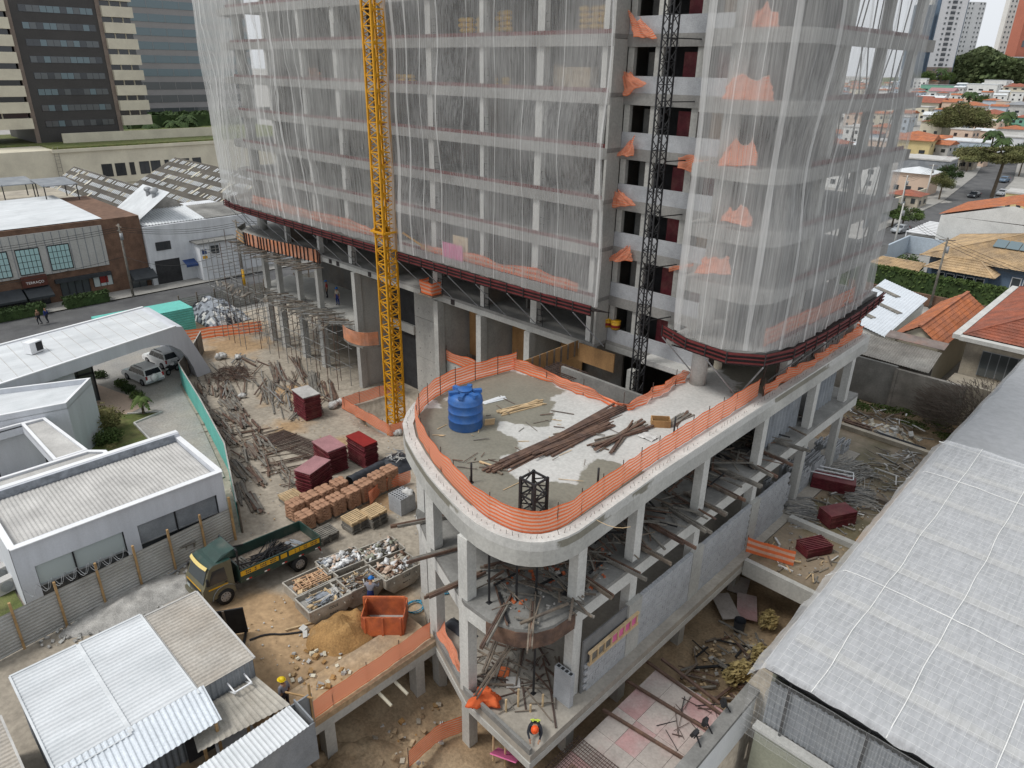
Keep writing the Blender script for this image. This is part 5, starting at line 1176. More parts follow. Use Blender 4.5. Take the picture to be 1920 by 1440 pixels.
# ================================================================ scaffolding at the tower's left end
def scaffold(label,x0,x1,y0,y1,z1,nx,seed):
    rs=random.Random(seed); zb=-1.25; t=thing('scaffold',label,'scaffold',((x0+x1)/2,(y0+y1)/2,zb))
    for i in range(nx+1):
        for j in range(2):
            x=x0+(x1-x0)*i/nx+rs.uniform(-.1,.1); y=(y0,y1)[j]; m=MB(); m.tube((x,y,zb),(x+rs.uniform(-.1,.1),y,z1+rs.uniform(-.6,.8)),.035,n=5); put(m.build('standard','steel_rod' if rs.random()<.5 else 'rust_beam'),t)
    for z in (.8,2.6,4.3,6.2,8.):
        if z>z1: break
        for j in range(2):
            m=MB(); y=(y0,y1)[j]; m.tube((x0-.5,y,z+rs.uniform(-.1,.1)),(x1+.5,y,z+rs.uniform(-.1,.1)),.03,n=5); put(m.build('ledger','steel_rod'),t)
        for i in range(nx+1):
            m=MB(); x=x0+(x1-x0)*i/nx; m.tube((x,y0-.5,z+.06),(x,y1+.5,z+.06),.03,n=5); put(m.build('transom','steel_rod'),t)
    for k in range(nx*2):
        i=rs.randrange(nx); z=rs.choice((.8,2.6)); m=MB(); xa=x0+(x1-x0)*i/nx; xb=x0+(x1-x0)*(i+1)/nx; m.tube((xa,y0,z),(xb,y0,z+1.9),.025,n=5); put(m.build('brace','steel_rod'),t)
    for k in range(nx*4):
        x=rs.uniform(x0,x1); z=rs.choice((4.35,)); o=link('plank',ubox(rs.choice(('wood_gray','wood_old','wood_gray'))),None); o.location=(x,(y0+y1)/2-rs.uniform(.0,.6),z+rs.uniform(0,.1)); o.scale=(rs.uniform(1.2,2.6),.2,.04); o.rotation_euler=(0,rs.gauss(0,.05),rad(-35)+rs.gauss(0,.25)); put(o,t)
    return t
scaffold('tubular scaffold with plank deck along the tower piers left of crane mast',-15,-.6,-2.0,-.6,4.6,8,3)
scaffold('tall tubular scaffold wrapped round the left end of tower',-22.5,-16,-3.2,-.8,9.2,5,4)
t=thing('slab_formwork','orange faced edge formwork with dark studs on the curved tower slab','formwork',(-12,-1.2,9.4))
ar=smooth_path([(-4.9,-.1,0),(-9,-.75,0),(-13.5,-1.45,0),(-16.5,-1.5,0)],2); m=MB()
for a,b in zip(ar,ar[1:]): m.hexa([(a.x,a.y-.04,9.5),(b.x,b.y-.04,9.5),(b.x,b.y,9.5),(a.x,a.y,9.5),(a.x,a.y-.04,10.65),(b.x,b.y-.04,10.65),(b.x,b.y,10.65),(a.x,a.y,10.65)],0)
put(m.build('face_board','orange_board'),t)
for q in resample(ar,.62):
    o=link('stud',ubox('tray_dark'),None); o.location=(q.x,q.y-.1,10.05); o.scale=(.09,.08,1.3); put(o,t)
ar2=[Vector((-16.5,-1.5,0)),Vector((-19,-1.0,0)),Vector((-21,.9,0))]; m=MB()
for a,b in zip(ar2,ar2[1:]): m.hexa([(a.x,a.y-.04,9.5),(b.x,b.y-.04,9.5),(b.x,b.y,9.5),(a.x,a.y,9.5),(a.x,a.y-.04,10.65),(b.x,b.y-.04,10.65),(b.x,b.y,10.65),(a.x,a.y,10.65)],0)
put(m.build('face_board','wood_gray'),t)
for dz in (9.6,9.95,10.3):
    m=MB(); m.bar((-16.4,-1.62,dz),(-19.05,-1.12,dz),.08); m.bar((-19.05,-1.12,dz),(-21.1,.8,dz),.08); put(m.build('waler','plywood'),t)
o=litter('joists','timber joists and planks sticking out under the curved tower slab',-12,-1.3,8,.9,110,['wood_gray','wood_old'],31,(1.2,2.6),(.05,.12),1.2,.35,z0=9.1,zj=.3)
litter('plank_litter','loose planks and tubes lying on tower storey slab edge',-8,-.6,7.5,1.0,120,['wood_gray','wood_old','steel_rod'],32,(1.,2.4),(.05,.14),.9,.35,z0=4.62,zj=.15)
m=MB(); arc=smooth_path([(.3,-1.6,0),(1.6,-1.9,0),(3.2,-1.6,0),(3.8,-.4,0)],2)
for a,b in zip(arc,arc[1:]): m.hexa([(a.x,a.y,4.0),(b.x,b.y,4.0),(b.x,b.y+.05,4.0),(a.x,a.y+.05,4.0),(a.x,a.y,5.2),(b.x,b.y,5.2),(b.x,b.y+.05,5.2),(a.x,a.y+.05,5.2)])
m.prism([(.3,-.2),(.3,-1.6),(1.6,-1.9),(3.2,-1.6),(3.8,-.4),(3.8,-.2)],3.8,3.98,1)
tag(m.build('balcony_form',['orange_board','wood_gray']),'rounded orange balcony formwork on the tower pier behind crane mast','formwork')
# ================================================================ inside the podium storeys
litter('storey_debris','boards, offcuts and props strewn over the podium storey slab',36.3,-15.2,2.1,3.0,60,['wood_old','rust_beam','wood_gray','black_steel','wood_old'],41,(.5,2.6),(.04,.12),.6,1.2,z0=MZ,zj=.35)
litter('storey_debris','tangled boards and bars strewn along the podium right storey',36.4,-3,1.6,11,170,['wood_old','rust_beam','wood_gray','wood_gray','black_steel'],42,(.6,3.),(.04,.12),.3,1.,z0=MZ,zj=.4)
rubble('storey_rubble','brick chips and rubble on the podium storey slab',36.3,-14.5,1.8,3.,160,['orange_steel','rubble','concrete_dark'],43,(.05,.2),z0=MZ)
rs=random.Random(9)
for k in range(11):
    y=-14.0+k*1.75; t=thing('timber_beam','doubled grey timber beam poking out past the podium storey edge','timber beam',(37.7,y,MZ+.1),rad(rs.uniform(-14,6)),'beams poking out of the podium storey')
    for s_ in (-.07,.07):
        o=link('joist',ubox(rs.choice(('wood_gray','wood_old','rust_beam'))),t); o.location=(rs.uniform(-.1,.5),s_,.02); o.scale=(rs.uniform(2.4,3.2),.09,.16)
for k,(x,y,a) in enumerate(((36.6,-18.2,-66),(37.5,-17.3,-50),(34.0,-17.9,-100),(31.9,-17.2,-110),(29.6,-16.0,-115))):
    t=thing('timber_beam','doubled brown timber beam poking out past the podium nose','timber beam',(x,y,MZ+.12),rad(a),'beams poking out of the podium nose')
    for s_ in (-.08,0.,.08):
        o=link('joist',ubox(rs.choice(('wood_gray','wood_old','rust_beam'))),t); o.location=(rs.uniform(.0,.5),s_,.02); o.scale=(rs.uniform(2.4,3.2),.06,.14)
for k,(u,v) in enumerate(((917,1130),(968,1125),(1005,1115),(600+400,1300))):
    a=at(u,v,MZ if k<3 else 1.1); m=MB(); m.tube((a.x,a.y,a.z),(a.x,a.y,(PT-.35 if k<3 else MZ-.2)),.05,n=8); m.box(a.x-.1,a.x+.1,a.y-.1,a.y+.1,a.z,a.z+.02); tag(m.build('steel_prop','black_steel'),'black steel prop standing under the podium slab','prop','steel props in the podium')
for k,(p,q) in enumerate((((905,1260),(975,1080)),((880,1320),(960,1200)),((1000,1090),(1075,1150)))):
    a,b=at(*p,1.15),at(*q,4.8 if k<2 else MZ+.3); m=MB(); m.bar(a,b,.1,.07); m.bar(a+Vector((.15,0,0)),b+Vector((.15,0,0)),.07,.06); tag(m.build('raking_timber','wood_old'),'slanting timbers leaning from ground slab to podium storey','timber','slanting timbers under the podium nose')
litter('slab_debris','offcuts, wires and boards lying on the podium ground slab',35.5,-16.0,2.6,2.2,80,['wood_gray','wood_old','rebar','wood_old','rust_beam'],44,(.4,2.4),(.02,.09),.3,1.2,z0=1.11,zj=.06)
m=MB(); a=at(865,1185,1.1); m.grid(14,8,lambda u,v:(a.x-1+1.8*u,a.y-.3+.7*v,1.12+.38*math.sin(math.pi*u)**.5*math.sin(math.pi*v)+.05*nz(u*8,v*8))); tag(m.build('black_bag','tarp_black',None,True),'long black wrapped bundle lying on the podium ground slab','bundle')
for k,(u,v,mt,lb) in enumerate(((942,1260,'orange_steel','orange square board lying on the podium ground slab'),(962,1280,'roof_gray','grey square board lying on the podium ground slab'))):
    a=at(u,v,1.13); m=MB(); m.obox((a.x,a.y,1.14+k*.02),.62,.6,.03,rad(35+k*12)); tag(m.build('board',mt),lb,'board')
for k in range(6):
    a=at(1000+k*9,1295+k*16,1.1); 
# yard slab edge over the basement
t=thing('yard_edge_beam','concrete edge beam with dark void under it beside the excavation','beam',(30.5,-20.5,.3))
m=MB(); m.box(29.3,31.5,-24.8,-17.2,.80,1.10); put(m.build('edge_slab','soil'),t)
m=MB(); m.box(31.1,31.5,-24.8,-17.2,.35,.798); put(m.build('edge_beam','concrete'),t)
m=MB(); m.box(29.5,29.6,-24.8,-17.2,-2.4,.798); put(m.build('back_wall','concrete_dark'),t)
for y in (-18.3,-23.2):
    m=MB(); m.box(30.9,31.45,y-.25,y+.25,-2.6,.35); put(m.build('column','concrete'),t)
for y in (-19.8,-20.7):
    m=MB(); m.tube((29.8,y,.45),(32.3,y+.1,.1),.08,n=10); put(m.build('drain_pipe','stucco_cream',None,True),t)
for k in range(5):
    a=at(925+k*22,1420+ (k%2)*10,-2.0); m=MB(); m.tube((a.x,a.y,-2.2),(a.x,a.y,1.5+.3*(k%3)),.05,n=7); tag(m.build('timber_post','wood_new'),'round timber post standing in the excavation by the slab corner','post','posts at the slab corner')
a=at(950,1425,-1.8); m=MB(); m.obox((a.x,a.y,-1.5),1.2,.05,1.2,.4,0,(.9,0)); tag(m.build('pink_board','pink_film'),'bright pink board lying tilted in the excavation','board')
heap('soil_bank','brown soil bank with stones in the excavation below the yard edge','soil bank',31.8,-24.5,2.2,4.5,1.1,'mud',14.,.5,z0=-2.2)
rubble('pit_stones','pale stones and clods in the excavation',32,-22,2.6,4.5,180,['stucco_old','ochre','rubble','mud'],46,(.05,.25),z0=-1.95)
# ================================================================ left side: helpers
def corr(mb,a,b,c,d,pitch=.18,amp=.03,nv=1,mi=0,box=True):
    """corrugated sheet a-b (eave) to d-c (top): ribs run up the slope"""
    a,b,c,d=[Vector(p) for p in (a,b,c,d)]; n=max(2,int((b-a).length/pitch*4)); nn=(b-a).cross(d-a).normalized()
    mb.grid(n,nv,lambda u,v:a.lerp(b,u).lerp(d.lerp(c,u),v)+nn*amp*(1,.5,-.6,.5)[round(u*n)%4] if not box else a.lerp(b,u).lerp(d.lerp(c,u),v)+nn*amp*(1,1,-1,-1)[round(u*n)%4],mi)
def tiles(mb,a,b,c,d,pitch=.3,amp=.05,course=.42,mi=0):
    """clay tile plane: rolls up the slope, stepped courses along it"""
    a,b,c,d=[Vector(p) for p in (a,b,c,d)]; L=max((b-a).length,(c-d).length); n=max(4,int(L/pitch)*4); h=((d+c)/2-(a+b)/2).length; k=max(2,int(h/course)); nn=(b-a).cross(d-a)
    if nn.length<1e-6: nn=(b-a).cross(c-a)
    nn.normalize(); s=1 if nn.z>0 else -1
    W=[]
    for i in range(k): W+=[(i/k,.05),((i+1)/k-.002,0.)]
    nv=len(W)-1
    mb.grid(n,nv,lambda u,v:a.lerp(b,u).lerp(d.lerp(c,u),W[round(v*nv)][0])+nn*s*(amp*abs(math.sin(u*n/4*math.pi))+W[round(v*nv)][1]),mi)
def boxpart(t,name,mat,x0,x1,y0,y1,z0,z1):
    m=MB(); m.box(x0,x1,y0,y1,z0,z1); return put(m.build(name,mat),t)
# corrugated fence of the site, one sheet per bay
A_,B_=Vector((18.6,-33.0,0)),Vector((16.3,-20.0,0)); ft=thing('site_fence','corrugated grey metal sheet fence on timber posts below the white building','fence',(17.3,-26,gz(17.3,-26)))
N=7
for k in range(N):
    a,b=A_.lerp(B_,k/N),A_.lerp(B_,(k+1)/N); za,zb=gz(a.x,a.y)-.1,gz(b.x,b.y)-.1; m=MB(); H=2.15
    nv=48; m.grid(1,nv,lambda u,v,a=a,b=b,za=za,zb=zb:(a.lerp(b,u).x+.028*(1,1,-1,-1)[round(v*nv)%4],a.lerp(b,u).y,(za+(zb-za)*u)+.1+H*v)); put(m.build('sheet','fence_metal'),ft)
    m=MB(); m.bar((a.x+.08,a.y,za),(a.x+.08,a.y,za+2.75),.10,.12); put(m.build('post','post_wood'),ft)
m=MB(); b=B_; m.bar((b.x+.08,b.y,gz(b.x,b.y)-.1),(b.x+.08,b.y,gz(b.x,b.y)+2.9),.12,.12); put(m.build('post','post_wood'),ft)
for k in range(2):
    m=MB(); c=A_.lerp(B_,.35+k*.05); pts=[(c.x-.1,c.y+1.8+i*.05,gz(c.x,c.y)+2.5+.2*math.sin(i*.9)) for i in range(-20,21)]; pts=[(c.x-.1+.22*math.cos(i*.7),c.y+i*.06,gz(c.x,c.y)+2.45+.24*math.sin(i*.7)) for i in range(-34,35)]; m.path(pts,.012,4); put(m.build('razor_wire','gray_steel'),ft)
# neighbour boundary fence
nf=thing('boundary_fence','bent boundary fence, turquoise towards the forecourt and grey towards the site','fence',(-4,-13.5,-.8))
PTS=[(15.9,-19.4),(7.6,-16.3),(-2.,-13.9),(-11.6,-11.7),(-14.5,-9.3),(-18.5,-6.6)]
for k,(a,b) in enumerate(zip(PTS,PTS[1:])):
    seg=resample([Vector((*a,0)),Vector((*b,0))],2.4)
    for p,q in zip(seg,seg[1:]):
        d=(q-p).normalized(); o=Vector((-d.y,d.x,0))*.03; zp,zq=gz(p.x,p.y)-.05,gz(q.x,q.y)-.05; H=2.2
        for s_,mt in ((1,'fence_metal' if 1 else ''),(-1,'teal')):
            e=o*(-s_)*1.0; m=MB(); m.hexa([(p.x,p.y,zp),(q.x,q.y,zq),(q.x+e.x,q.y+e.y,zq),(p.x+e.x,p.y+e.y,zp),(p.x,p.y,zp+H),(q.x,q.y,zq+H),(q.x+e.x,q.y+e.y,zq+H),(p.x+e.x,p.y+e.y,zp+H)]) if 0 else m.face([(p.x+e.x,p.y+e.y,zp),(q.x+e.x,q.y+e.y,zq),(q.x+e.x,q.y+e.y,zq+H),(p.x+e.x,p.y+e.y,zp+H)])
            put(m.build('panel',mt if k<3 or s_<0 else 'wood_gray'),nf)
        m=MB(); m.bar((p.x-o.x*2,p.y-o.y*2,zp),(p.x-o.x*2,p.y-o.y*2,zp+H+.05),.08); put(m.build('post','wood_old'),nf)
        m=MB(); m.bar((p.x,p.y,zp+H),(q.x,q.y,zq+H),.09,.05); put(m.build('cap','fence_metal'),nf)
# ---------------------------------------------------------------- white flat-roofed building behind the fence
wb=thing('white_building','low white flat roofed building with long glazed front behind the corrugated fence','building',(12.8,-25,gz(12.8,-25)))
X0,X1,Y0,Y1,ZT=9.8,15.75,-30.3,-19.9,4.75; zb=-.3
boxpart(wb,'wall','wall_blue_gray',X1-.25,X1,Y0,Y1,3.35,ZT); boxpart(wb,'wall','wall_blue_gray',X0,X0+.25,Y0,Y1,zb,ZT+.25); boxpart(wb,'wall','wall_blue_gray',X0+.25,X1-.002,Y0,Y0+.25,zb,ZT-.002); boxpart(wb,'wall','wall_blue_gray',X0+.25,X1-.25,Y1-.25,Y1,zb,ZT)
boxpart(wb,'inside_parapet','tarp_gray',X0+.252,X0+.30,Y0+.3,Y1-.3,4.5,ZT+.24)
for y0,y1 in ((Y0,Y0+.75),(-25.45,-24.75),(Y1-.5,Y1)): boxpart(wb,'pier','wall_blue_gray',X1-.249,X1-.001,y0,y1,zb,3.35)
boxpart(wb,'floor_mass','void_shade',X0+.3,X1-1.2,Y0+.3,Y1-.3,zb,.9)
boxpart(wb,'back_room','interior',X0+.3,X1-2.8,Y0+.3,Y1-.3,.9,4.2)
m=MB(); corr(m,(X1-.3,Y0+.3,4.38),(X1-.3,Y1-.3,4.38),(X0+.35,Y1-.3,4.52),(X0+.35,Y0+.3,4.52),.2,.014); put(m.build('roof','roof_gray'),wb)
m=MB()
for a,b in (((X1+.03,Y0),(X1+.03,Y1)),((X0-.03,Y0),(X0-.03,Y1))): m.bar((*a,ZT+(.25 if a[0]<12 else 0)+.02),(*b,ZT+(.25 if a[0]<12 else 0)+.02),.34,.05)
for y in (Y0+.1,Y1-.1): m.bar((X0,y,ZT+.02),(X1,y,ZT+.02),.3,.045)
put(m.build('coping','white_paint'),wb)
for y0,y1,mt in ((Y0+.78,-27.9,'glass_frost'),(-27.82,-25.5,'glass_frost'),(-24.7,-22.8,'wall_metal'),(-22.7,Y1-.55,'wall_metal')):
    boxpart(wb,'blind',mt,X1-.18,X1-.14,y0,y1,2.15,3.35)
    boxpart(wb,'pane','glass_dark',X1-.17,X1-.15,y0,y1,.2,2.14)
    boxpart(wb,'mullion','black_steel',X1-.2,X1-.05,y1,y1+.07,.2,3.35)
boxpart(wb,'sill_rail','gray_steel',X1-.2,X1-.06,Y0+.76,Y1-.5,2.1,2.16)
for k,y in enumerate((-31.4,-31.0)):
    a=gr(14+k*-12,1110-k*22); t=thing('air_conditioner','grey air conditioner box standing on grass beside the white building','air conditioner',(a.x,a.y,gz(a.x,a.y)),rad(10),'outdoor units beside the white building'); m=MB(); m.box(-.25,.25,-.45,.45,.1,.85); m.build('casing','roof_gray',t); m=MB(); m.tube((.25,0,.48),(.27,0,.48),.3,n=14); m.build('fan_grille','gray_steel',t)
    for q in (-.3,.3): m=MB(); m.box(-.2,.2,q-.04,q+.04,0,.1); m.build('foot','concrete_dark',t)
sheet('grass_strip',[(10,-36),(18.2,-36),(17.2,-31),(15.9,-30.4),(10,-30.4)],'grass',.06,1.5)
# link roofs and canopy
lk=thing('link_building','low L shaped white link building with open courtyard beside the flat roofed building','building',(4,-25,gz(4,-25)))
def flatroof(t,poly,z,mat='roof_gray',wall='wall_blue_gray',h=None,rim=.12,zb=None,name='roof'):
    pr=[(p[0],p[1]) for p in poly]
    if sum(pr[i][0]*pr[(i+1)%len(pr)][1]-pr[(i+1)%len(pr)][0]*pr[i][1] for i in range(len(pr)))<0: pr=pr[::-1]
    m=MB(); m.prism(pr,z-.08,z); put(m.build(name,mat),t)
    m=MB(); ring(m,pr,.22,(z-.75 if h is None else z-h),z+rim,True); put(m.build('parapet',wall),t)
    m=MB(); ring(m,pr,.26,z+rim+.001,z+rim+.045,True); put(m.build('coping','white_paint'),t)
flatroof(lk,[(9.3,-29.9),(9.3,-23.2),(6.5,-23.2),(5.7,-24.0),(5.7,-29.9)],3.5,h=.6)
flatroof(lk,[(5.68,-24.0),(-1.2,-24.6),(-1.2,-26.0),(5.68,-25.9)],3.52,h=.6)
flatroof(lk,[(-1.22,-24.6),(-3.4,-24.8),(-3.4,-30),(-1.22,-30)],3.5,h=.6)
m=MB(); m.box(5.9,9.2,-29.8,-23.6,-.4,2.85); put(m.build('room','glass_mid'),lk)
for x,y in ((-1.3,-24.9),(-1.3,-28),(2.4,-25.7),(5.6,-26.2)): m=MB(); m.box(x-.08,x+.08,y-.08,y+.08,-.6,2.9); put(m.build('post','black_steel'),lk)
mv=thing('render_block','pale grey rendered block with diagonal wall in the neighbour lot','building',(-5,-23,gz(-5,-23)))
q=[at(172,717,4),at(126,765,4),at(0,770,4),at(0,722,4)]; poly=[(p.x,p.y) for p in q]; poly[2]=(-2.5,-30); poly[3]=(-8.5,-30)
flatroof(mv,poly,4.0,'roof_white',h=5.2,rim=.35)
ab=thing('arched_building','white canopy building with sloped arched end over the forecourt','building',(-14,-16,-1.2))
prof=[(-28,4.2),(-11.2,4.2),(-10.6,4.05),(-8.4,-1.25),(-10.0,-1.25)]+[(-10.0-2.6*math.sin(a*math.pi/16),-1.25+0.6+3.9*(1-math.cos(a*math.pi/16))*1.0) for a in range(1,1)]
arc=[(-10.2,-.2),(-10.6,1.0),(-11.2,2.0),(-12.1,2.75),(-13.2,3.1),(-14.5,3.25),(-28,3.25)]
prof=prof+arc; n=len(prof); m=MB(); xs0,xs1=lambda y:-20.2-(y+11)*.2*-.2,lambda y:-12.0+(y+11.0)*-.28
def xa(y): return -19.7+(-(y+11.5))*.20
def xb(y): return -12.0+(-(y+11.0))*.28
m.face([(xb(y),y,z) for y,z in prof]); m.face([(xa(y),y,z) for y,z in prof[::-1]])
for i in range(n):
    (y0,z0),(y1,z1)=prof[i],prof[(i+1)%n]; m.face([(xb(y0),y0,z0),(xa(y0),y0,z0),(xa(y1),y1,z1),(xb(y1),y1,z1)])
put(m.build('shell','wall_blue_gray'),ab)
m=MB(); m.face([(xb(-28)-.4,-28,4.206),(xb(-11.6)-.4,-11.6,4.206),(xa(-11.6)+.4,-11.6,4.206),(xa(-28)+.4,-28,4.206)]); put(m.build('roof','roof_white'),ab)
for y in range(0): pass
m=MB()
for k in range(15): y=-27.5+k*1.08; m.bar((xb(y)-.5,y,4.215),(xa(y)+.5,y,4.215),.04,.02)
put(m.build('roof_ribs','roof_gray'),ab)['kind']='stuff'
m=MB(); m.bar((xb(-28)-.1,-28,4.26),(xb(-11.2)-.1,-11.2,4.26),.25,.1); m.bar((xa(-28)+.1,-28,4.26),(xa(-11.2)+.1,-11.2,4.26),.25,.1); put(m.build('coping','white_paint'),ab)
boxpart(ab,'glazed_room','glass_mid',-17.5,-12.6,-28,-18.4,-1.2,3.2); boxpart(ab,'solid_wall','wall_blue_gray',-12.59,-9.8,-28,-20.4,-1.2,3.2)
for y in (-18.4,-19.6,-20.4): boxpart(ab,'mullion','black_steel',-12.6,-12.5,y-.05,y+.05,-1.2,3.2)
boxpart(ab,'mullion','black_steel',-12.6,-12.5,-20.4,-18.4,1.6,1.72)
a=at(65,660,4.25); t=thing('air_conditioner','white air conditioner unit with dark grille on the arched canopy roof','air conditioner',(a.x,a.y,4.21),rad(25)); m=MB(); m.box(-.4,.4,-.55,.55,.05,1.0); m.build('casing','white_paint',t); m=MB(); m.box(.4,.43,-.05,.5,.2,.9); m.build('fan_grille','black_steel',t)
for q in (-.4,.4): m=MB(); m.box(-.35,.35,q-.05,q+.05,0,.05); m.build('foot','black_steel',t)
# ---------------------------------------------------------------- site huts
def hut(label,x0,x1,y0,y1,z0,zt,roof,wall,pitch=.2,slope_=.12,name='site_hut'):
    t=thing(name,label,'hut',((x0+x1)/2,(y0+y1)/2,z0)); 
    for nm,a,b in (('wall',(x0,y0),(x1,y0)),('wall',(x1,y0),(x1,y1)),('wall',(x1,y1),(x0,y1)),('wall',(x0,y1),(x0,y0))):
        m=MB(); corr(m,(*a,z0),(*b,z0),(*b,zt-.06),(*a,zt-.06),.22,.022); put(m.build(nm,wall),t)
    m=MB(); corr(m,(x0-.08,y0-.03,zt+slope_),(x1+.08,y0-.03,zt),(x1+.08,y1+.03,zt),(x0-.08,y1+.03,zt+slope_),pitch,.022); put(m.build('roof',roof),t)
    m=MB(); m.bar((x0-.12,y0-.06,zt+slope_+.02),(x0-.12,y1+.06,zt+slope_+.02),.09,.09); m.bar((x0-.1,y0-.06,zt+slope_+.02),(x1+.1,y0-.06,zt+.02),.08,.08); m.bar((x0-.1,y1+.06,zt+slope_+.02),(x1+.1,y1+.06,zt+.02),.08,.08); put(m.build('roof_trim','roof_white' if roof!='roof_beige' else 'roof_gray'),t)
    return t
def corr_rot(t): pass
h1=hut('site hut with stained beige corrugated roof facing the truck',24.0,29.2,-27.25,-25.05,.9,3.85,'roof_beige','wall_metal')
h2=hut('site hut with clean white corrugated roof between two others',23.9,29.5,-29.75,-27.45,1.0,3.95,'roof_white','wall_metal')
h3=hut('site hut with white corrugated roof at the far end of the row',23.9,29.6,-32.2,-29.95,1.0,3.95,'roof_white','wall_metal')
h4=hut('low lean-to with rusty corrugated roof beside the white roofed huts',24.6,29.5,-36,-33.0,1.0,3.0,'roof_beige','wall_metal')
# frame on the beige hut wall
t=thing('window_frame_bracket','white square metal bracket fixed on the beige roofed hut wall','bracket',(29.4,-25.8,3.2)); m=MB()
for p,q in (((29.25,-26.2,3.35),(29.9,-26.2,3.35)),((29.9,-26.2,3.35),(29.9,-25.5,3.35)),((29.9,-25.5,3.35),(29.25,-25.5,3.35)),((29.25,-26.2,2.9),(29.9,-26.2,3.3)),((29.25,-25.5,2.9),(29.9,-25.5,3.3))): m.bar(p,q,.05)
put(m.build('frame','white_paint'),t)
t=thing('canopy_roof','new shiny white corrugated canopy along the front of the huts','canopy',(30.1,-30,2.9)); m=MB(); corr(m,(29.35,-34,4.02),(29.35,-27.1,4.02),(31.0,-27.2,3.62),(31.0,-34,3.62),.2,.02); put(m.build('sheet','roof_new'),t)
for y in (-33,-27.4): m=MB(); m.box(30.8,30.9,y-.05,y+.05,1.1,3.62); put(m.build('post','post_wood'),t)
t=thing('lean_to','open lean-to with weathered cement sheet roof by the yellow helmet worker','hut',(30.8,-26.6,1.1)); m=MB(); corr(m,(29.35,-27.9,3.0),(29.35,-25.1,3.0),(31.9,-24.95,3.3),(31.2,-28.3,3.0),.18,.025,box=False); put(m.build('roof','fibro'),t)
for p in ((31.0,-28.0),(31.2,-26.4),(31.6,-25.2)): m=MB(); m.box(p[0]-.05,p[0]+.05,p[1]-.05,p[1]+.05,1.1,2.95); put(m.build('post','post_wood'),t)
m=MB(); m.box(29.7,29.75,-28.3,-25.1,1.1,2.8); put(m.build('back_wall','void_shade'),t)
m=MB(); m.box(30.2,31.0,-27.4,-26.0,1.1,1.9); put(m.build('bench','white_wall'),t)
t=thing('hoarding_hut','grey sheet hut with white corrugated strip roof at the excavation corner','hut',(32.8,-27,1.1)); m=MB(); corr(m,(31.95,-31,3.1),(31.95,-25.0,3.35),(33.2,-24.9,3.2),(33.3,-31,3.0),.17,.025,box=False); put(m.build('roof','roof_white'),t)
m=MB(); m.box(33.0,33.06,-31,-24.6,1.05,3.0); m.box(31.6,33.0,-24.66,-24.6,1.05,3.1); put(m.build('wall','wall_metal'),t)
m=MB(); m.box(31.6,31.66,-25.0,-23.9,1.1,2.9); put(m.build('side_panel','wall_metal'),t); m=MB(); m.bar((31.7,-24.0,1.1),(31.7,-24.0,3.5),.08); m.bar((30.6,-24.5,2.6),(31.9,-24.0,2.9),.06); put(m.build('post','post_wood'),t)
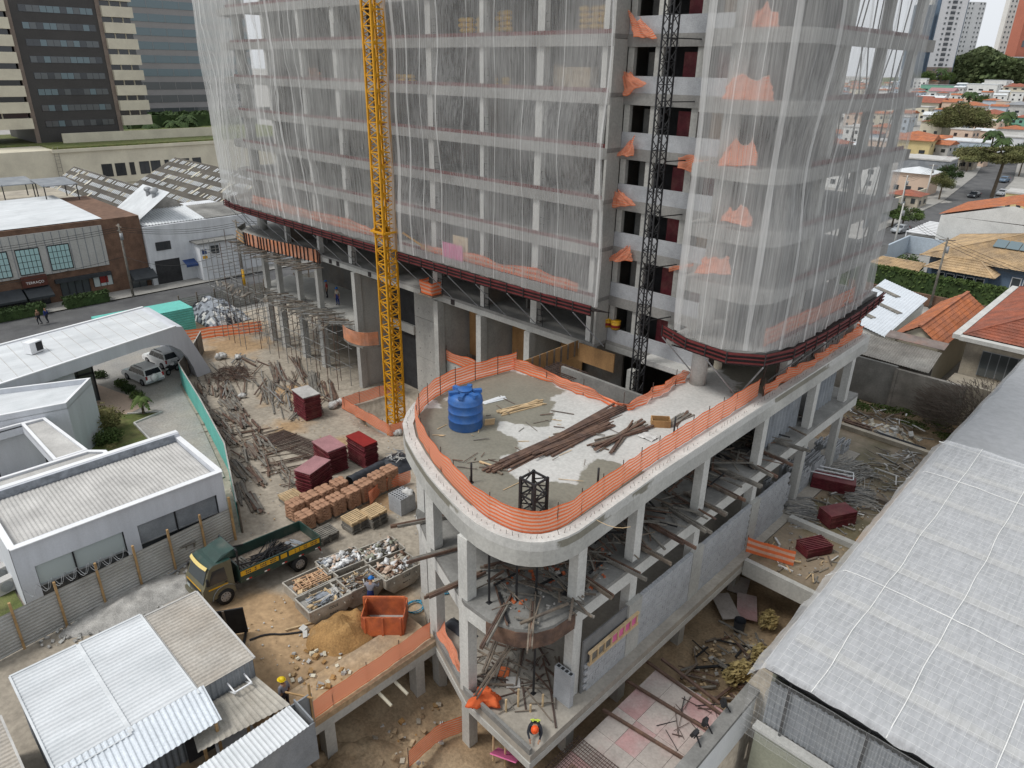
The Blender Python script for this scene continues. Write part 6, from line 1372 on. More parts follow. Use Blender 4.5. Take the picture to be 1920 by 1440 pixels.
# ---------------------------------------------------------------- vehicles in the forecourt
def car(name,label,cat,c,rz,paint,L=4.3,W=1.78,H=1.65,suv=True,spare=False,group=None):
    t=thing(name,label,cat,(c[0],c[1],c[2]),rz,group); l=L/2; w_=W/2; gc=.22
    if suv: lo=[(-l,.45),(-l+.03,.95),(-l+.2,1.02),(l-1.25,1.0),(l-.25,.88),(l,.62),(l-.03,.35),(l-.3,gc),(-l+.3,gc)]; gh_=[(-l+.12,1.0),(-l+.42,H-.06),(-l+.7,H),(l-2.05,H),(l-1.75,H-.06),(l-1.15,1.0)]
    else: lo=[(-l,.45),(-l+.05,.85),(-l+.5,.95),(l-1.3,.92),(l-.3,.78),(l,.55),(l-.05,.32),(l-.3,gc),(-l+.3,gc)]; gh_=[(-l+.35,.93),(-l+.95,H-.05),(-l+1.2,H),(l-2.1,H),(l-1.85,H-.05),(l-1.1,.92)]
    def ext(pr,wf,mi=0):
        m=MB(); n=len(pr)
        m.face([(x,-wf(z),z) for x,z in pr]); m.face([(x,wf(z),z) for x,z in pr[::-1]])
        for i in range(n):
            (x0,z0),(x1,z1)=pr[i],pr[(i+1)%n]; m.face([(x0,-wf(z0),z0),(x0,wf(z0),z0),(x1,wf(z1),z1),(x1,-wf(z1),z1)])
        return m
    wl=lambda z:w_*(.93 if z<.3 else 1. if z<.8 else .97); wg=lambda z:w_*(.95-.16*max(0,(z-.95)/(H-.95)))
    m=ext(lo[::-1],wl); bo=m.build('body',paint,t)
    md=bo.modifiers.new('bevel','BEVEL'); md.width=.05; md.segments=2; md.limit_method='ANGLE'
    m=ext(gh_[::-1],wg); m.build('cabin',paint,t)
    (x0,z0),(x1,z1)=gh_[0],gh_[1]; (x2,z2),(x3,z3)=gh_[-2],gh_[-1]
    for s_ in (-1,1):
        e=.012
        for a,b in ((.04,.36),(.38,.70),(.72,.96)) if suv else ((.04,.48),(.51,.94)):
            zb_,zt_=1.06 if suv else .98,H-.13
            def px_(f,z): xl=x0+(x1-x0)*(z-z0)/(z1-z0); xr=x3+(x2-x3)*(z-z3)/(z2-z3); return xl+(xr-xl)*f
            m=MB(); m.face([(px_(a,zb_),s_*(wg(zb_)+e),zb_),(px_(b,zb_),s_*(wg(zb_)+e),zb_),(px_(b,zt_),s_*(wg(zt_)+e),zt_),(px_(a,zt_),s_*(wg(zt_)+e),zt_)][::s_]); m.build('side_window','glass_dark',t)
        m=MB(); m.ball((x3-.15,s_*(w_+.08),1.05),.09,.06,.07,0,8); m.build('mirror',paint,t,True)
        m=MB(); m.box(-l-.01,-l+.12,s_*(w_-.1)-.07,s_*(w_-.1)+.07,.75,1.05); m.build('tail_light','red_light',t)
        m=MB(); m.box(l-.22,l-.03,s_*(w_-.2)-.13,s_*(w_-.2)+.13,.62,.76); m.build('headlight','glass_frost',t)
        for x in (-l+.82,l-.86): wheel(t,x,s_*(w_-.10),.34,.34,.2)
    for (xa_,za_),(xb_,zb2),nm in (((x0,z0),(x1,z1),'rear_window'),((x3,z3),(x2,z2),'windscreen')):
        q=[]; 
        for f in (.12,.88): q.append((xa_+(xb_-xa_)*f,za_+(zb2-za_)*f))
        sg=-1 if nm[0]=='r' else 1; m=MB(); m.face([(q[0][0]+sg*.014,-wg(q[0][1])*.9,q[0][1]),(q[0][0]+sg*.014,wg(q[0][1])*.9,q[0][1]),(q[1][0]+sg*.014,wg(q[1][1])*.88,q[1][1]),(q[1][0]+sg*.014,-wg(q[1][1])*.88,q[1][1])][::sg]); m.build(nm,'glass_dark',t)
    m=MB(); m.box(-l-.03,-l+.1,-w_*.9,w_*.9,.38,.56); m.build('bumper',paint if not suv else 'car_silver',t); m=MB(); m.box(-l-.035,-l-.031,-.25,.25,.6,.72); m.build('number_plate','text_white',t)
    if suv:
        for s_ in (-1,1): m=MB(); m.bar((-l+.8,s_*(w_*.72),H+.05),(l-2.1,s_*(w_*.72),H+.05),.04,.05); m.build('roof_rail','black_steel',t)
    if spare: m=MB(); m.tube((-l-.02,.1,.85),(-l-.2,.1,.85),.36,.34,18); m.build('spare_wheel_cover',paint,t,True)
    return t
car('suv','white sport utility car with spare wheel on its rear door in forecourt','car',(-15.0,-13.85,-1.16),math.atan2(-.5,-2.8),'car_white',4.2,spare=True)
car('suv','boxy white sport utility car parked beside the one with spare wheel','car',(-17.7,-11.0,-1.16),math.atan2(-.45,-2.7),'car_white',4.2,1.8,1.7)
def moto(label,c,rz,paint):
    t=thing('motorcycle',label,'motorcycle',c,rz,'motorcycles by the forecourt wall')
    for x in (-.62,.62): 
        m=MB(); m.tube((x,-.05,.3),(x,.05,.3),.3,n=16); o=m.build('wheel','rubber',t,True); m=MB(); m.tube((x,-.055,.3),(x,.055,.3),.18,n=12); m.build('rim','rim',o)
    m=MB(); m.hexa([(-.4,-.12,.4),(.35,-.12,.4),(.35,.12,.4),(-.4,.12,.4),(-.5,-.1,.72),(.25,-.1,.78),(.25,.1,.78),(-.5,.1,.72)]); m.build('engine_frame','black_steel',t)
    m=MB(); m.ball((.1,0,.85),.28,.14,.13,0,10); m.build('fuel_tank',paint,t,True); m=MB(); m.box(-.75,-.1,-.13,.13,.76,.86); m.build('seat','rubber',t)
    m=MB(); m.bar((.62,0,.3),(.4,0,1.0),.06); m.bar((.4,-.35,1.02),(.4,.35,1.02),.04); m.build('fork_handlebar','gray_steel',t); m=MB(); m.ball((.5,0,.88),.09,.1,.1,0,8); m.build('headlight','glass_frost',t,True); m=MB(); m.box(-.85,-.6,-.08,.08,.62,.72); m.build('tail','text_white',t)
c=gr(325,700); moto('black and white motorcycle parked behind the boxy white car',(c.x,c.y,-1.14),rad(120),'car_white'); c=gr(350,688); moto('black motorcycle parked against the arched wall',(c.x,c.y,-1.14),rad(100),'car_dark')
# ---------------------------------------------------------------- street side
bb=thing('brick_building','brick and grey clad shop building with big mint windows across the street','building',(-50,-14,-1.2))
FX=-46.0
boxpart(bb,'wall','brickwall',-66,FX,-34,-1.3,-1.2,8.1)
boxpart(bb,'cladding_panel','cladding',FX,FX+.18,-34,-5.9,2.55,7.5)
for k in range(32): boxpart(bb,'seam_batten','wall_metal',FX+.18,FX+.21,-33+k*.86,-32.93+k*.86,2.55,7.5)
for y0,y1 in ((-12.25,-9.9),(-15.55,-13.1),(-18.7,-16.3),(-21.9,-19.5)):
    w1=boxpart(bb,'window','black_steel',FX+.212,FX+.26,y0,y1,2.85,5.9)
    for i in range(5):
        for j in range(4):
            yy=y0+.08+(y1-y0-.12)*i/5; zz=2.95+2.9*j/4; m=MB(); m.box(FX+.262,FX+.275,yy,yy+(y1-y0)/5-.09,zz,zz+.66); m.build('pane','glass_sky',w1)
sg=thing('shop_sign','brown timber sign board with white lettering TERRAÇO over the shop awning','sign',(FX+.6,-14.4,2.0)); boxpart(sg,'board','sign_brown',FX+.25,FX+.7,-15.7,-13.1,1.45,2.7); k=txt('TERRAÇO',.42,'text_white',None,(FX+.71,-14.4,1.95),(rad(90),0,rad(90)),.01); put(k,sg)
for y0,y1,lb in ((-25,-15.9,'wide dark awning over the shop terrace'),(-15.7,-13.0,'short dark awning below the brown shop sign'),(-3.9,-1.0,'dark awning over the corner shop door')):
    t=thing('awning',lb,'awning',(FX+.8,(y0+y1)/2,1.)); m=MB(); m.face([(FX+.2,y0,1.4),(FX+.2,y1,1.4),(FX+2.0,y1,.5),(FX+2.0,y0,.5)][::-1]); m.face([(FX+2.0,y0,.5),(FX+2.0,y1,.5),(FX+2.0,y1,.25),(FX+2.0,y0,.25)][::-1]); put(m.build('canopy','awning_dark'),t)
    m=MB()
    for y in (y0+.1,y1-.1): m.bar((FX+.0,y,.1),(FX+1.95,y,.48),.05)
    put(m.build('arm','black_steel'),t)
for y0,y1,z0,z1,mt in ((-11.8,-8.6,-1.0,1.2,'glass_mid'),(-8.1,-5.9,.0,1.6,'glass_frost'),(-25,-13.2,-1.0,1.2,'glass_dark'),(-3.7,-1.9,-1.1,1.0,'glass_mid')):
    wv=boxpart(bb,'shopfront',mt,FX,FX+.06,y0,y1,z0,z1); n_=int((y1-y0)/.7)
    for k in range(n_+1): m=MB(); m.box(FX+.06,FX+.12,y0+(y1-y0)*k/n_-.03,y0+(y1-y0)*k/n_+.03,z0,z1); m.build('mullion','black_steel',wv)
boxpart(bb,'shop_poster','panel_bright',FX+.061,FX+.075,-7.4,-6.4,.35,1.2); boxpart(bb,'lintel','awning_dark',FX,FX+.5,-12.3,-6.0,1.3,1.75)
m=MB(); m.face([(-66,-34,8.2),(FX-.3,-34,8.2),(FX-.3,-5.5,8.2),(-66,-5.5,8.6)]); put(m.build('roof','roof_white'),bb); boxpart(bb,'roof_duct','black_steel',-60,-50,-30,-16,8.25,8.45)
ww=thing('white_shop','white painted two storey shop with garage opening next to the brick building','building',(-52,5,-1.2))
boxpart(ww,'wall','white_wall',-60,-45.5,-1.2,24,-1.2,6.6); boxpart(ww,'garage_shade','void_shade',-45.49,-45.44,-.6,2.6,-1.2,2.1)  # garage doorway is a near-black sheet painted for its shade
m=MB(); m.face([(-45.3,-.4,-1.1),(-45.3,1.6,-1.1),(-43.6,1.9,-1.12),(-43.6,-.2,-1.12)]); m=None
wn=boxpart(ww,'window','black_steel',-45.5,-45.43,-.1,1.8,3.4,4.5); 
for k in range(4): m=MB(); m.box(-45.43,-45.41,-.05+k*.46,.36+k*.46,3.45,4.45); m.build('pane','glass_dark',wn)
boxpart(ww,'porch_block','white_wall',-45.5,-43.3,4.6,10.2,-1.2,3.9); boxpart(ww,'porch_roof','concrete_dark',-45.6,-43.0,4.3,10.4,3.9,4.1); boxpart(ww,'porch_window','glass_dark',-43.3,-43.26,6.1,7.2,2.4,3.5); boxpart(ww,'shop_logo_plate','white_paint',-43.3,-43.27,4.75,5.6,1.7,3.5)
m=MB(); m.box(-43.27,-43.262,4.85,5.5,2.5,3.2,0); m.box(-43.27,-43.262,4.85,5.5,1.9,2.3,1); put(m.build('shop_logo',['awning_blue','truck_yellow']),ww)
t=thing('awning','small blue awning on the white shop','awning',(-44.8,3.8,1.4)); m=MB(); m.face([(-45.4,2.9,1.7),(-45.4,4.5,1.7),(-44.2,4.5,1.2),(-44.2,2.9,1.2)][::-1]); m.face([(-44.2,2.9,1.2),(-44.2,4.5,1.2),(-44.2,4.5,.9),(-44.2,2.9,.9)][::-1]); put(m.build('canopy','awning_blue'),t)
m=MB(); corr(m,(-45.9,-1.1,6.7),(-45.9,7.0,6.7),(-52,7.0,7.6),(-52,-1.1,7.6),.4,.05); put(m.build('roof_sheet','roof_white'),ww)
m=MB(); corr(m,(-45.8,7.1,6.7),(-45.8,24,6.7),(-53,24,7.4),(-53,7.1,7.4),.3,.04); put(m.build('roof_sheet','concrete_dark'),ww)
m=MB(); m.face([(-52,-1.2,6.6),(-52,8,6.6),(-52,3.4,10.2)]); put(m.build('gable_wall','wall_oldgray'),ww)
def warehouse(label,x0,x1,y0,y1,ze,zr,seed):
    t=thing('warehouse',label,'warehouse',((x0+x1)/2,(y0+y1)/2,-1.2)); ym=(y0+y1)/2
    boxpart(t,'wall','stucco_old',x0,x1,y0,y1,-1.2,ze)
    for ya,nm in ((y0,'roof'),(y1,'roof')):
        m=MB(); corr(m,(x0,ya,ze),(x1,ya,ze),(x1,ym,zr),(x0,ym,zr),.9,.03,box=False); put(m.build(nm,'roof_dark'),t)
    m=MB(); m.face([(x1,y0,ze),(x1,y1,ze),(x1,ym,zr)]); put(m.build('gable','wall_oldgray'),t)
    rs=random.Random(seed); m=MB(); nrow=5
    for s_ in (0,1):
        ya=y0 if s_==0 else y1
        for r_ in range(nrow):
            f=(r_+.5)/nrow
            x=x0+.5
            while x<x1-.5:
                if rs.random()<.8: m.bar((x,ya+(ym-ya)*(f-.045),ze+(zr-ze)*(f-.045)+.09),(x,ya+(ym-ya)*(f+.045),ze+(zr-ze)*(f+.045)+.09),.30,.03,0 if rs.random()<.85 else 1)
                x+=.62
        for k in range(6):
            f=rs.random()*.8; x=rs.uniform(x0+2,x1-2); m.bar((x,ya+(ym-ya)*f,ze+(zr-ze)*f+.1),(x,ya+(ym-ya)*(f+.18),ze+(zr-ze)*(f+.18)+.1),.5,.03,1)
    o=put(m.build('skylight_tiles',['roof_white','stucco_cream']),t); o['kind']='stuff'
    return t
M('roof_dark',(.075,.068,.06),var=.3,sc=.3,c2=(.10,.09,.075),fine=.2)
warehouse('old warehouse with dark roof and rows of white skylight tiles behind the brick building',-92,-58,-1.5,11.5,5.2,9.2,3)
warehouse('old warehouse with dark roof and rows of white skylight tiles behind the white shop',-88,-53,11.7,30,5.4,10.0,4)
t=thing('shed_roof','white metal gable roof with three round vents in front of the warehouses','roof',(-50,3,7)); m=MB(); corr(m,(-47.0,-1.2,7.2),(-56,-1.2,7.2),(-56,3.4,10.4),(-47,3.4,10.4),.35,.03); put(m.build('sheet','roof_white'),t)
for k in range(3): m=MB(); p=Vector((-49.5-k*1.0,2.3+.5*(k%2),10.2)); m.tube(p-Vector((0,0,.9)),p,.3,n=12); m.ball(p+Vector((0,0,.15)),.5,.5,.35,0,12); put(m.build('vent','gray_steel',None,True),t)
for k,(x,y) in enumerate(((-70,-9),(-66,-5))):
    t=thing('roof_canopy','grey sheet canopy on thin posts above the brick building roof','canopy',(x,y,7.9),0,'canopies over the brick building roof'); m=MB(); m.hexa([(-3,-2.2,2.6),(3,-2.2,2.3),(3,2.2,2.3),(-3,2.2,2.6),(-3,-2.2,2.7),(3,-2.2,2.4),(3,2.2,2.4),(-3,2.2,2.7)]); m.build('sheet','wall_metal',t)
    for a in (-2.8,2.8):
        for b in (-2,2): m=MB(); m.box(a-.06,a+.06,b-.06,b+.06,0,2.45); m.build('post','black_steel',t)
boxpart(bb,'rear_wing','stucco_old',-80,-66,-34,-2,-1.2,7.7)
# cream block with roof garden and dark office tower
cb=thing('cream_block','long cream rendered block with planted roof terrace below the dark tower','building',(-118,30,-1.2))
CX=-112.0; CZ=10.1
boxpart(cb,'wall','stucco_cream',-150,CX,7.2,70,-1.2,CZ); boxpart(cb,'wall','stucco_cream',-165,CX-.01,-40,7.19,-1.2,CZ)
boxpart(cb,'cornice','stucco_cream',CX,CX+.4,7.0,70,CZ-.5,CZ+.1); boxpart(cb,'string_course','stucco_cream',CX,CX+.25,7.1,70,3.1,3.5); boxpart(cb,'terrace_upstand','stucco_cream',-122,-121.5,12,44,CZ,CZ+2.2)
boxpart(cb,'roof_garden','grass',-121.4,CX-.6,7.6,69,CZ+.002,CZ+.35); boxpart(cb,'roof_garden','grass',-150,-122.1,-38,69,CZ+.002,CZ+.3)
for k,(u,wd) in enumerate(((199,2.0),(224,2.0),(246,1.0),(269,2.0),(290,2.0),(311,.9),(325,.9),(345,1.9),(367,1.9))):
    p=onX(u,306-k*2.2,CX); wv=boxpart(cb,'window','black_steel',CX,CX+.05,p.y-wd/2,p.y+wd/2,4.4,6.9); m=MB(); m.box(CX+.05,CX+.07,p.y-wd/2+.1,p.y-.05,4.5,6.8); m.build('pane','glass_dark',wv); m=MB(); m.box(CX+.05,CX+.07,p.y+.05,p.y+wd/2-.1,4.5,6.8); m.build('pane','glass_dark',wv)
m=MB(); p=onX(108,320,CX)
for s_ in (0,.8): m.bar((CX+.3,p.y+s_,0),(CX+.3,p.y+s_,CZ+.6),.08)
for k in range(14): m.bar((CX+.3,p.y,.6+k*.7),(CX+.3,p.y+.8,.6+k*.7),.06)
put(m.build('ladder','wall_oldgray'),cb)
for k,u in enumerate((8,25,52,76)):
    a=onY(u,282+k*9,6.6); a=at(u,283+k*7,7.2); x=CX-3-(3-k)*4.2; m=MB(); m.box(x-1.2,x+1.2,7.1,7.19,3.6,6.4); put(m.build('window','glass_dark'),cb)
    t=thing('awning','small pink awning over a window of the cream block','awning',(x,7.0,6.5),0,'pink awnings on the cream block'); m=MB(); m.hexa([(-1.3,-.1,0),(1.3,-.1,0),(1.3,.0,.6),(-1.3,.0,.6),(-1.3,-1.2,-.5),(1.3,-1.2,-.5),(1.3,-1.15,-.35),(-1.3,-1.15,-.35)]) if 0 else m.face([(-1.3,0,.5),(1.3,0,.5),(1.3,-1.2,-.4),(-1.3,-1.2,-.4)]); m.build('canopy','awning_pink',t)
dt=thing('office_tower','dark brown office tower with cream balcony bands on both flanks','building',(-135,16,9)); DX=-125.
boxpart(dt,'core_wall','tower_dark',-145,DX,8.0,25.1,CZ,44)
for k in range(11):
    z=13.6+k*3.03; wv=boxpart(dt,'window_band','glass_dark',DX,DX+.08,10.3,23.6,z-.2,z+1.05)
    rs=random.Random(k)
    for j in range(11): m=MB(); y=10.4+j*1.2; m.box(DX+.08,DX+.13,y,y+1.1,z-.14,z+.98); m.build('pane',rs.choice(('glass_blue','glass_mid','glass_dark','glass_mid')),wv)
    for y0,y1 in ((25.1,31.2),(-8.,8.)):
        boxpart(dt,'balcony','stucco_cream',-140,DX+1.0,y0+(.02 if y0>0 else 0),y1-(0 if y0>0 else .02),z-.35,z+1.65)
        g_=boxpart(dt,'window_strip','glass_dark',-139,DX-.3,y0+.1,y1-.3,z+1.65,z+2.68)
        for q in range(2): m=MB(); y=y0+(y1-y0)*(.35+.35*q); m.box(DX-.3,DX-.2,y-.12,y+.12,z+1.65,z+2.68); m.build('mullion','stucco_cream',g_)
for y in (8.0,24.3): boxpart(dt,'stone_strip','far_brown',DX+.001,DX+.15,y,y+.8,CZ,44)
gt=thing('glass_tower','grey banded glass office tower behind the dark tower','building',(-180,55,0)); boxpart(gt,'core','tower_band',-200,-170,40,80,0,46)
for k in range(13):
    w1=boxpart(gt,'window_band','glass_blue' if k>5 else 'glass_mid',-170,-169.9,40,80,2+k*3.4,3.9+k*3.4)
    for j in range(9): m=MB(); m.box(-169.9,-169.85,43+j*4.4,43.1+j*4.4,2+k*3.4,3.9+k*3.4); m.build('mullion','tower_band',w1)
# hoardings, teal sheds, street clutter
t=thing('teal_shed','turquoise corrugated metal shed behind the canopy roof','shed',(-27,-8.5,-1.2)); 
c,L,Wd,rz=rect((205,572),(303,562),(298,556),1.4)
for a,b in (((-29,-13.5),(-25.5,-13.5)),((-25.5,-13.5),(-25.0,-4.5)),((-25.0,-4.5),(-28.5,-4.5)),((-28.5,-4.5),(-29,-13.5))):
    m=MB(); nv=40; m.grid(1,nv,lambda u,v,a=a,b=b:(a[0]+(b[0]-a[0])*u+.03*(1,1,-1,-1)[round(v*nv)%4],a[1]+(b[1]-a[1])*u,-1.2+2.7*v)); put(m.build('wall','teal'),t)
m=MB(); m.face([(-29,-13.5,1.5),(-25.5,-13.5,1.5),(-25,-4.5,1.5),(-28.5,-4.5,1.5)]); put(m.build('roof','teal'),t)
hd=thing('street_hoarding','old grey sheet hoarding on posts between the street and the site','hoarding',(-30,2,-1.2))
for k in range(9):
    y=-4+k*2.1; m=MB(); nv=36; m.grid(1,nv,lambda u,v,y=y:(-30.2+.03*(1,1,-1,-1)[round(v*nv)%4],y+2.05*u,-1.15+2.3*v)); put(m.build('sheet','fence_metal'),hd); m=MB(); m.bar((-30.05,y,-1.2),(-30.05,y,1.6),.12); put(m.build('post','wood_old'),hd)
def hedge(label,x0,x1,y0,y1,z0,z1,mat,seed,n=2600,cat='hedge',sz=.16):
    rs=random.Random(seed); t=thing('hedge',label,cat,((x0+x1)/2,(y0+y1)/2,z0)); m=MB()
    for k in range(n):
        p=Vector((rs.uniform(x0,x1),rs.uniform(y0,y1),z0+(z1-z0)*(1-rs.random()**2.2*.9))); q=Vector((rs.gauss(0,1),rs.gauss(0,1),rs.gauss(0,1))).normalized(); a=q.orthogonal().normalized()*sz*rs.uniform(.6,1.4); b=q.cross(a).normalized()*sz*rs.uniform(.4,.9)
        m.face([p-a,p+b,p+a,p-b])
    put(m.build('foliage',mat),t)
    m=MB(); m.box(x0+.12,x1-.12,y0+.12,y1-.12,z0,z1-.2); put(m.build('inner_twigs','leaf_b'),t); return t
hedge('clipped dark hedge before the brick shop beside the walking pair',-43.6,-42.2,-12.6,-7.6,-1.1,.2,'leaf_b',5,900); hedge('clipped dark hedge before the shop terrace',-43.6,-42.0,-24,-14.6,-1.1,.1,'leaf_b',6,1300)
def bush(name,label,c,rx,ry,h,mat,seed,n=1400,sz=.14,cat='shrub',stems=True):
    rs=random.Random(seed); t=thing(name,label,cat,c); m=MB()
    for k in range(n):
        d=Vector((rs.gauss(0,1),rs.gauss(0,1),rs.gauss(0,1))).normalized()*(rs.random()**.45); cl=.25*nz(d.x*3+seed,d.y*3,d.z*3)
        p=Vector((d.x*rx*(1+cl),d.y*ry*(1+cl),h*.5+d.z*h*.5*(1+cl))); q=Vector((rs.gauss(0,1),rs.gauss(0,1),rs.gauss(0,1.4))).normalized(); a=q.orthogonal().normalized()*sz*rs.uniform(.6,1.5); b=q.cross(a).normalized()*sz*rs.uniform(.3,.7)
        m.face([p-a,p+b,p+a,p-b])
    m.build('foliage',mat,t)
    if stems:
        m=MB()
        for k in range(6): a=rs.uniform(0,6.28); m.tube((0,0,0),(rx*.5*math.cos(a),ry*.5*math.sin(a),h*.6),.03,.015,5)
        m.build('stems','bark',t)
    return t
c=gr(180,815); bush('shrub','large yellowish bushy shrub on the lawn by the rendered block',(c.x,c.y,gz(c.x,c.y)),1.5,2.2,2.3,'leaf_c',3,3000,.12); c=gr(205,832); bush('shrub','dark green shrub with white flowers beside the yellowish shrub',(c.x,c.y,gz(c.x,c.y)),.9,1.2,1.2,'leaf_a',4,1200,.1)
for k,(u,v) in enumerate(((228,725),(243,735),(258,748),(188,708))): c=gr(u,v); bush('shrub','low dark shrub in the planting strip of the forecourt',(c.x,c.y,gz(c.x,c.y)),.9,.6,.7,'leaf_b' if k%2 else 'leaf_a',20+k,500,.1)['group']='low shrubs in the planting strip'
def palm(name,label,c,h,r_,mat,seed,nf=14,group=None,tr_=.11):
    rs=random.Random(seed); t=thing(name,label,'palm',c,0,group); m=MB(); pts=[(0.06*math.sin(k*.7)*h*.2,0,h*k/6) for k in range(7)]
    for i in range(6): m.tube(pts[i],pts[i+1],tr_*(1.15-.08*i),tr_*(1.07-.08*i),8)
    m.build('trunk','bark',t,True); top=Vector(pts[-1])
    for k in range(nf):
        a=k*2*math.pi/nf+rs.uniform(-.2,.2); el=rs.uniform(.1,1.1); m=MB(); P_=[]
        for j in range(8): f=j/7; P_.append(top+Vector((math.cos(a)*r_*f*math.cos(el*.6),math.sin(a)*r_*f*math.cos(el*.6),r_*(math.sin(el)*f-1.05*f*f))))
        sd=Vector((-math.sin(a),math.cos(a),0))
        for j in range(7):
            for s_ in (-1,1):
                wd=r_*.26*math.sin(math.pi*(.12+.85*j/7)); m.face([P_[j],P_[j+1],P_[j+1].lerp(P_[j],.2)+sd*s_*wd+Vector((0,0,-wd*.55)),P_[j]+sd*s_*wd*.9+Vector((0,0,-wd*.5))])
        m.build('frond',mat,t)
    return t
c=gr(270,778); palm('palm_tree','small young palm on the lawn corner in the forecourt',(c.x,c.y,gz(c.x,c.y)),1.5,.95,'leaf_a',2)
c=gr(209,838); palm('agave_plant','pale rosette plant beside the flat roofed building',(c.x,c.y,gz(c.x,c.y)),.2,.7,'leaf_c',4,12)
for k,u in enumerate((283,325,343,352)): p=onX(u,232,-150); palm('palm_tree','tall dark palm standing before the glass office tower',(p.x,p.y,2),9+k*.6,3.2,'leaf_b',30+k,16,'palms before the glass tower',.3)
hedge('row of dark green shrubs along the roof terrace edge',-160,-152,36,66,6,13.5,'leaf_b',8,1500,sz=.7)
# utility poles and wires on the left
def pole(label,x,y,h,z0,mat='wood_gray',sleeve=None,arms=1,rz=0.,group=None):
    t=thing('utility_pole',label,'utility pole',(x,y,z0),rz,group); m=MB(); m.tube((0,0,0),(0,0,h),.16,.11,10); m.build('pole',mat,t,True)
    if sleeve: m=MB(); m.tube((0,0,0),(0,0,h*.28),.18,.17,10); m.build('sleeve',sleeve,t,True)
    for k in range(arms): m=MB(); m.bar((-.9,0,h-.3-k*.6),(.9,0,h-.3-k*.6),.1,.1); m.build('cross_arm','wood_old',t)
    m=MB(); m.tube((.25,0,h-1.9),(.25,0,h-1.1),.2,n=10); m.build('transformer','gray_steel',t,True)
    return t
pole('grey utility pole with yellow painted foot by the white shop',-37.0,7.2,9.0,-1.2,sleeve='truck_yellow'); pole('concrete utility pole with cross arms before the brick building',-42.6,-4.9,9.2,-1.2,arms=2)
def wires(label,pts,n=3,sp=.25,sag=.6,mat='wire'):
    m=MB()
    for k in range(n):
        for a,b in zip(pts,pts[1:]):
            a=Vector(a)+Vector((0,0,-k*sp)); b=Vector(b)+Vector((0,0,-k*sp)); q=[a.lerp(b,i/10)+Vector((0,0,-sag*4*(i/10)*(1-i/10))) for i in range(11)]; m.path(q,.022,4)
    tag(m.build('overhead_wires',mat),label,'wires')
wires('sagging overhead wires running along the street past the brick building',[(-42.6,-40,7.6),(-42.6,-4.9,7.6),(-37,7.2,7.4),(-36,40,7.4)]); wires('thick black cable crossing from the shops to the scaffold',[(-42.6,-40,4.4),(-42.6,-4.9,4.0),(-24,-1.,7.)],1,.2,1.2)
# ================================================================ right side of the site
# formwork deck, pit props and slab strips between podium and the neighbour's wall
dk=thing('formwork_deck','pale formwork deck with pink stained panels beside the block wall','formwork deck',(41,-13.5,-.6)); DZ=-.45
for i in range(4):
    for j in range(7):
        x=39.15+i*1.06; y=-21.2+j*1.62; m=MB(); m.box(x,x+1.045,y,y+1.605,DZ-.05,DZ+R.uniform(-.006,.006)); put(m.build('panel',R.choice(('deck_ply','deck_ply','deck_pink'))),dk)
m=MB()
for x in (39.6,41.2,42.8): m.box(x-.08,x+.08,-21,-10,DZ-.25,DZ-.06)
put(m.build('bearers','wood_old'),dk)
for x in (39.6,42.8):
    for y in (-20,-15.5,-11): m=MB(); m.tube((x,y,-2.6),(x,y,DZ-.25),.05,n=7); put(m.build('prop','rebar'),dk)
for k,(p,q) in enumerate((((1165,1270),(1345,1380)),((1205,1235),(1360,1345)),((1130,1330),(1310,1440)),((1240,1235),(1350,1320)))):
    a,b=at(*p,DZ+.12),at(*q,DZ+.06); m=MB(); m.bar(a,b,.12,.12); tag(m.build('steel_beam','rust_beam'),'rusty brown beam lying across the pale formwork deck','beam','beams on the formwork deck')
t=thing('rebar_mat','rusty reinforcement mat laid over pink insulation beside the deck','mesh mat',(40.5,-17.5,DZ+.1)); m=MB()
for k in range(30): m.bar((38.95+k*.15,-21.5,DZ+.1),(38.95+k*.15,-15.6,DZ+.1),.022)
for k in range(40): m.bar((38.9,-21.5+k*.15,DZ+.125),(43.3,-21.5+k*.15,DZ+.125),.022)
o=put(m.build('bars','rebar'),t); o['kind']='stuff'
for k in range(5): m=MB(); m.bar((40.2+k*.16,-21.4,DZ+.2),(39.7+k*.16,-16.9,DZ+.2),.13,.05); put(m.build('board','rust_beam'),t)
litter('deck_wires','thin cables and offcuts lying on the formwork deck',42,-11.5,.9,1.5,16,['black_steel','rebar'],51,(.4,1.6),(.02,.04),.5,1.4,z0=DZ+.02,zj=.03)
rubble('pit_rubble','stones, boards and rubbish on the soil of the side pit',41,-6,2.0,3.4,220,['rubble','stucco_old','mud','wood_new'],52,(.04,.22),z0=-2.2)
litter('pit_offcuts','planks and pipes lying on the soil of the side pit',41,-5.5,1.9,3.2,46,['wood_old','rust_beam','wood_gray','black_steel'],53,(.5,2.6),(.05,.14),.4,1.,z0=-2.15,zj=.2)
for k,(u,v,rz_,mt,lb) in enumerate(((1385,1098,.3,'deck_ply','pale board lying tilted in the side pit'),(1400,1140,.5,'deck_pink','pink edged board lying in the side pit'),(1360,1140,.9,'deck_ply','broad board lying on the side pit soil'))):
    a=at(u,v,-1.9); m=MB(); m.obox((a.x,a.y,-1.85+k*.05),1.1,1.9 if k else 1.2,.05,rz_,0,(.1+.2*(k==0),.05)); tag(m.build('board',mt),lb,'board')
a=at(1385,1180,-2.1); m=MB(); m.tube((0,0,0),(0,0,.7),.28,.33,16,caps=False); m.tube((0,0,.0),(0,0,.02),.28,n=16); o=m.build('bucket','tarp_black',None,True); o.location=(a.x,a.y,-2.15); tag(o,'dark round bucket standing in the side pit','bucket')
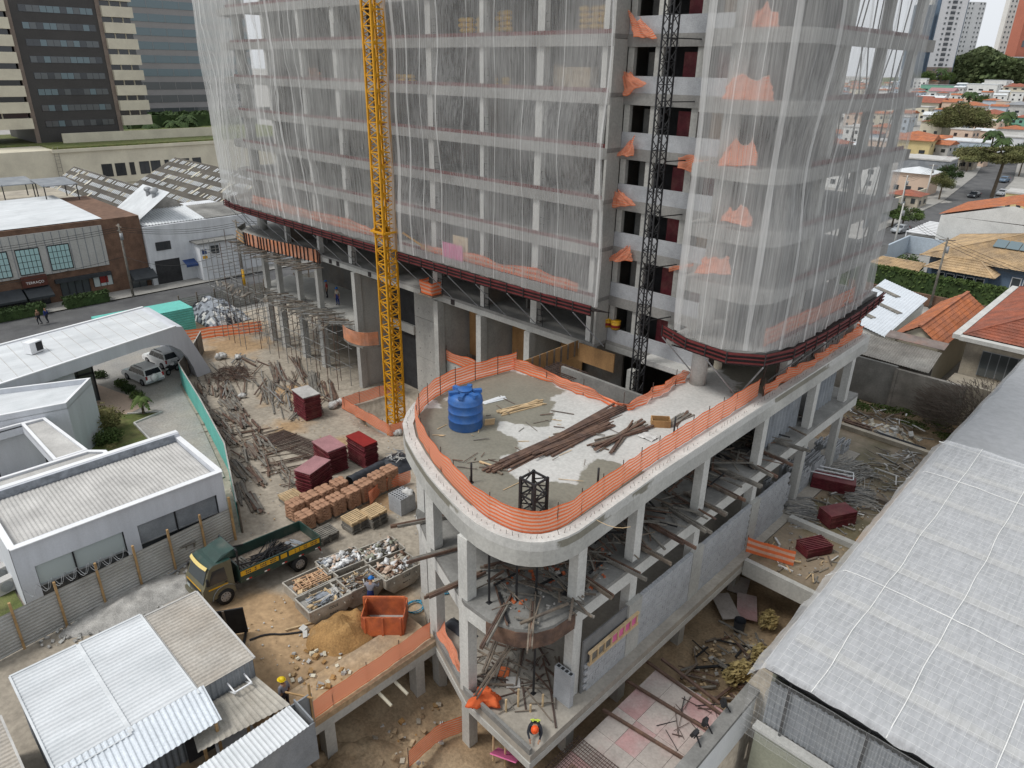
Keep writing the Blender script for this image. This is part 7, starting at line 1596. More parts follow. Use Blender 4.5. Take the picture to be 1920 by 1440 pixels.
for k,(u,v) in enumerate(((1440,1160),(1425,1225),(1395,1255),(1375,1262))):
    a=at(u,v,-1.4); bush('dry_grass','tuft of dry yellow grass on the wall side of the pit',(min(a.x,43.0),a.y,-2.0),.5,.6,1.1,'leaf_straw',60+k,260,.13,'grass tuft',False)['group']='dry grass tufts in the side pit'; 
ss=thing('slab_strip','concrete slab strips with kerb beams running from block wall to neighbour','slab',(41,10,1.))
m=MB(); m.box(38.95,43.3,-1.0,4.2,.75,1.06); put(m.build('front_slab','slab_wet'),ss); m=MB(); m.box(38.95,43.3,-1.3,-1.0,.2,1.2); put(m.build('front_beam','concrete'),ss)
m=MB(); m.box(38.95,43.3,4.2,4.6,.75,1.4); put(m.build('kerb_beam','concrete'),ss); m=MB(); m.box(38.95,43.3,4.6,10.4,.75,1.05); put(m.build('middle_slab','slab_wet'),ss)
m=MB(); m.box(38.95,43.3,10.4,10.7,.8,1.3); put(m.build('kerb_beam','wood_old'),ss); m=MB(); m.box(36.2,43.0,10.7,19.2,.6,1.02); put(m.build('rear_slab','slab_wet'),ss)
m=MB(); m.box(42.7,43.1,4.7,19.2,1.0,1.45); put(m.build('edge_kerb','ochre'),ss); m=MB(); m.box(36.2,43.1,19.2,19.6,.6,1.35); put(m.build('rear_kerb','stucco_old'),ss)
def stack_of(label,c,rz,L,Wd,n,mat,dz,z0=1.05,name='panel_bundle',cat='panel stack'):
    t=thing(name,label,cat,(c.x,c.y,z0),rz); me=MB(); me.box(-L/2,L/2,-Wd/2,Wd/2,-dz*.4,dz*.4); q=me.mesh('panel',mat)
    for k in range(n): o=link('panel',q,t); o.location=(R.uniform(-.02,.02),R.uniform(-.02,.02),.05+dz*(k+.5)); o.rotation_euler=(0,0,R.gauss(0,.01))
    for s_ in (-.3,.3): o=link('bearer',ubox('wood_old'),t); o.location=(s_*L,0,.025); o.scale=(.08,Wd,.05)
    return t
stack_of('long dark red panel bundle with metal rails on the rear slab',at(1562,905,1.5),rad(20),2.6,1.0,8,'panel_red',.1); stack_of('dark red corrugated panel bundle on the middle slab',at(1570,965,1.6),rad(62),1.9,1.1,9,'panel_red',.1)
t=stack_of('low dark red bundle of channel panels on the front slab',at(1527,1025,1.4),rad(62),1.7,1.0,5,'panel_red',.1); m=MB()
for k in range(8): m.box(-.85,.85,-.5+k*.14,-.44+k*.14,.56,.64)
m.build('channel_ribs','panel_red',t)
t=thing('door_frame','white metal frame lying on the long dark red bundle','metal frame',at(1560,885,1.95),rad(20)); m=MB()
for p,q in (((-1.3,-.5,.0),(1.3,-.5,.0)),((-1.3,.5,.0),(1.3,.5,.0)),((-1.3,-.5,0),(-1.3,.5,0)),((1.3,-.5,0),(1.3,.5,0)),((-1.3,0,0),(1.3,0,0))): m.bar(p,q,.06)
m.build('bars','white_paint',t)
for k,(u,v,n,L,lb) in enumerate(((1500,955,130,1.9,'heap of grey steel prop tubes on the middle slab beside block wall'),(1610,930,140,1.9,'tangled heap of grey steel prop tubes on the rear slab'),(1590,880,110,3.0,'fanned heap of long grey steel tubes on the rear slab'))):
    a=at(u,v,1.1); t=thing('tube_heap',lb,'tube heap',(a.x,a.y,1.04),rad((35,25,70)[k])); boards(t,n,L,2.4,.35,['steel_rod','tube_gray','tube_gray'],w=(.045,.06),ang=.3,name='tube',rod=True,rnd=random.Random(k))
litter('slab_litter','offcuts, rods and scraps strewn on the rear slab strips',41,12.5,2.0,7,150,['wood_gray','steel_rod','tube_gray','wood_old','bag_white'],71,(.3,1.8),(.03,.1),.4,1.,z0=1.06,zj=.12)
litter('slab_litter','muddy offcuts and rags on the front slab strip',41,1.4,1.9,2.2,34,['wood_gray','bag_white','wood_old','wood_new'],72,(.2,.9),(.04,.12),.4,1.5,z0=1.07,zj=.05)
rubble('slab_rubble','crumbs of rubble and mud on the slab strips',41,8,2.0,9,260,['mud','rubble','stucco_old'],73,(.04,.16),z0=1.06)
# concrete blocks stored in the podium's far bays
for k,(y0,y1,hh) in enumerate(((5.2,6.3,7),(7.5,9.2,8),(9.6,11.6,7),(13.0,14.6,6),(14.9,16.4,4))):
    t=thing('block_stack','grey hollow concrete blocks stacked in the podium, %s'%('beside the end of the block wall','second pile beyond the block wall end','third pile beyond the block wall end','fourth pile beyond the block wall end','low last pile at the far podium end')[k],'block stack',(37.2,(y0+y1)/2,1.1),0,'block stacks in the podium bays')
    for i in range(4):
        for j in range(int((y1-y0)/.4)):
            for z in range(hh):
                if R.random()<.12 and z>hh-3: continue
                if 0<i<3 and z<hh-2: continue
                o=link('block',hb,t); o.location=(-.5+i*.42+R.uniform(-.03,.03),-(y1-y0)/2+.2+j*.4,.1+z*.2); o.rotation_euler=(0,0,R.gauss(0,.04))
# rear plot: soil, weeds, pipes
heap('rubble_mound','low mound of broken concrete and earth at the rear of the plot','rubble mound',38.6,23.4,2.3,1.5,.5,'soil',21.,.5,z0=-.3); rubble('broken_slabs','pale broken concrete pieces and rags on the rear plot',38.8,23.3,2.2,1.4,70,['concrete_pale','stucco_cream','rubble','stucco_old'],61,(.1,.5),z0=.0)
a=at(1690,828,.6); t=thing('pipe_bundle','bundle of dark grey pipes lying on the rear plot','pipe bundle',(a.x,a.y,.35),rad(0)); boards(t,26,3.4,1.0,.35,'tarp_black',w=(.06,.09),ang=.03,name='pipe',rod=True,rnd=random.Random(5))
a=at(1590,785,.5); t=thing('rust_beams','rusty brown steel beams lying on the rear plot soil','steel beam',(a.x,a.y,.2),rad(0)); boards(t,6,4.0,.7,.15,'rust_beam',w=(.12,.18),ang=.05)
for k in range(9): bush('weed_clump','patch of green weeds at the foot of the rear wall',(31+k*1.4,27.6+R.uniform(-1.6,1.6),-.5),1.2,.8,.4,'leaf_weed',70+k,420,.1,'weeds',False)['group']='weeds along the rear wall'
litter('rear_litter','planks and rubbish strewn on the rear plot',37,25,4,3,60,['wood_old','wood_gray','bag_white','rust_beam'],63,(.3,1.8),(.05,.15),0,2,z0=-.25,zj=.3)
rw=thing('rear_wall','stained old grey block wall closing the rear of the plot','wall',(38,31,-1.2))
for k,(x0,x1,zt,mt) in enumerate(((28,32.2,2.9,'wall_oldgray'),(32.25,36.2,2.7,'concrete_dark'),(36.25,41.5,2.5,'wall_oldgray'),(41.55,50,2.7,'stucco_old'))):
    m=MB(); m.box(x0,x1,31.0+.05*(k%2),31.4,-1.2,zt); put(m.build('panel',mt),rw)
for x in (32.22,36.22,41.52): m=MB(); m.box(x-.12,x+.12,30.9,31.0,-1.2,2.6); put(m.build('pilaster','wall_oldgray'),rw)
t=thing('lean_to_roof','dark grey corrugated lean-to roof behind the rear wall','roof',(35,33,2.9)); m=MB(); corr(m,(30.2,31.3,2.95),(38.6,31.3,2.75),(38.4,35.2,3.5),(30.2,35.2,3.6),.22,.035,box=False); put(m.build('sheet','wall_oldgray'),t)
m=MB(); m.box(31,38,35.2,35.3,-1.2,3.4); put(m.build('wall','wall_oldgray'),t); m=MB(); m.obox((36,35.9,3.9),5,1.4,.05,0,0,(.2,0)); put(m.build('loose_sheets','roof_rust'),t)
gsh=thing('metal_shed','large shed with pale grey metal roof and three dark strips next to podium','shed',(29.5,48,-1.2)); 
G4=[Vector((27.2,41.0,3.0)),Vector((32.6,38.6,2.6)),Vector((32.0,53.6,3.2)),Vector((26.2,57,3.6))]; m=MB(); corr(m,G4[0],G4[1],G4[2],G4[3],.35,.02); put(m.build('roof','roof_new'),gsh)
for k in range(3): m=MB(); a=G4[0].lerp(G4[3],.2+.28*k); b=G4[1].lerp(G4[2],.2+.28*k); m.bar(a.lerp(b,.02+.3*(k%2))+Vector((0,0,.06)),a.lerp(b,.55+.3*(k%2))+Vector((0,0,.06)),.7,.04); put(m.build('translucent_strip','wood_gray'),gsh)
m=MB(); m.prism([(27.4,41.2),(32.4,39),(31.8,53.4),(26.4,56.6)],-1.2,2.5); put(m.build('wall','house_white'),gsh)
def hip(t,x0,x1,y0,y1,ze,zr,mat,ridge='y',ov=.4,near=True,gable=False,pitch=.3):
    x0-=ov;x1+=ov;y0-=ov;y1+=ov
    if ridge=='y':
        xm=(x0+x1)/2; k=0 if gable else min((x1-x0)/2,(y1-y0)/2*.95); r0,r1=Vector((xm,y0+k,zr)),Vector((xm,y1-k,zr))
    else:
        ym=(y0+y1)/2; k=0 if gable else min((y1-y0)/2,(x1-x0)/2*.95); r0,r1=Vector((x0+k,ym,zr)),Vector((x1-k,ym,zr))
    A=[Vector((x0,y0,ze)),Vector((x1,y0,ze)),Vector((x1,y1,ze)),Vector((x0,y1,ze))]
    P4=[(A[0],A[1],r0,r0) if ridge=='y' else (A[0],A[1],r1,r0),(A[1],A[2],r1,r0) if ridge=='y' else (A[1],A[2],r1,r1),(A[2],A[3],r1,r1) if ridge=='y' else (A[2],A[3],r0,r1),(A[3],A[0],r0,r1) if ridge=='y' else (A[3],A[0],r0,r0)]
    m=MB()
    for a,b,c,d in P4:
        if gable and (c-d).length<1e-4: continue
        if near: tiles(m,a,b,c,d,pitch,.05,.4)
        else: m.face([a,b,c] if (c-d).length<1e-4 else [a,b,c,d])
    if gable and not near: pass
    o=put(m.build('roof',mat),t)
    q=MB(); q.bar(r0+Vector((0,0,.06)),r1+Vector((0,0,.06)),.3,.16)
    if not gable:
        for a,r_ in ((A[0],r0),(A[1],r0 if ridge=='y' else r1),(A[2],r1),(A[3],r1 if ridge=='y' else r0)): q.bar(a+Vector((0,0,.06)),r_+Vector((0,0,.06)),.26,.14)
    if near: q.build('ridge_tiles',mat,o)
    return o
h=thing('cottage','small cream gabled cottage with bright orange tile roof behind the rear wall','house',(35.5,45,-1.2)); boxpart(h,'wall','stucco_cream',33.9,37.6,37.2,52.5,-1.2,3.3); hip(h,33.9,37.6,37.2,52.5,3.35,4.9,'terracotta','y',.35,True,True); m=MB(); m.face([(33.7,37.2,3.3),(37.8,37.2,3.3),(35.75,37.2,4.75)]); put(m.build('gable','stucco_cream'),h)
h=thing('house','cream house with broad red tiled hip roof and concrete gutter','house',(44,46,-1.2)); boxpart(h,'wall','stucco_old',39.6,52,37.4,58,-1.2,4.9); boxpart(h,'gutter','concrete_pale',38.6,39.2,36.2,58.5,4.75,5.15); boxpart(h,'gutter','concrete_pale',39.2,52.5,36.0,36.7,4.75,5.1); hip(h,39.8,52,37.3,58,5.1,8.0,'terra_red','y',.5,True,False,.34)
for x0,x1 in ((41.0,44.4),(46,49)): wv=boxpart(h,'window','wall_metal',x0,x1,37.3,37.39,1.6,3.9)
for k in range(5): m=MB(); m.box(41.05+k*.68,41.65+k*.68,37.27,37.3,1.65,3.85); m.build('pane','glass_mid',wv)
boxpart(h,'porch_slab','stucco_old',39.4,46,34.2,37.3,1.0,1.3)
# bare twiggy bush over the rear wall
def twigs(name,label,c,r_,h_,n,seed):
    rs=random.Random(seed); t=thing(name,label,'bare tree',c); m=MB()
    for k in range(5): a=rs.uniform(0,6.28); m.tube((0,0,0),(math.cos(a)*r_*.35,math.sin(a)*r_*.35,h_*.5),.07,.03,6)
    m.build('trunk','bark',t); m=MB()
    for k in range(n):
        a=rs.uniform(0,6.28); q=rs.random()**.5; p=Vector((math.cos(a)*r_*q,math.sin(a)*r_*q*.8,h_*(.15+.75*rs.random()*(1.1-q*.6)))); d=Vector((p.x*.35+rs.gauss(0,.25),p.y*.35+rs.gauss(0,.25),rs.uniform(.1,.7)))*.7; m.path([p,p+d*.5+Vector((rs.gauss(0,.06),rs.gauss(0,.06),0)),p+d],.026,3)
    o=m.build('twigs','twig',t); return t
twigs('bare_bush','dense leafless brown bush spreading in front of the cream house',(43.5,29.5,-1.0),4.2,5.4,2200,4)
# neighbour with netted roof
nb=thing('netted_building','long low building with ribbed metal roof under white netting right of the podium','building',(52,5,-2)); NX=44.3
boxpart(nb,'side_wall','white_paint',43.45,43.75,-40,-9.2,-3.3,1.0); boxpart(nb,'wall_ledge','concrete_dark',43.25,43.85,-40,-9.2,1.0,1.2)
boxpart(nb,'front_wall','olive',44.3,80,-10.15,-9.9,-3.3,.1); boxpart(nb,'front_wall_cap','concrete_pale',44.2,80,-10.3,-9.85,.1,.25)
m=MB(); corr(m,(44.4,-9.75,.2),(80,-9.75,.2),(80,-9.75,2.6),(44.4,-9.75,2.6),.24,.03); put(m.build('front_sheeting','wall_metal'),nb)
boxpart(nb,'left_wall','olive',44.35,44.5,-9.6,30,-3,3.7)
m=MB(); corr(m,(44.1,-10.2,3.72),(80,-10.2,3.72),(80,12.4,5.2),(44.1,12.4,5.2),.34,.03,1); 
for k in range(0): pass
ro=put(m.build('roof','roof_slate'),nb); m=MB(); corr(m,(44.3,12.4,5.2),(80,12.4,5.2),(80,40,4.4),(44.3,40,4.4),.34,.03); put(m.build('roof','roof_slate'),nb)
for k in range(6): m=MB(); y=-8+k*3.6; z=3.72+(y+10.2)*.0655; m.bar((44.5,y,z+.05),(80,y,z+.05),.55,.02); put(m.build('translucent_strip','strip_dull'),nb)
boxpart(nb,'eave_gap_shade','void_shade',44.5,80,-9.3,-9.2,2.5,3.7)  # solid near-black band painted for the shade in the gap below the eave
for k in range(9): boxpart(nb,'eave_post','black_steel',45.2+k*3.1,45.3+k*3.1,-10.0,-9.9,.2,3.7)
boxpart(nb,'eave_shadow_strip','black_steel',44.2,80,-10.25,-10.15,3.5,3.7)  # black strip added to paint the shadow right under the roof edge
def rn(u,v):   # netting resting on the roof
    x=43.9+u*36; y=-10.6+v*23.4; z=4.05+max(0,(y+10.2))*.0655; e=min(1,u*36/.35); 
    return (x-.25*(1-e),y,z+(-.35*abs(nz(x*.8,7.))-.12 if v==0 else 0)+.05*nz(x*.5,y*.5)+.05*nz(x*1.3,y*1.9)+.03*nz(x*3.1,y*3.7)-(1-e)*(.9+.35*nz(y*.8,3.))+.05*max(0,nz(x*.25,y*.25,4.)))
m=MB(); m.grid(180,80,rn); o=m.build('roof_net','net_roof',None,True); tag(o,'white netting spread over the near slope of the neighbouring roof','net')
for k,x in enumerate((46.2,49.0,52.2,55.5)):
    m=MB(); m.path([Vector(rn((x-43.9+.12*nz(i*.21,k*3.))/36,i/40))+Vector((0,0,.05)) for i in range(41)],.02,5); m.build('rope','rope',o)
for k,y in enumerate((-3.0,8.2)):
    m=MB(); m.path([Vector(rn(i/60*.9,(y+10.6+.3*nz(i*.1,k*5.))/23.4))+Vector((0,0,.05)) for i in range(61)],.02,5); m.build('rope','rope',o)
m=MB()
for k in range(64): 
    x=44.2+k*.36; m.path([Vector(rn((x-43.9+.06*nz(i*.5,k))/36,i/30))+Vector((0,0,.03)) for i in range(31)],.004,3)
for k in range(60):
    y=-10.4+k*.39; m.path([Vector(rn(i/40*.75,(y+10.6)/23.4))+Vector((0,0,.03)) for i in range(41)],.004,3)
q=m.build('net_cords','rope',o); q['kind']='stuff'
def rn2(u,v): x=44.1+u*36; y=12.6+v*26; return (x,y,5.45-.03*(y-12.6)+.12*nz(x*.3,y*.3)-(.35 if u==0 else 0))
m=MB(); m.grid(50,40,rn2); tag(m.build('roof_net','net_gray',None,True),'grey netting over the far slope of the neighbouring roof','net')
m=MB(); m.path([(44.0+i*.6,12.5+.15*nz(i*.3),5.42) for i in range(60)],.04,5); tag(m.build('ridge_rope','rope'),'white rope along the ridge between two roof nets','rope')
def fn_(u,v): return (43.9+u*36,-10.7-.25*v+.06*nz(u*40,v*3),3.75-3.4*v)
m=MB(); m.grid(60,10,fn_); o=m.build('eave_net','net_eave',None,True); tag(o,'white netting hanging over the front wall of the netted building','net')
m=MB()
for k in range(60): m.path([Vector(fn_(k*.3/36,i/8))+Vector((0,-.02,0)) for i in range(9)],.004,3)
for k in range(11): m.path([Vector(fn_(i*.4/36,k/10))+Vector((0,-.02,0)) for i in range(50)],.004,3)
q=m.build('net_cords','cord_gray',o); q['kind']='stuff'
for k,y in enumerate((-13.6,-12.7,-11.2)):
    t=thing('floodlight','small black floodlight on a bracket along the white wall top','floodlight',(43.5,y,1.2),rad(20*k),'floodlights on the white wall'); m=MB(); m.bar((0,0,0),(-.25,0,.45),.05); m.bar((-.25,-.2,.45),(-.25,.2,.45),.04); m.build('bracket','black_steel',t); m=MB(); m.obox((-.35,0,.5),.14,.34,.26,0,0,(0,.5)); m.build('lamp_head','black_steel',t)
# ================================================================ town on the right
def gf(u,v):
    """ground point in the distance, where the land rises gently"""
    d=ray(u,v); fd=d.x*FLAT.x+d.y*FLAT.y; t=(-1.2-CAMZ)/d.z if d.z<0 else 1e9; f=fd*t
    if f>180 or t<0: t=(-1.2-.033*180-CAMZ)/(d.z-.033*fd)
    p=CAM+d*t; f=(p.x-CAM.x)*FLAT.x+(p.y-CAM.y)*FLAT.y
    return p
def depth(p): return (Vector(p)-CAM).dot(FW)
sheet('road',[(7.6,60),(15.2,60),(14.6,130),(13.5,178),(-2,178),(3,150),(7,120)],'asphalt',.06,8) if 0 else None
m=MB(); seg=[((8.4,70),(16.2,70)),((7.9,110),(15.6,110)),((5.6,160),(14.0,160)),((.2,210),(9.5,210)),((-12,280),(-3,280))]
for (a,b),(c,d) in zip(seg,seg[1:]): m.face([(*a,gh(*a)+.07),(*b,gh(*b)+.07),(*d,gh(*d)+.07),(*c,gh(*c)+.07)])
struct('road',m,'asphalt')
m=MB()
for (a,b),(c,d) in zip(seg,seg[1:]): m.hexa([(a[0]-3,a[1],gh(*a)+.0),(a[0],a[1],gh(*a)+.0),(c[0],c[1],gh(*c)+.0),(c[0]-3,c[1],gh(*c)),(a[0]-3,a[1],gh(*a)+.2),(a[0],a[1],gh(*a)+.2),(c[0],c[1],gh(*c)+.2),(c[0]-3,c[1],gh(*c)+.2)])
struct('pavement',m,'pavement')
m=MB()
for k in range(7): m.box(4.6+k*1.25,5.3+k*1.25,172,176,-1.12,-1.115)
struct('crossing_marks',m,'road_paint')
car('hatchback','silver hatchback driving on the street by the low hedge','car',(10.9,113,-1.13),math.atan2(-1,-.15),'car_silver',4.0,1.7,1.5,False); c=gf(1825,372); car('saloon_car','dark grey car parked along the street near the umbrella tree','car',(9.2,171,-1.13),rad(-95),'car_dark',4.2,1.75,1.5,False)
car('hatchback','small white car half hidden behind the umbrella tree trunk','car',(13.0,181,-1.13),rad(-95),'car_white',4.0,1.7,1.5,False); car('saloon_car','blue grey car beyond the umbrella tree','car',(8.6,203,-.4),rad(-95),'house_blue',4.2,1.75,1.5,False)
# hedge, blue house, white walled house
hedge('long clipped green hedge behind the cottages',16.5,40,68.8,70.4,-1.2,2.1,'leaf_a',41,5200,sz=.22); boxpart(thing('boundary_wall','low reddish brown wall in front of the long hedge','wall',(28,66.5,-1.2)),'wall','panel_red_wall' if 0 else 'brickwall',19,40,66.4,66.8,-1.2,.3)
h=thing('house','dark blue house with tan tiled hip roof and solar panels','house',(31,82,-1.2)); boxpart(h,'wall','house_blue',26.2,46,74.5,92,-1.2,3.6); hip(h,26,46,74.5,92,3.6,6.6,'tile_tan','x',.9,True,False,.42); boxpart(h,'porch_wall','house_blue',27.5,33.5,72.2,74.5,-1.2,2.6); hip(h,27.0,34.2,71.8,75.6,2.6,4.0,'tile_tan','x',.5,True,False,.42)
for k in range(5): wv=boxpart(h,'window','white_paint',28.0+k*1.15,28.95+k*1.15,72.1,72.19,-.6,2.2); m=MB(); m.box(28.08+k*1.15,28.87+k*1.15,72.06,72.1,-.5,2.1); m.build('pane','glass_dark',wv)
for k in range(4): wv=boxpart(h,'window','white_paint',36+k*1.3,37.1+k*1.3,74.4,74.49,-.4,2.6); m=MB(); m.box(36.1+k*1.3,37.0+k*1.3,74.36,74.4,-.3,2.5); m.build('pane','glass_mid',wv)
t=thing('solar_panels','row of blue grey solar panels lying on the tan tiled roof','solar panel',(35.2,79.5,5.6)); 
for k in range(4): m=MB(); m.obox((33+k*1.5,79.3,5.62),1.42,2.2,.06,0,0,(.30,0)); put(m.build('panel','glass_blue'),t)
t=thing('garden_wall','blue garden wall with wooden gate along the street','wall',(20,88,-1.2)); boxpart(t,'wall','wall_paleblue',16.9,17.2,70.5,97,-1.2,1.6); boxpart(t,'wall','wall_paleblue',17.2,25.5,96.7,97,-1.2,1.6); boxpart(t,'gate','plywood',16.85,16.9,75,79,-1.2,1.2)
t=thing('carport_roof','low tan tiled lean-to roof behind the clipped hedge','roof',(21.5,72.6,1.6)); m=MB(); tiles(m,(17.2,70.9,1.7),(26,70.9,1.7),(26,74.3,2.5),(17.2,74.3,2.5),.42,.05,.4); put(m.build('roof','tile_tan'),t); boxpart(t,'wall','house_blue',17.6,25.6,71.2,74,-1.2,1.6)
bush('round_bush','round clipped green bush in the blue house garden',(22.5,78.5,-1.2),2.2,2.2,3.4,'leaf_a',43,2600,.22)
h=thing('house','house with stained white side wall and orange gable roof','house',(30,108,-1.2)); boxpart(h,'wall','house_white',20.6,44,98,116,-1.2,5.3); hip(h,20.6,44,98,116,5.3,8.6,'terracotta','x',.6,True,True,.45) if 0 else None
m=MB(); tiles(m,(20.2,98.4,5.4),(20.2,115.6,5.4),(30,115.6,8.2),(30,98.4,8.2),.42,.05,.45); tiles(m,(30,98.4,8.2),(30,115.6,8.2),(44,115.6,5.8),(44,98.4,5.8),.42,.05,.45); put(m.build('roof','terracotta'),h); m=MB(); m.face([(20.6,98,5.3),(44,98,5.6),(30,98,8.0)]); put(m.build('gable','house_white'),h)
t=thing('pergola','white slatted pergola roof beside the stained white wall','pergola',(17.9,104,-1.2))
for k in range(9): boxpart(t,'slat','white_paint',15.9,20.5,98.5+k*1.5,99.2+k*1.5,1.8,1.95)
for y in (98.6,111): boxpart(t,'post','white_paint',15.9,16.05,y,y+.15,-1.2,1.8)
boxpart(t,'floor','concrete_dark',15.9,20.5,98,112,-1.2,1.0)
def house(label,u,v,wpx,hm,wall,roof,kind='hip',dpt=1.1,rz=0.,rise=.28,wins=3,group=None,near=False,name='house'):
    """house whose near base corner line is seen at pixel (u,v), about wpx wide in the photograph"""
    p=gf(u,v); w_=wpx*depth(p)/FPX; z=p.z-.6; t=thing(name,label,'house',(p.x,p.y,z),rz,group); y0,y1=0,w_*dpt; x0,x1=-w_/2,w_/2
    def bp(nm,mt,*a): m=MB(); m.box(*a); return m.build(nm,mt,t)
    bp('wall',wall,x0,x1,y0,y1,0,hm+.6)
    ze=hm+.6
    if kind=='flat': bp('roof',roof,x0-.2,x1+.2,y0-.2,y1+.2,ze,ze+.35)
    else:
        zr=ze+w_*rise*.5; m=MB(); ov=.06*w_
        A=[Vector((x0-ov,y0-ov,ze)),Vector((x1+ov,y0-ov,ze)),Vector((x1+ov,y1+ov,ze)),Vector((x0-ov,y1+ov,ze))]
        if kind=='hip': k=w_*.42; r0,r1=Vector((0,y0+k,zr)),Vector((0,y1-k,zr)) if y1-k>y0+k else Vector((0,y0+k,zr)); fs=[[A[0],A[1],r0],[A[1],A[2],r1,r0],[A[2],A[3],r1],[A[3],A[0],r0,r1]]
        else: r0,r1=Vector((x0-ov,(y0+y1)/2,zr)),Vector((x1+ov,(y0+y1)/2,zr)); fs=[[A[0],A[1],r1,r0],[A[2],A[3],r0,r1]]
        for f in fs: m.face(f)
        if kind!='hip': m.face([A[3],A[0],r0]); m.face([A[1],A[2],r1])
        m.build('roof',roof,t)
    for k in range(wins):
        a=x0+w_*(k+.5)/wins; s_=w_*.07
        for fl in range(max(1,int(hm/2.8))):
            zz=1.6+fl*2.8
            if zz+1>hm+.5: break
            o=bp('window','glass_dark',a-s_,a+s_,y0-.08,y0-.01,zz,zz+1.1); 
    m=MB(); 
    for k in range(2):
        a=y0+(y1-y0)*(k+.5)/2; m=MB(); m.box(x1+.01,x1+.08,a-.5,a+.5,hm-1.4,hm-.4); m.build('window','glass_dark',t)
    return t
T_='terracotta';RR='terra_red'
L2=lambda x,y:(1660+x/7.385,130+y/7.385)
HS=[('house with white hipped metal roof and peach walls at the street corner',1700,365,64,5.2,'stucco_peach','roof_white','hip'),('small house with dark red tile roof below the peach house',1690,388,52,2.6,'stucco_old',RR,'hip'),
('grey box building with flat pale roof behind the peach house',1725,335,85,5.,'wall_metal','roof_gray','flat'),('small orange roofed house beside the grey box building',1782,318,24,3.,'stucco_cream',T_,'gable'),
('yellow gabled house with orange stepped roofs',1700,292,70,5.,'stucco_yellow',T_,'gable'),('low house with faded orange roof before the yellow gabled house',1688,285,40,3.,'stucco_cream',T_,'gable'),('blue grey shed with orange ridge',1748,290,50,3.4,'roof_gray',T_,'gable'),
('pale blue flat roofed building with chimney box',1815,290,90,4.,'wall_paleblue','roof_white','flat'),('modern white cube house with dark glazed side',1880,300,50,7.,'white_wall','roof_gray','flat'),
('yellow two storey house with red hip roof beside a round tree',1850,240,56,6.,'stucco_yellow',RR,'hip'),('beige box house below the yellow two storey house',1845,250,42,5.,'stucco_peach','roof_gray','flat'),('green house with orange shutters and red roof',1908,248,34,6.,'house_green',RR,'hip'),
('white house under an orange hip roof near the palm',1815,212,46,4.,'house_white',T_,'hip'),('long house with brown red roofs behind the net edge',1725,208,60,4.5,'stucco_cream',RR,'gable'),('house with blue tarpaulin on its red roof',1712,200,46,4.,'house_white',RR,'gable'),
('white two storey house with blue water tank',1836,180,50,8.,'house_white','roof_white','flat'),('tall white box house behind the blue tank house',1862,170,36,8.,'house_white','roof_white','flat'),('cream house with red hip roof at the wood edge',1900,178,40,6.,'stucco_cream',RR,'hip'),
('grey house with slate roof at the town edge',1905,215,44,5.,'roof_gray','roof_slate','hip'),('pink roofed house beside white awnings',1762,182,40,4.,'house_white','panel_red_top','gable'),('teal hall with low roof below the trees',1755,172,56,5.,'house_green','roof_slate','flat'),
('yellow apartment house with brown roof edge under the trees',1800,160,34,11.,'stucco_yellow','far_brown','flat'),('white shed with flat roof by dark trees',1722,166,22,8.,'house_white','roof_white','flat'),('pale blue tall block at the net edge',1690,165,16,14.,'wall_paleblue','roof_white','flat'),
('white gabled house between red roofs',1742,198,38,4.,'house_white','roof_white','gable'),('house with grey fibre roof near the umbrella tree',1805,318,30,4.,'stucco_old','roof_slate','gable'),('pink house behind the umbrella tree',1830,312,22,5.,'stucco_peach',RR,'gable'),('yellow shed at the street bend',1905,400,50,4.,'stucco_yellow','roof_gray','flat')]
for k,(lb,u,v,wp,hm,wa,ro_,kd) in enumerate(HS): house(lb,u,v,wp,hm,wa,ro_,kd,R.uniform(.7,1.2),R.uniform(-.12,.12))
rs=random.Random(77); walls=[('white','house_white'),('cream','stucco_cream'),('peach','stucco_peach'),('pale blue','wall_paleblue'),('grey','roof_gray')]; roofs=[('orange tile',T_,'gable'),('red tile',RR,'hip'),('white metal','roof_white','gable'),('grey flat','roof_gray','flat'),('orange hipped',T_,'hip')]
taken=[(h_[1],h_[2],h_[3]) for h_ in HS]; n_=0
for k in range(5200):
    u=rs.uniform(1395,1990); v=156+(rs.random()**1.5)*200; wp=rs.uniform(17,28)*(.5+(v-140)/110)
    if 1655<u<1800 and v>330+ (1800-u)*.5: continue
    if u>1770 and v>330: continue
    p=gf(u,v+4)
    if -9<p.x-(12-(p.y-110)*.115)<11 and p.y<300: continue
    if any(abs(u-a)<(wp+b_)*.5 and abs(v-c)<3.5+(v-150)*.085 for a,c,b_ in taken): continue
    taken.append((u,v,wp)); wl_,rf=rs.choice(walls),rs.choice(roofs); n_+=1
    house('%s walled house with %s roof in the far town'%(wl_[0],rf[0]),u,v+4,wp,rs.choice((3.2,3.6,5.5,6)),wl_[1],rf[1],rf[2],rs.uniform(.7,1.2),rs.uniform(-.2,.2),.28,2,'houses of the far town')
    if n_>290: break
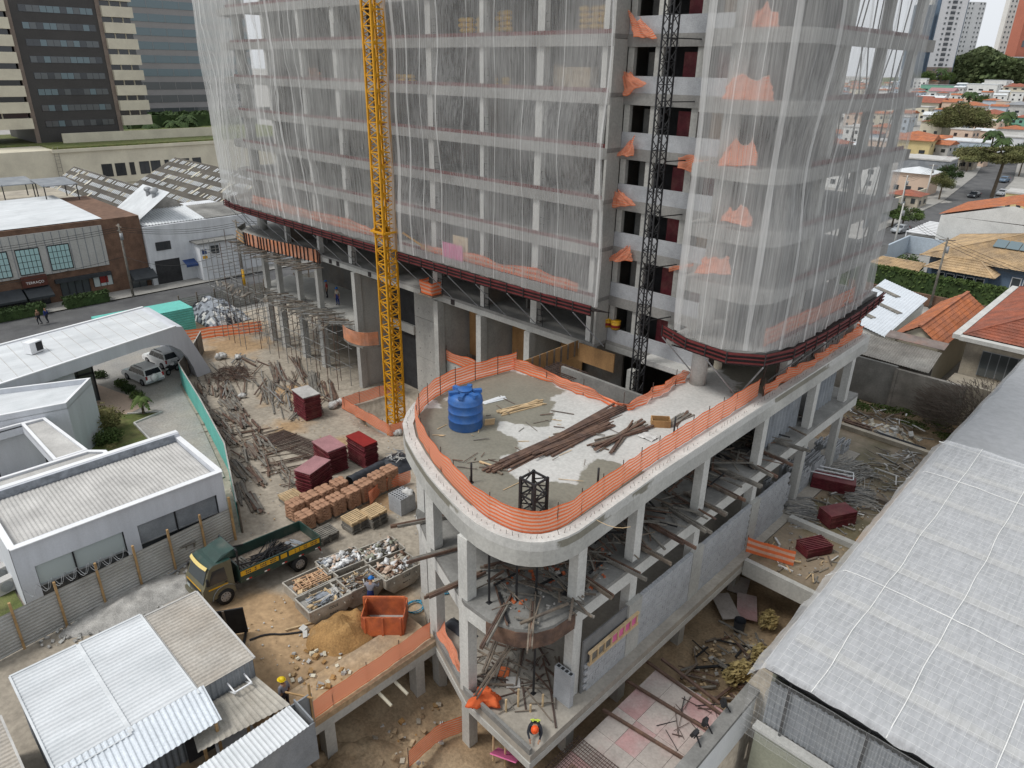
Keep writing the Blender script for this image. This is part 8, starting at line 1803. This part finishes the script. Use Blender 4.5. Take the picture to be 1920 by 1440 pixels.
# ---------------------------------------------------------------- trees
def tree(name,label,c,h,rx,ry,rzc,mat,seed,n=2600,sz=.5,trunk=.3,group=None,flat=0.,lean=0.):
    rs=random.Random(seed); t=thing(name,label,'tree',c,0,group); m=MB(); fork=h-rzc*1.2; m.tube((0,0,-.5),(lean*.5,0,fork),trunk,trunk*.7,8); tips=[]
    for k in range(7):
        a=k*.9+rs.uniform(-.3,.3); q=rs.uniform(.45,.8); e=Vector((math.cos(a)*rx*q,math.sin(a)*ry*q,fork+rzc*rs.uniform(.5,1.1))); m.tube((lean*.5,0,fork-.2),e.lerp(Vector((0,0,fork)),.45)+Vector((0,0,.2*rzc)),trunk*.5,trunk*.3,6); m.tube(e.lerp(Vector((0,0,fork)),.45)+Vector((0,0,.2*rzc)),e,trunk*.3,trunk*.1,5); tips.append(e)
    m.build('trunk','bark',t); m=MB(); cl=[]
    for k in range(34):
        d=Vector((rs.gauss(0,1),rs.gauss(0,1),rs.gauss(0,1))).normalized()*(rs.random()**.33); z=d.z if d.z>-.25 else -.25-(d.z+.25)*.3
        cl.append((Vector((d.x*rx*.8,d.y*ry*.8,h-rzc+z*rzc*.8)),rs.uniform(.22,.42)))
    for k in range(n):
        b,q=rs.choice(cl); d=Vector((rs.gauss(0,1),rs.gauss(0,1),rs.gauss(0,1))).normalized()*(rs.random()**.4)*q; p=b+Vector((d.x*rx,d.y*ry,d.z*rzc*(1-flat*.4))); nn=Vector((rs.gauss(0,1),rs.gauss(0,1),rs.gauss(.3,1))).normalized(); a=nn.orthogonal().normalized()*sz*rs.uniform(.6,1.4); b2=nn.cross(a).normalized()*sz*rs.uniform(.35,.8); m.face([p-a,p+b2,p+a,p-b2])
    m.build('crown',mat,t); return t
c=gf(1858,372); tree('umbrella_tree','broad umbrella shaped tree with forked trunk on the street bend',(c.x,c.y,c.z),12.5,9.5,9,2.8,'leaf_c2',1,22000,.24,.45,flat=.6,lean=1.)
c=gf(1790,262); tree('broad_tree','big rounded olive green tree among the red roofs',(c.x,c.y,c.z),13.5,12,11,6.,'leaf_c2',2,24000,.34,.6)
for k,(u,v,h_,r_,mt,lb) in enumerate(((1812,322,8,4.5,'leaf_a','green street tree beside the pink house'),(1775,352,6,3.4,'leaf_b','dark garden tree near the street poles'),(1690,430,4.5,3.6,'leaf_a','green garden bush tree behind silver hatchback'),(1672,425,5,3.,'leaf_b','dark garden tree behind silver hatchback'),(1760,375,6.5,2.8,'leaf_c2','thin street tree with sparse crown by grey wall'),(1910,330,9,6,'leaf_b','dark tree behind the umbrella tree'),(1835,205,9,5,'leaf_a','green tree between white houses'),(1735,165,14,9,'leaf_a','green tree beside the white shed'),(1705,162,14,8,'leaf_b','dark tree by the pale blue block'),(1770,163,13,8,'leaf_a','green tree before the brown tower base'),(1895,262,6,3.5,'leaf_a','small tree beside the green house'))):
    c=gf(u,v); tree('tree',lb,(c.x,c.y,c.z),h_,r_,r_,h_*.38,mt,50+k,4500,.05*r_,.2)
for k,(u,v,h_,lb) in enumerate(((1878,262,13,'tall palm beside the yellow two storey house'),(1850,305,12,'bushy palm with arching fronds by the pale blue building'),(1870,308,10,'slimmer palm next to the bushy palm'),(1810,218,15,'palm rising over the orange hip roof'),(1760,165,20,'tall palm before the brown tower base'))): c=gf(u,v); palm('palm_tree',lb,(c.x,c.y,c.z),h_*.75,h_*.34,'leaf_b',80+k,15,None,.28)
# wooded hill
rs=random.Random(3); m=MB()
for k in range(42000):
    u=rs.uniform(1745,2060); top=112+12*nz(u*.012,3.)-(26*math.exp(-((u-1850)/38)**2)); v=rs.uniform(top,158); f=rs.uniform(715,900); d=ray(u,v); fd=d.x*FLAT.x+d.y*FLAT.y; p=CAM+d*(f/fd)
    if p.z<14: continue
    nn=Vector((rs.gauss(0,1),rs.gauss(0,1),rs.gauss(.5,1))).normalized(); s_=rs.uniform(1.,2.6); a=nn.orthogonal().normalized()*s_; b=nn.cross(a).normalized()*s_*.7; m.face([p-a,p+b,p+a,p-b])
tag(m.build('far_wood','leaf_far'),'dark wooded hill beyond the far town','wood',kind='stuff')
m=MB(); c0=CAM+FLAT*815+Vector((RT.x,RT.y,0))*560; c0.z=0
m.grid(30,12,lambda u,v:(c0.x+RT.x*(u-.5)*420+FLAT.x*(v-.5)*190,c0.y+RT.y*(u-.5)*420+FLAT.y*(v-.5)*190,15.6+13*math.sin(math.pi*v)*max(0,math.sin(math.pi*u))**.7+4*nz(u*6,v*3))); struct('hill',m,'leaf_far',smooth=True)
# ---------------------------------------------------------------- far towers
def ftower(label,u0,u1,vb,f,top,wall,base=None,strip=True,dp=.35,rows=24,wm='glass_mid',cols=2):
    d=ray((u0+u1)/2,vb); fd=d.x*FLAT.x+d.y*FLAT.y; p=CAM+d*(f/fd); w_=(u1-u0)*depth(p)/FPX; z0=gh(p.x,p.y)-1; top+=p.z-z0; t=thing('apartment_tower',label,'tower',(p.x,p.y,z0),math.atan2(RT.y,RT.x)+.12)
    def bp(nm,mt,*a): m=MB(); m.box(*a); return m.build(nm,mt,t)
    bp('wall',wall,-w_/2,w_/2,0,w_*dp,0,top); fl=top/rows
    if base: bp('base',base,-w_/2-.1,w_/2+.1,-.15,w_*dp*.9,0,top*base_f)
    for k in range(rows):
        z=fl*(k+.35)
        if strip: bp('balcony_recess','glass_dark',-w_*.09,w_*.09,-.3,-.16,z,z+fl*.62); bp('balcony_slab',wall,-w_*.1,w_*.1,-.5,-.16,z-fl*.12,z)
        for c in range(cols):
            for s_ in (-1,1): x=s_*w_*(.22+.2*c); bp('window',wm,x-w_*.035,x+w_*.035,-.3,-.16,z+fl*.1,z+fl*.5)
    for s_ in (-1,1): bp('side_bay','far_blue' if strip else wall,s_*w_/2-w_*.04,s_*w_/2+w_*.04,.3,w_*dp*.9,0,top*.99)
    return t
base_f=.14
ftower('white apartment tower with dark central balcony strip and brown base',1731,1782,150,705,118,'far_tower','far_brown',rows=30,cols=1)
base_f=.0
ftower('pinkish grey apartment tower right of the white tower',1788,1822,118,900,62,'far_tower',None,False,rows=18)
ftower('slim cream apartment tower left of the white tower',1722,1746,118,900,66,'far_cream',None,False,rows=20)
ftower('dark blue glass office block beside the white tower',1698,1733,118,700,46,'far_blue',None,False,rows=12,wm='glass_blue')
ftower('cream apartment tower with dark windows above the hill',1870,1908,96,1000,110,'far_cream',None,False,rows=26)
ftower('red brick tower with pale stair shaft above the hill',1905,1990,96,900,64,'far_red',None,False,rows=6)
p=gf(1900,150); t=thing('grey_hall','long grey hall with pale wall above the wooded hill','building',CAM+ray(1905,126)*(790),math.atan2(RT.y,RT.x)); m=MB(); m.box(-26,40,0,20,-10,9.5); m.build('wall','wall_paleblue',t); m=MB(); m.box(-22.3,40.3,-.3,20.3,9.5,10.5); m.build('roof','roof_white',t)
# ---------------------------------------------------------------- poles and wires on the right
pole('leaning weathered utility pole before the hedge',29.6,66.,9.,-1.2,rz=.5); pole('white concrete utility pole beside the silver hatchback street',16.4,92,8.5,-1.2,'concrete_pale',arms=1)
pole('concrete utility pole by the grey garden wall',6.6,125,9.,-1.2,'concrete_pale'); pole('concrete utility pole near the umbrella tree',4.2,150,9.,-1.2,'concrete_pale')
wires('overhead wires strung along the far street past the white walled house',[(16.4,92,7.),(29.6,66,7.6),(60,40,7.5)],3,.35); wires('overhead wires running up the far street',[(16.4,92,6.8),(6.6,125,7.4),(4.2,150,7.4),(-6,230,10)],3,.4)
for k,(x,y0,y1,lb,mt) in enumerate(((4.6,112,134,'grey metal garden wall along the far street','wall_metal'),(2.8,136,160,'pale garden wall along the far street','stucco_cream'))): boxpart(thing('garden_wall',lb,'wall',(x,(y0+y1)/2,-1.2)),'wall',mt,x-.15-(y0-112)*.05,x+.15-(y0-112)*.05,y0,y1,-1.2,1.4)
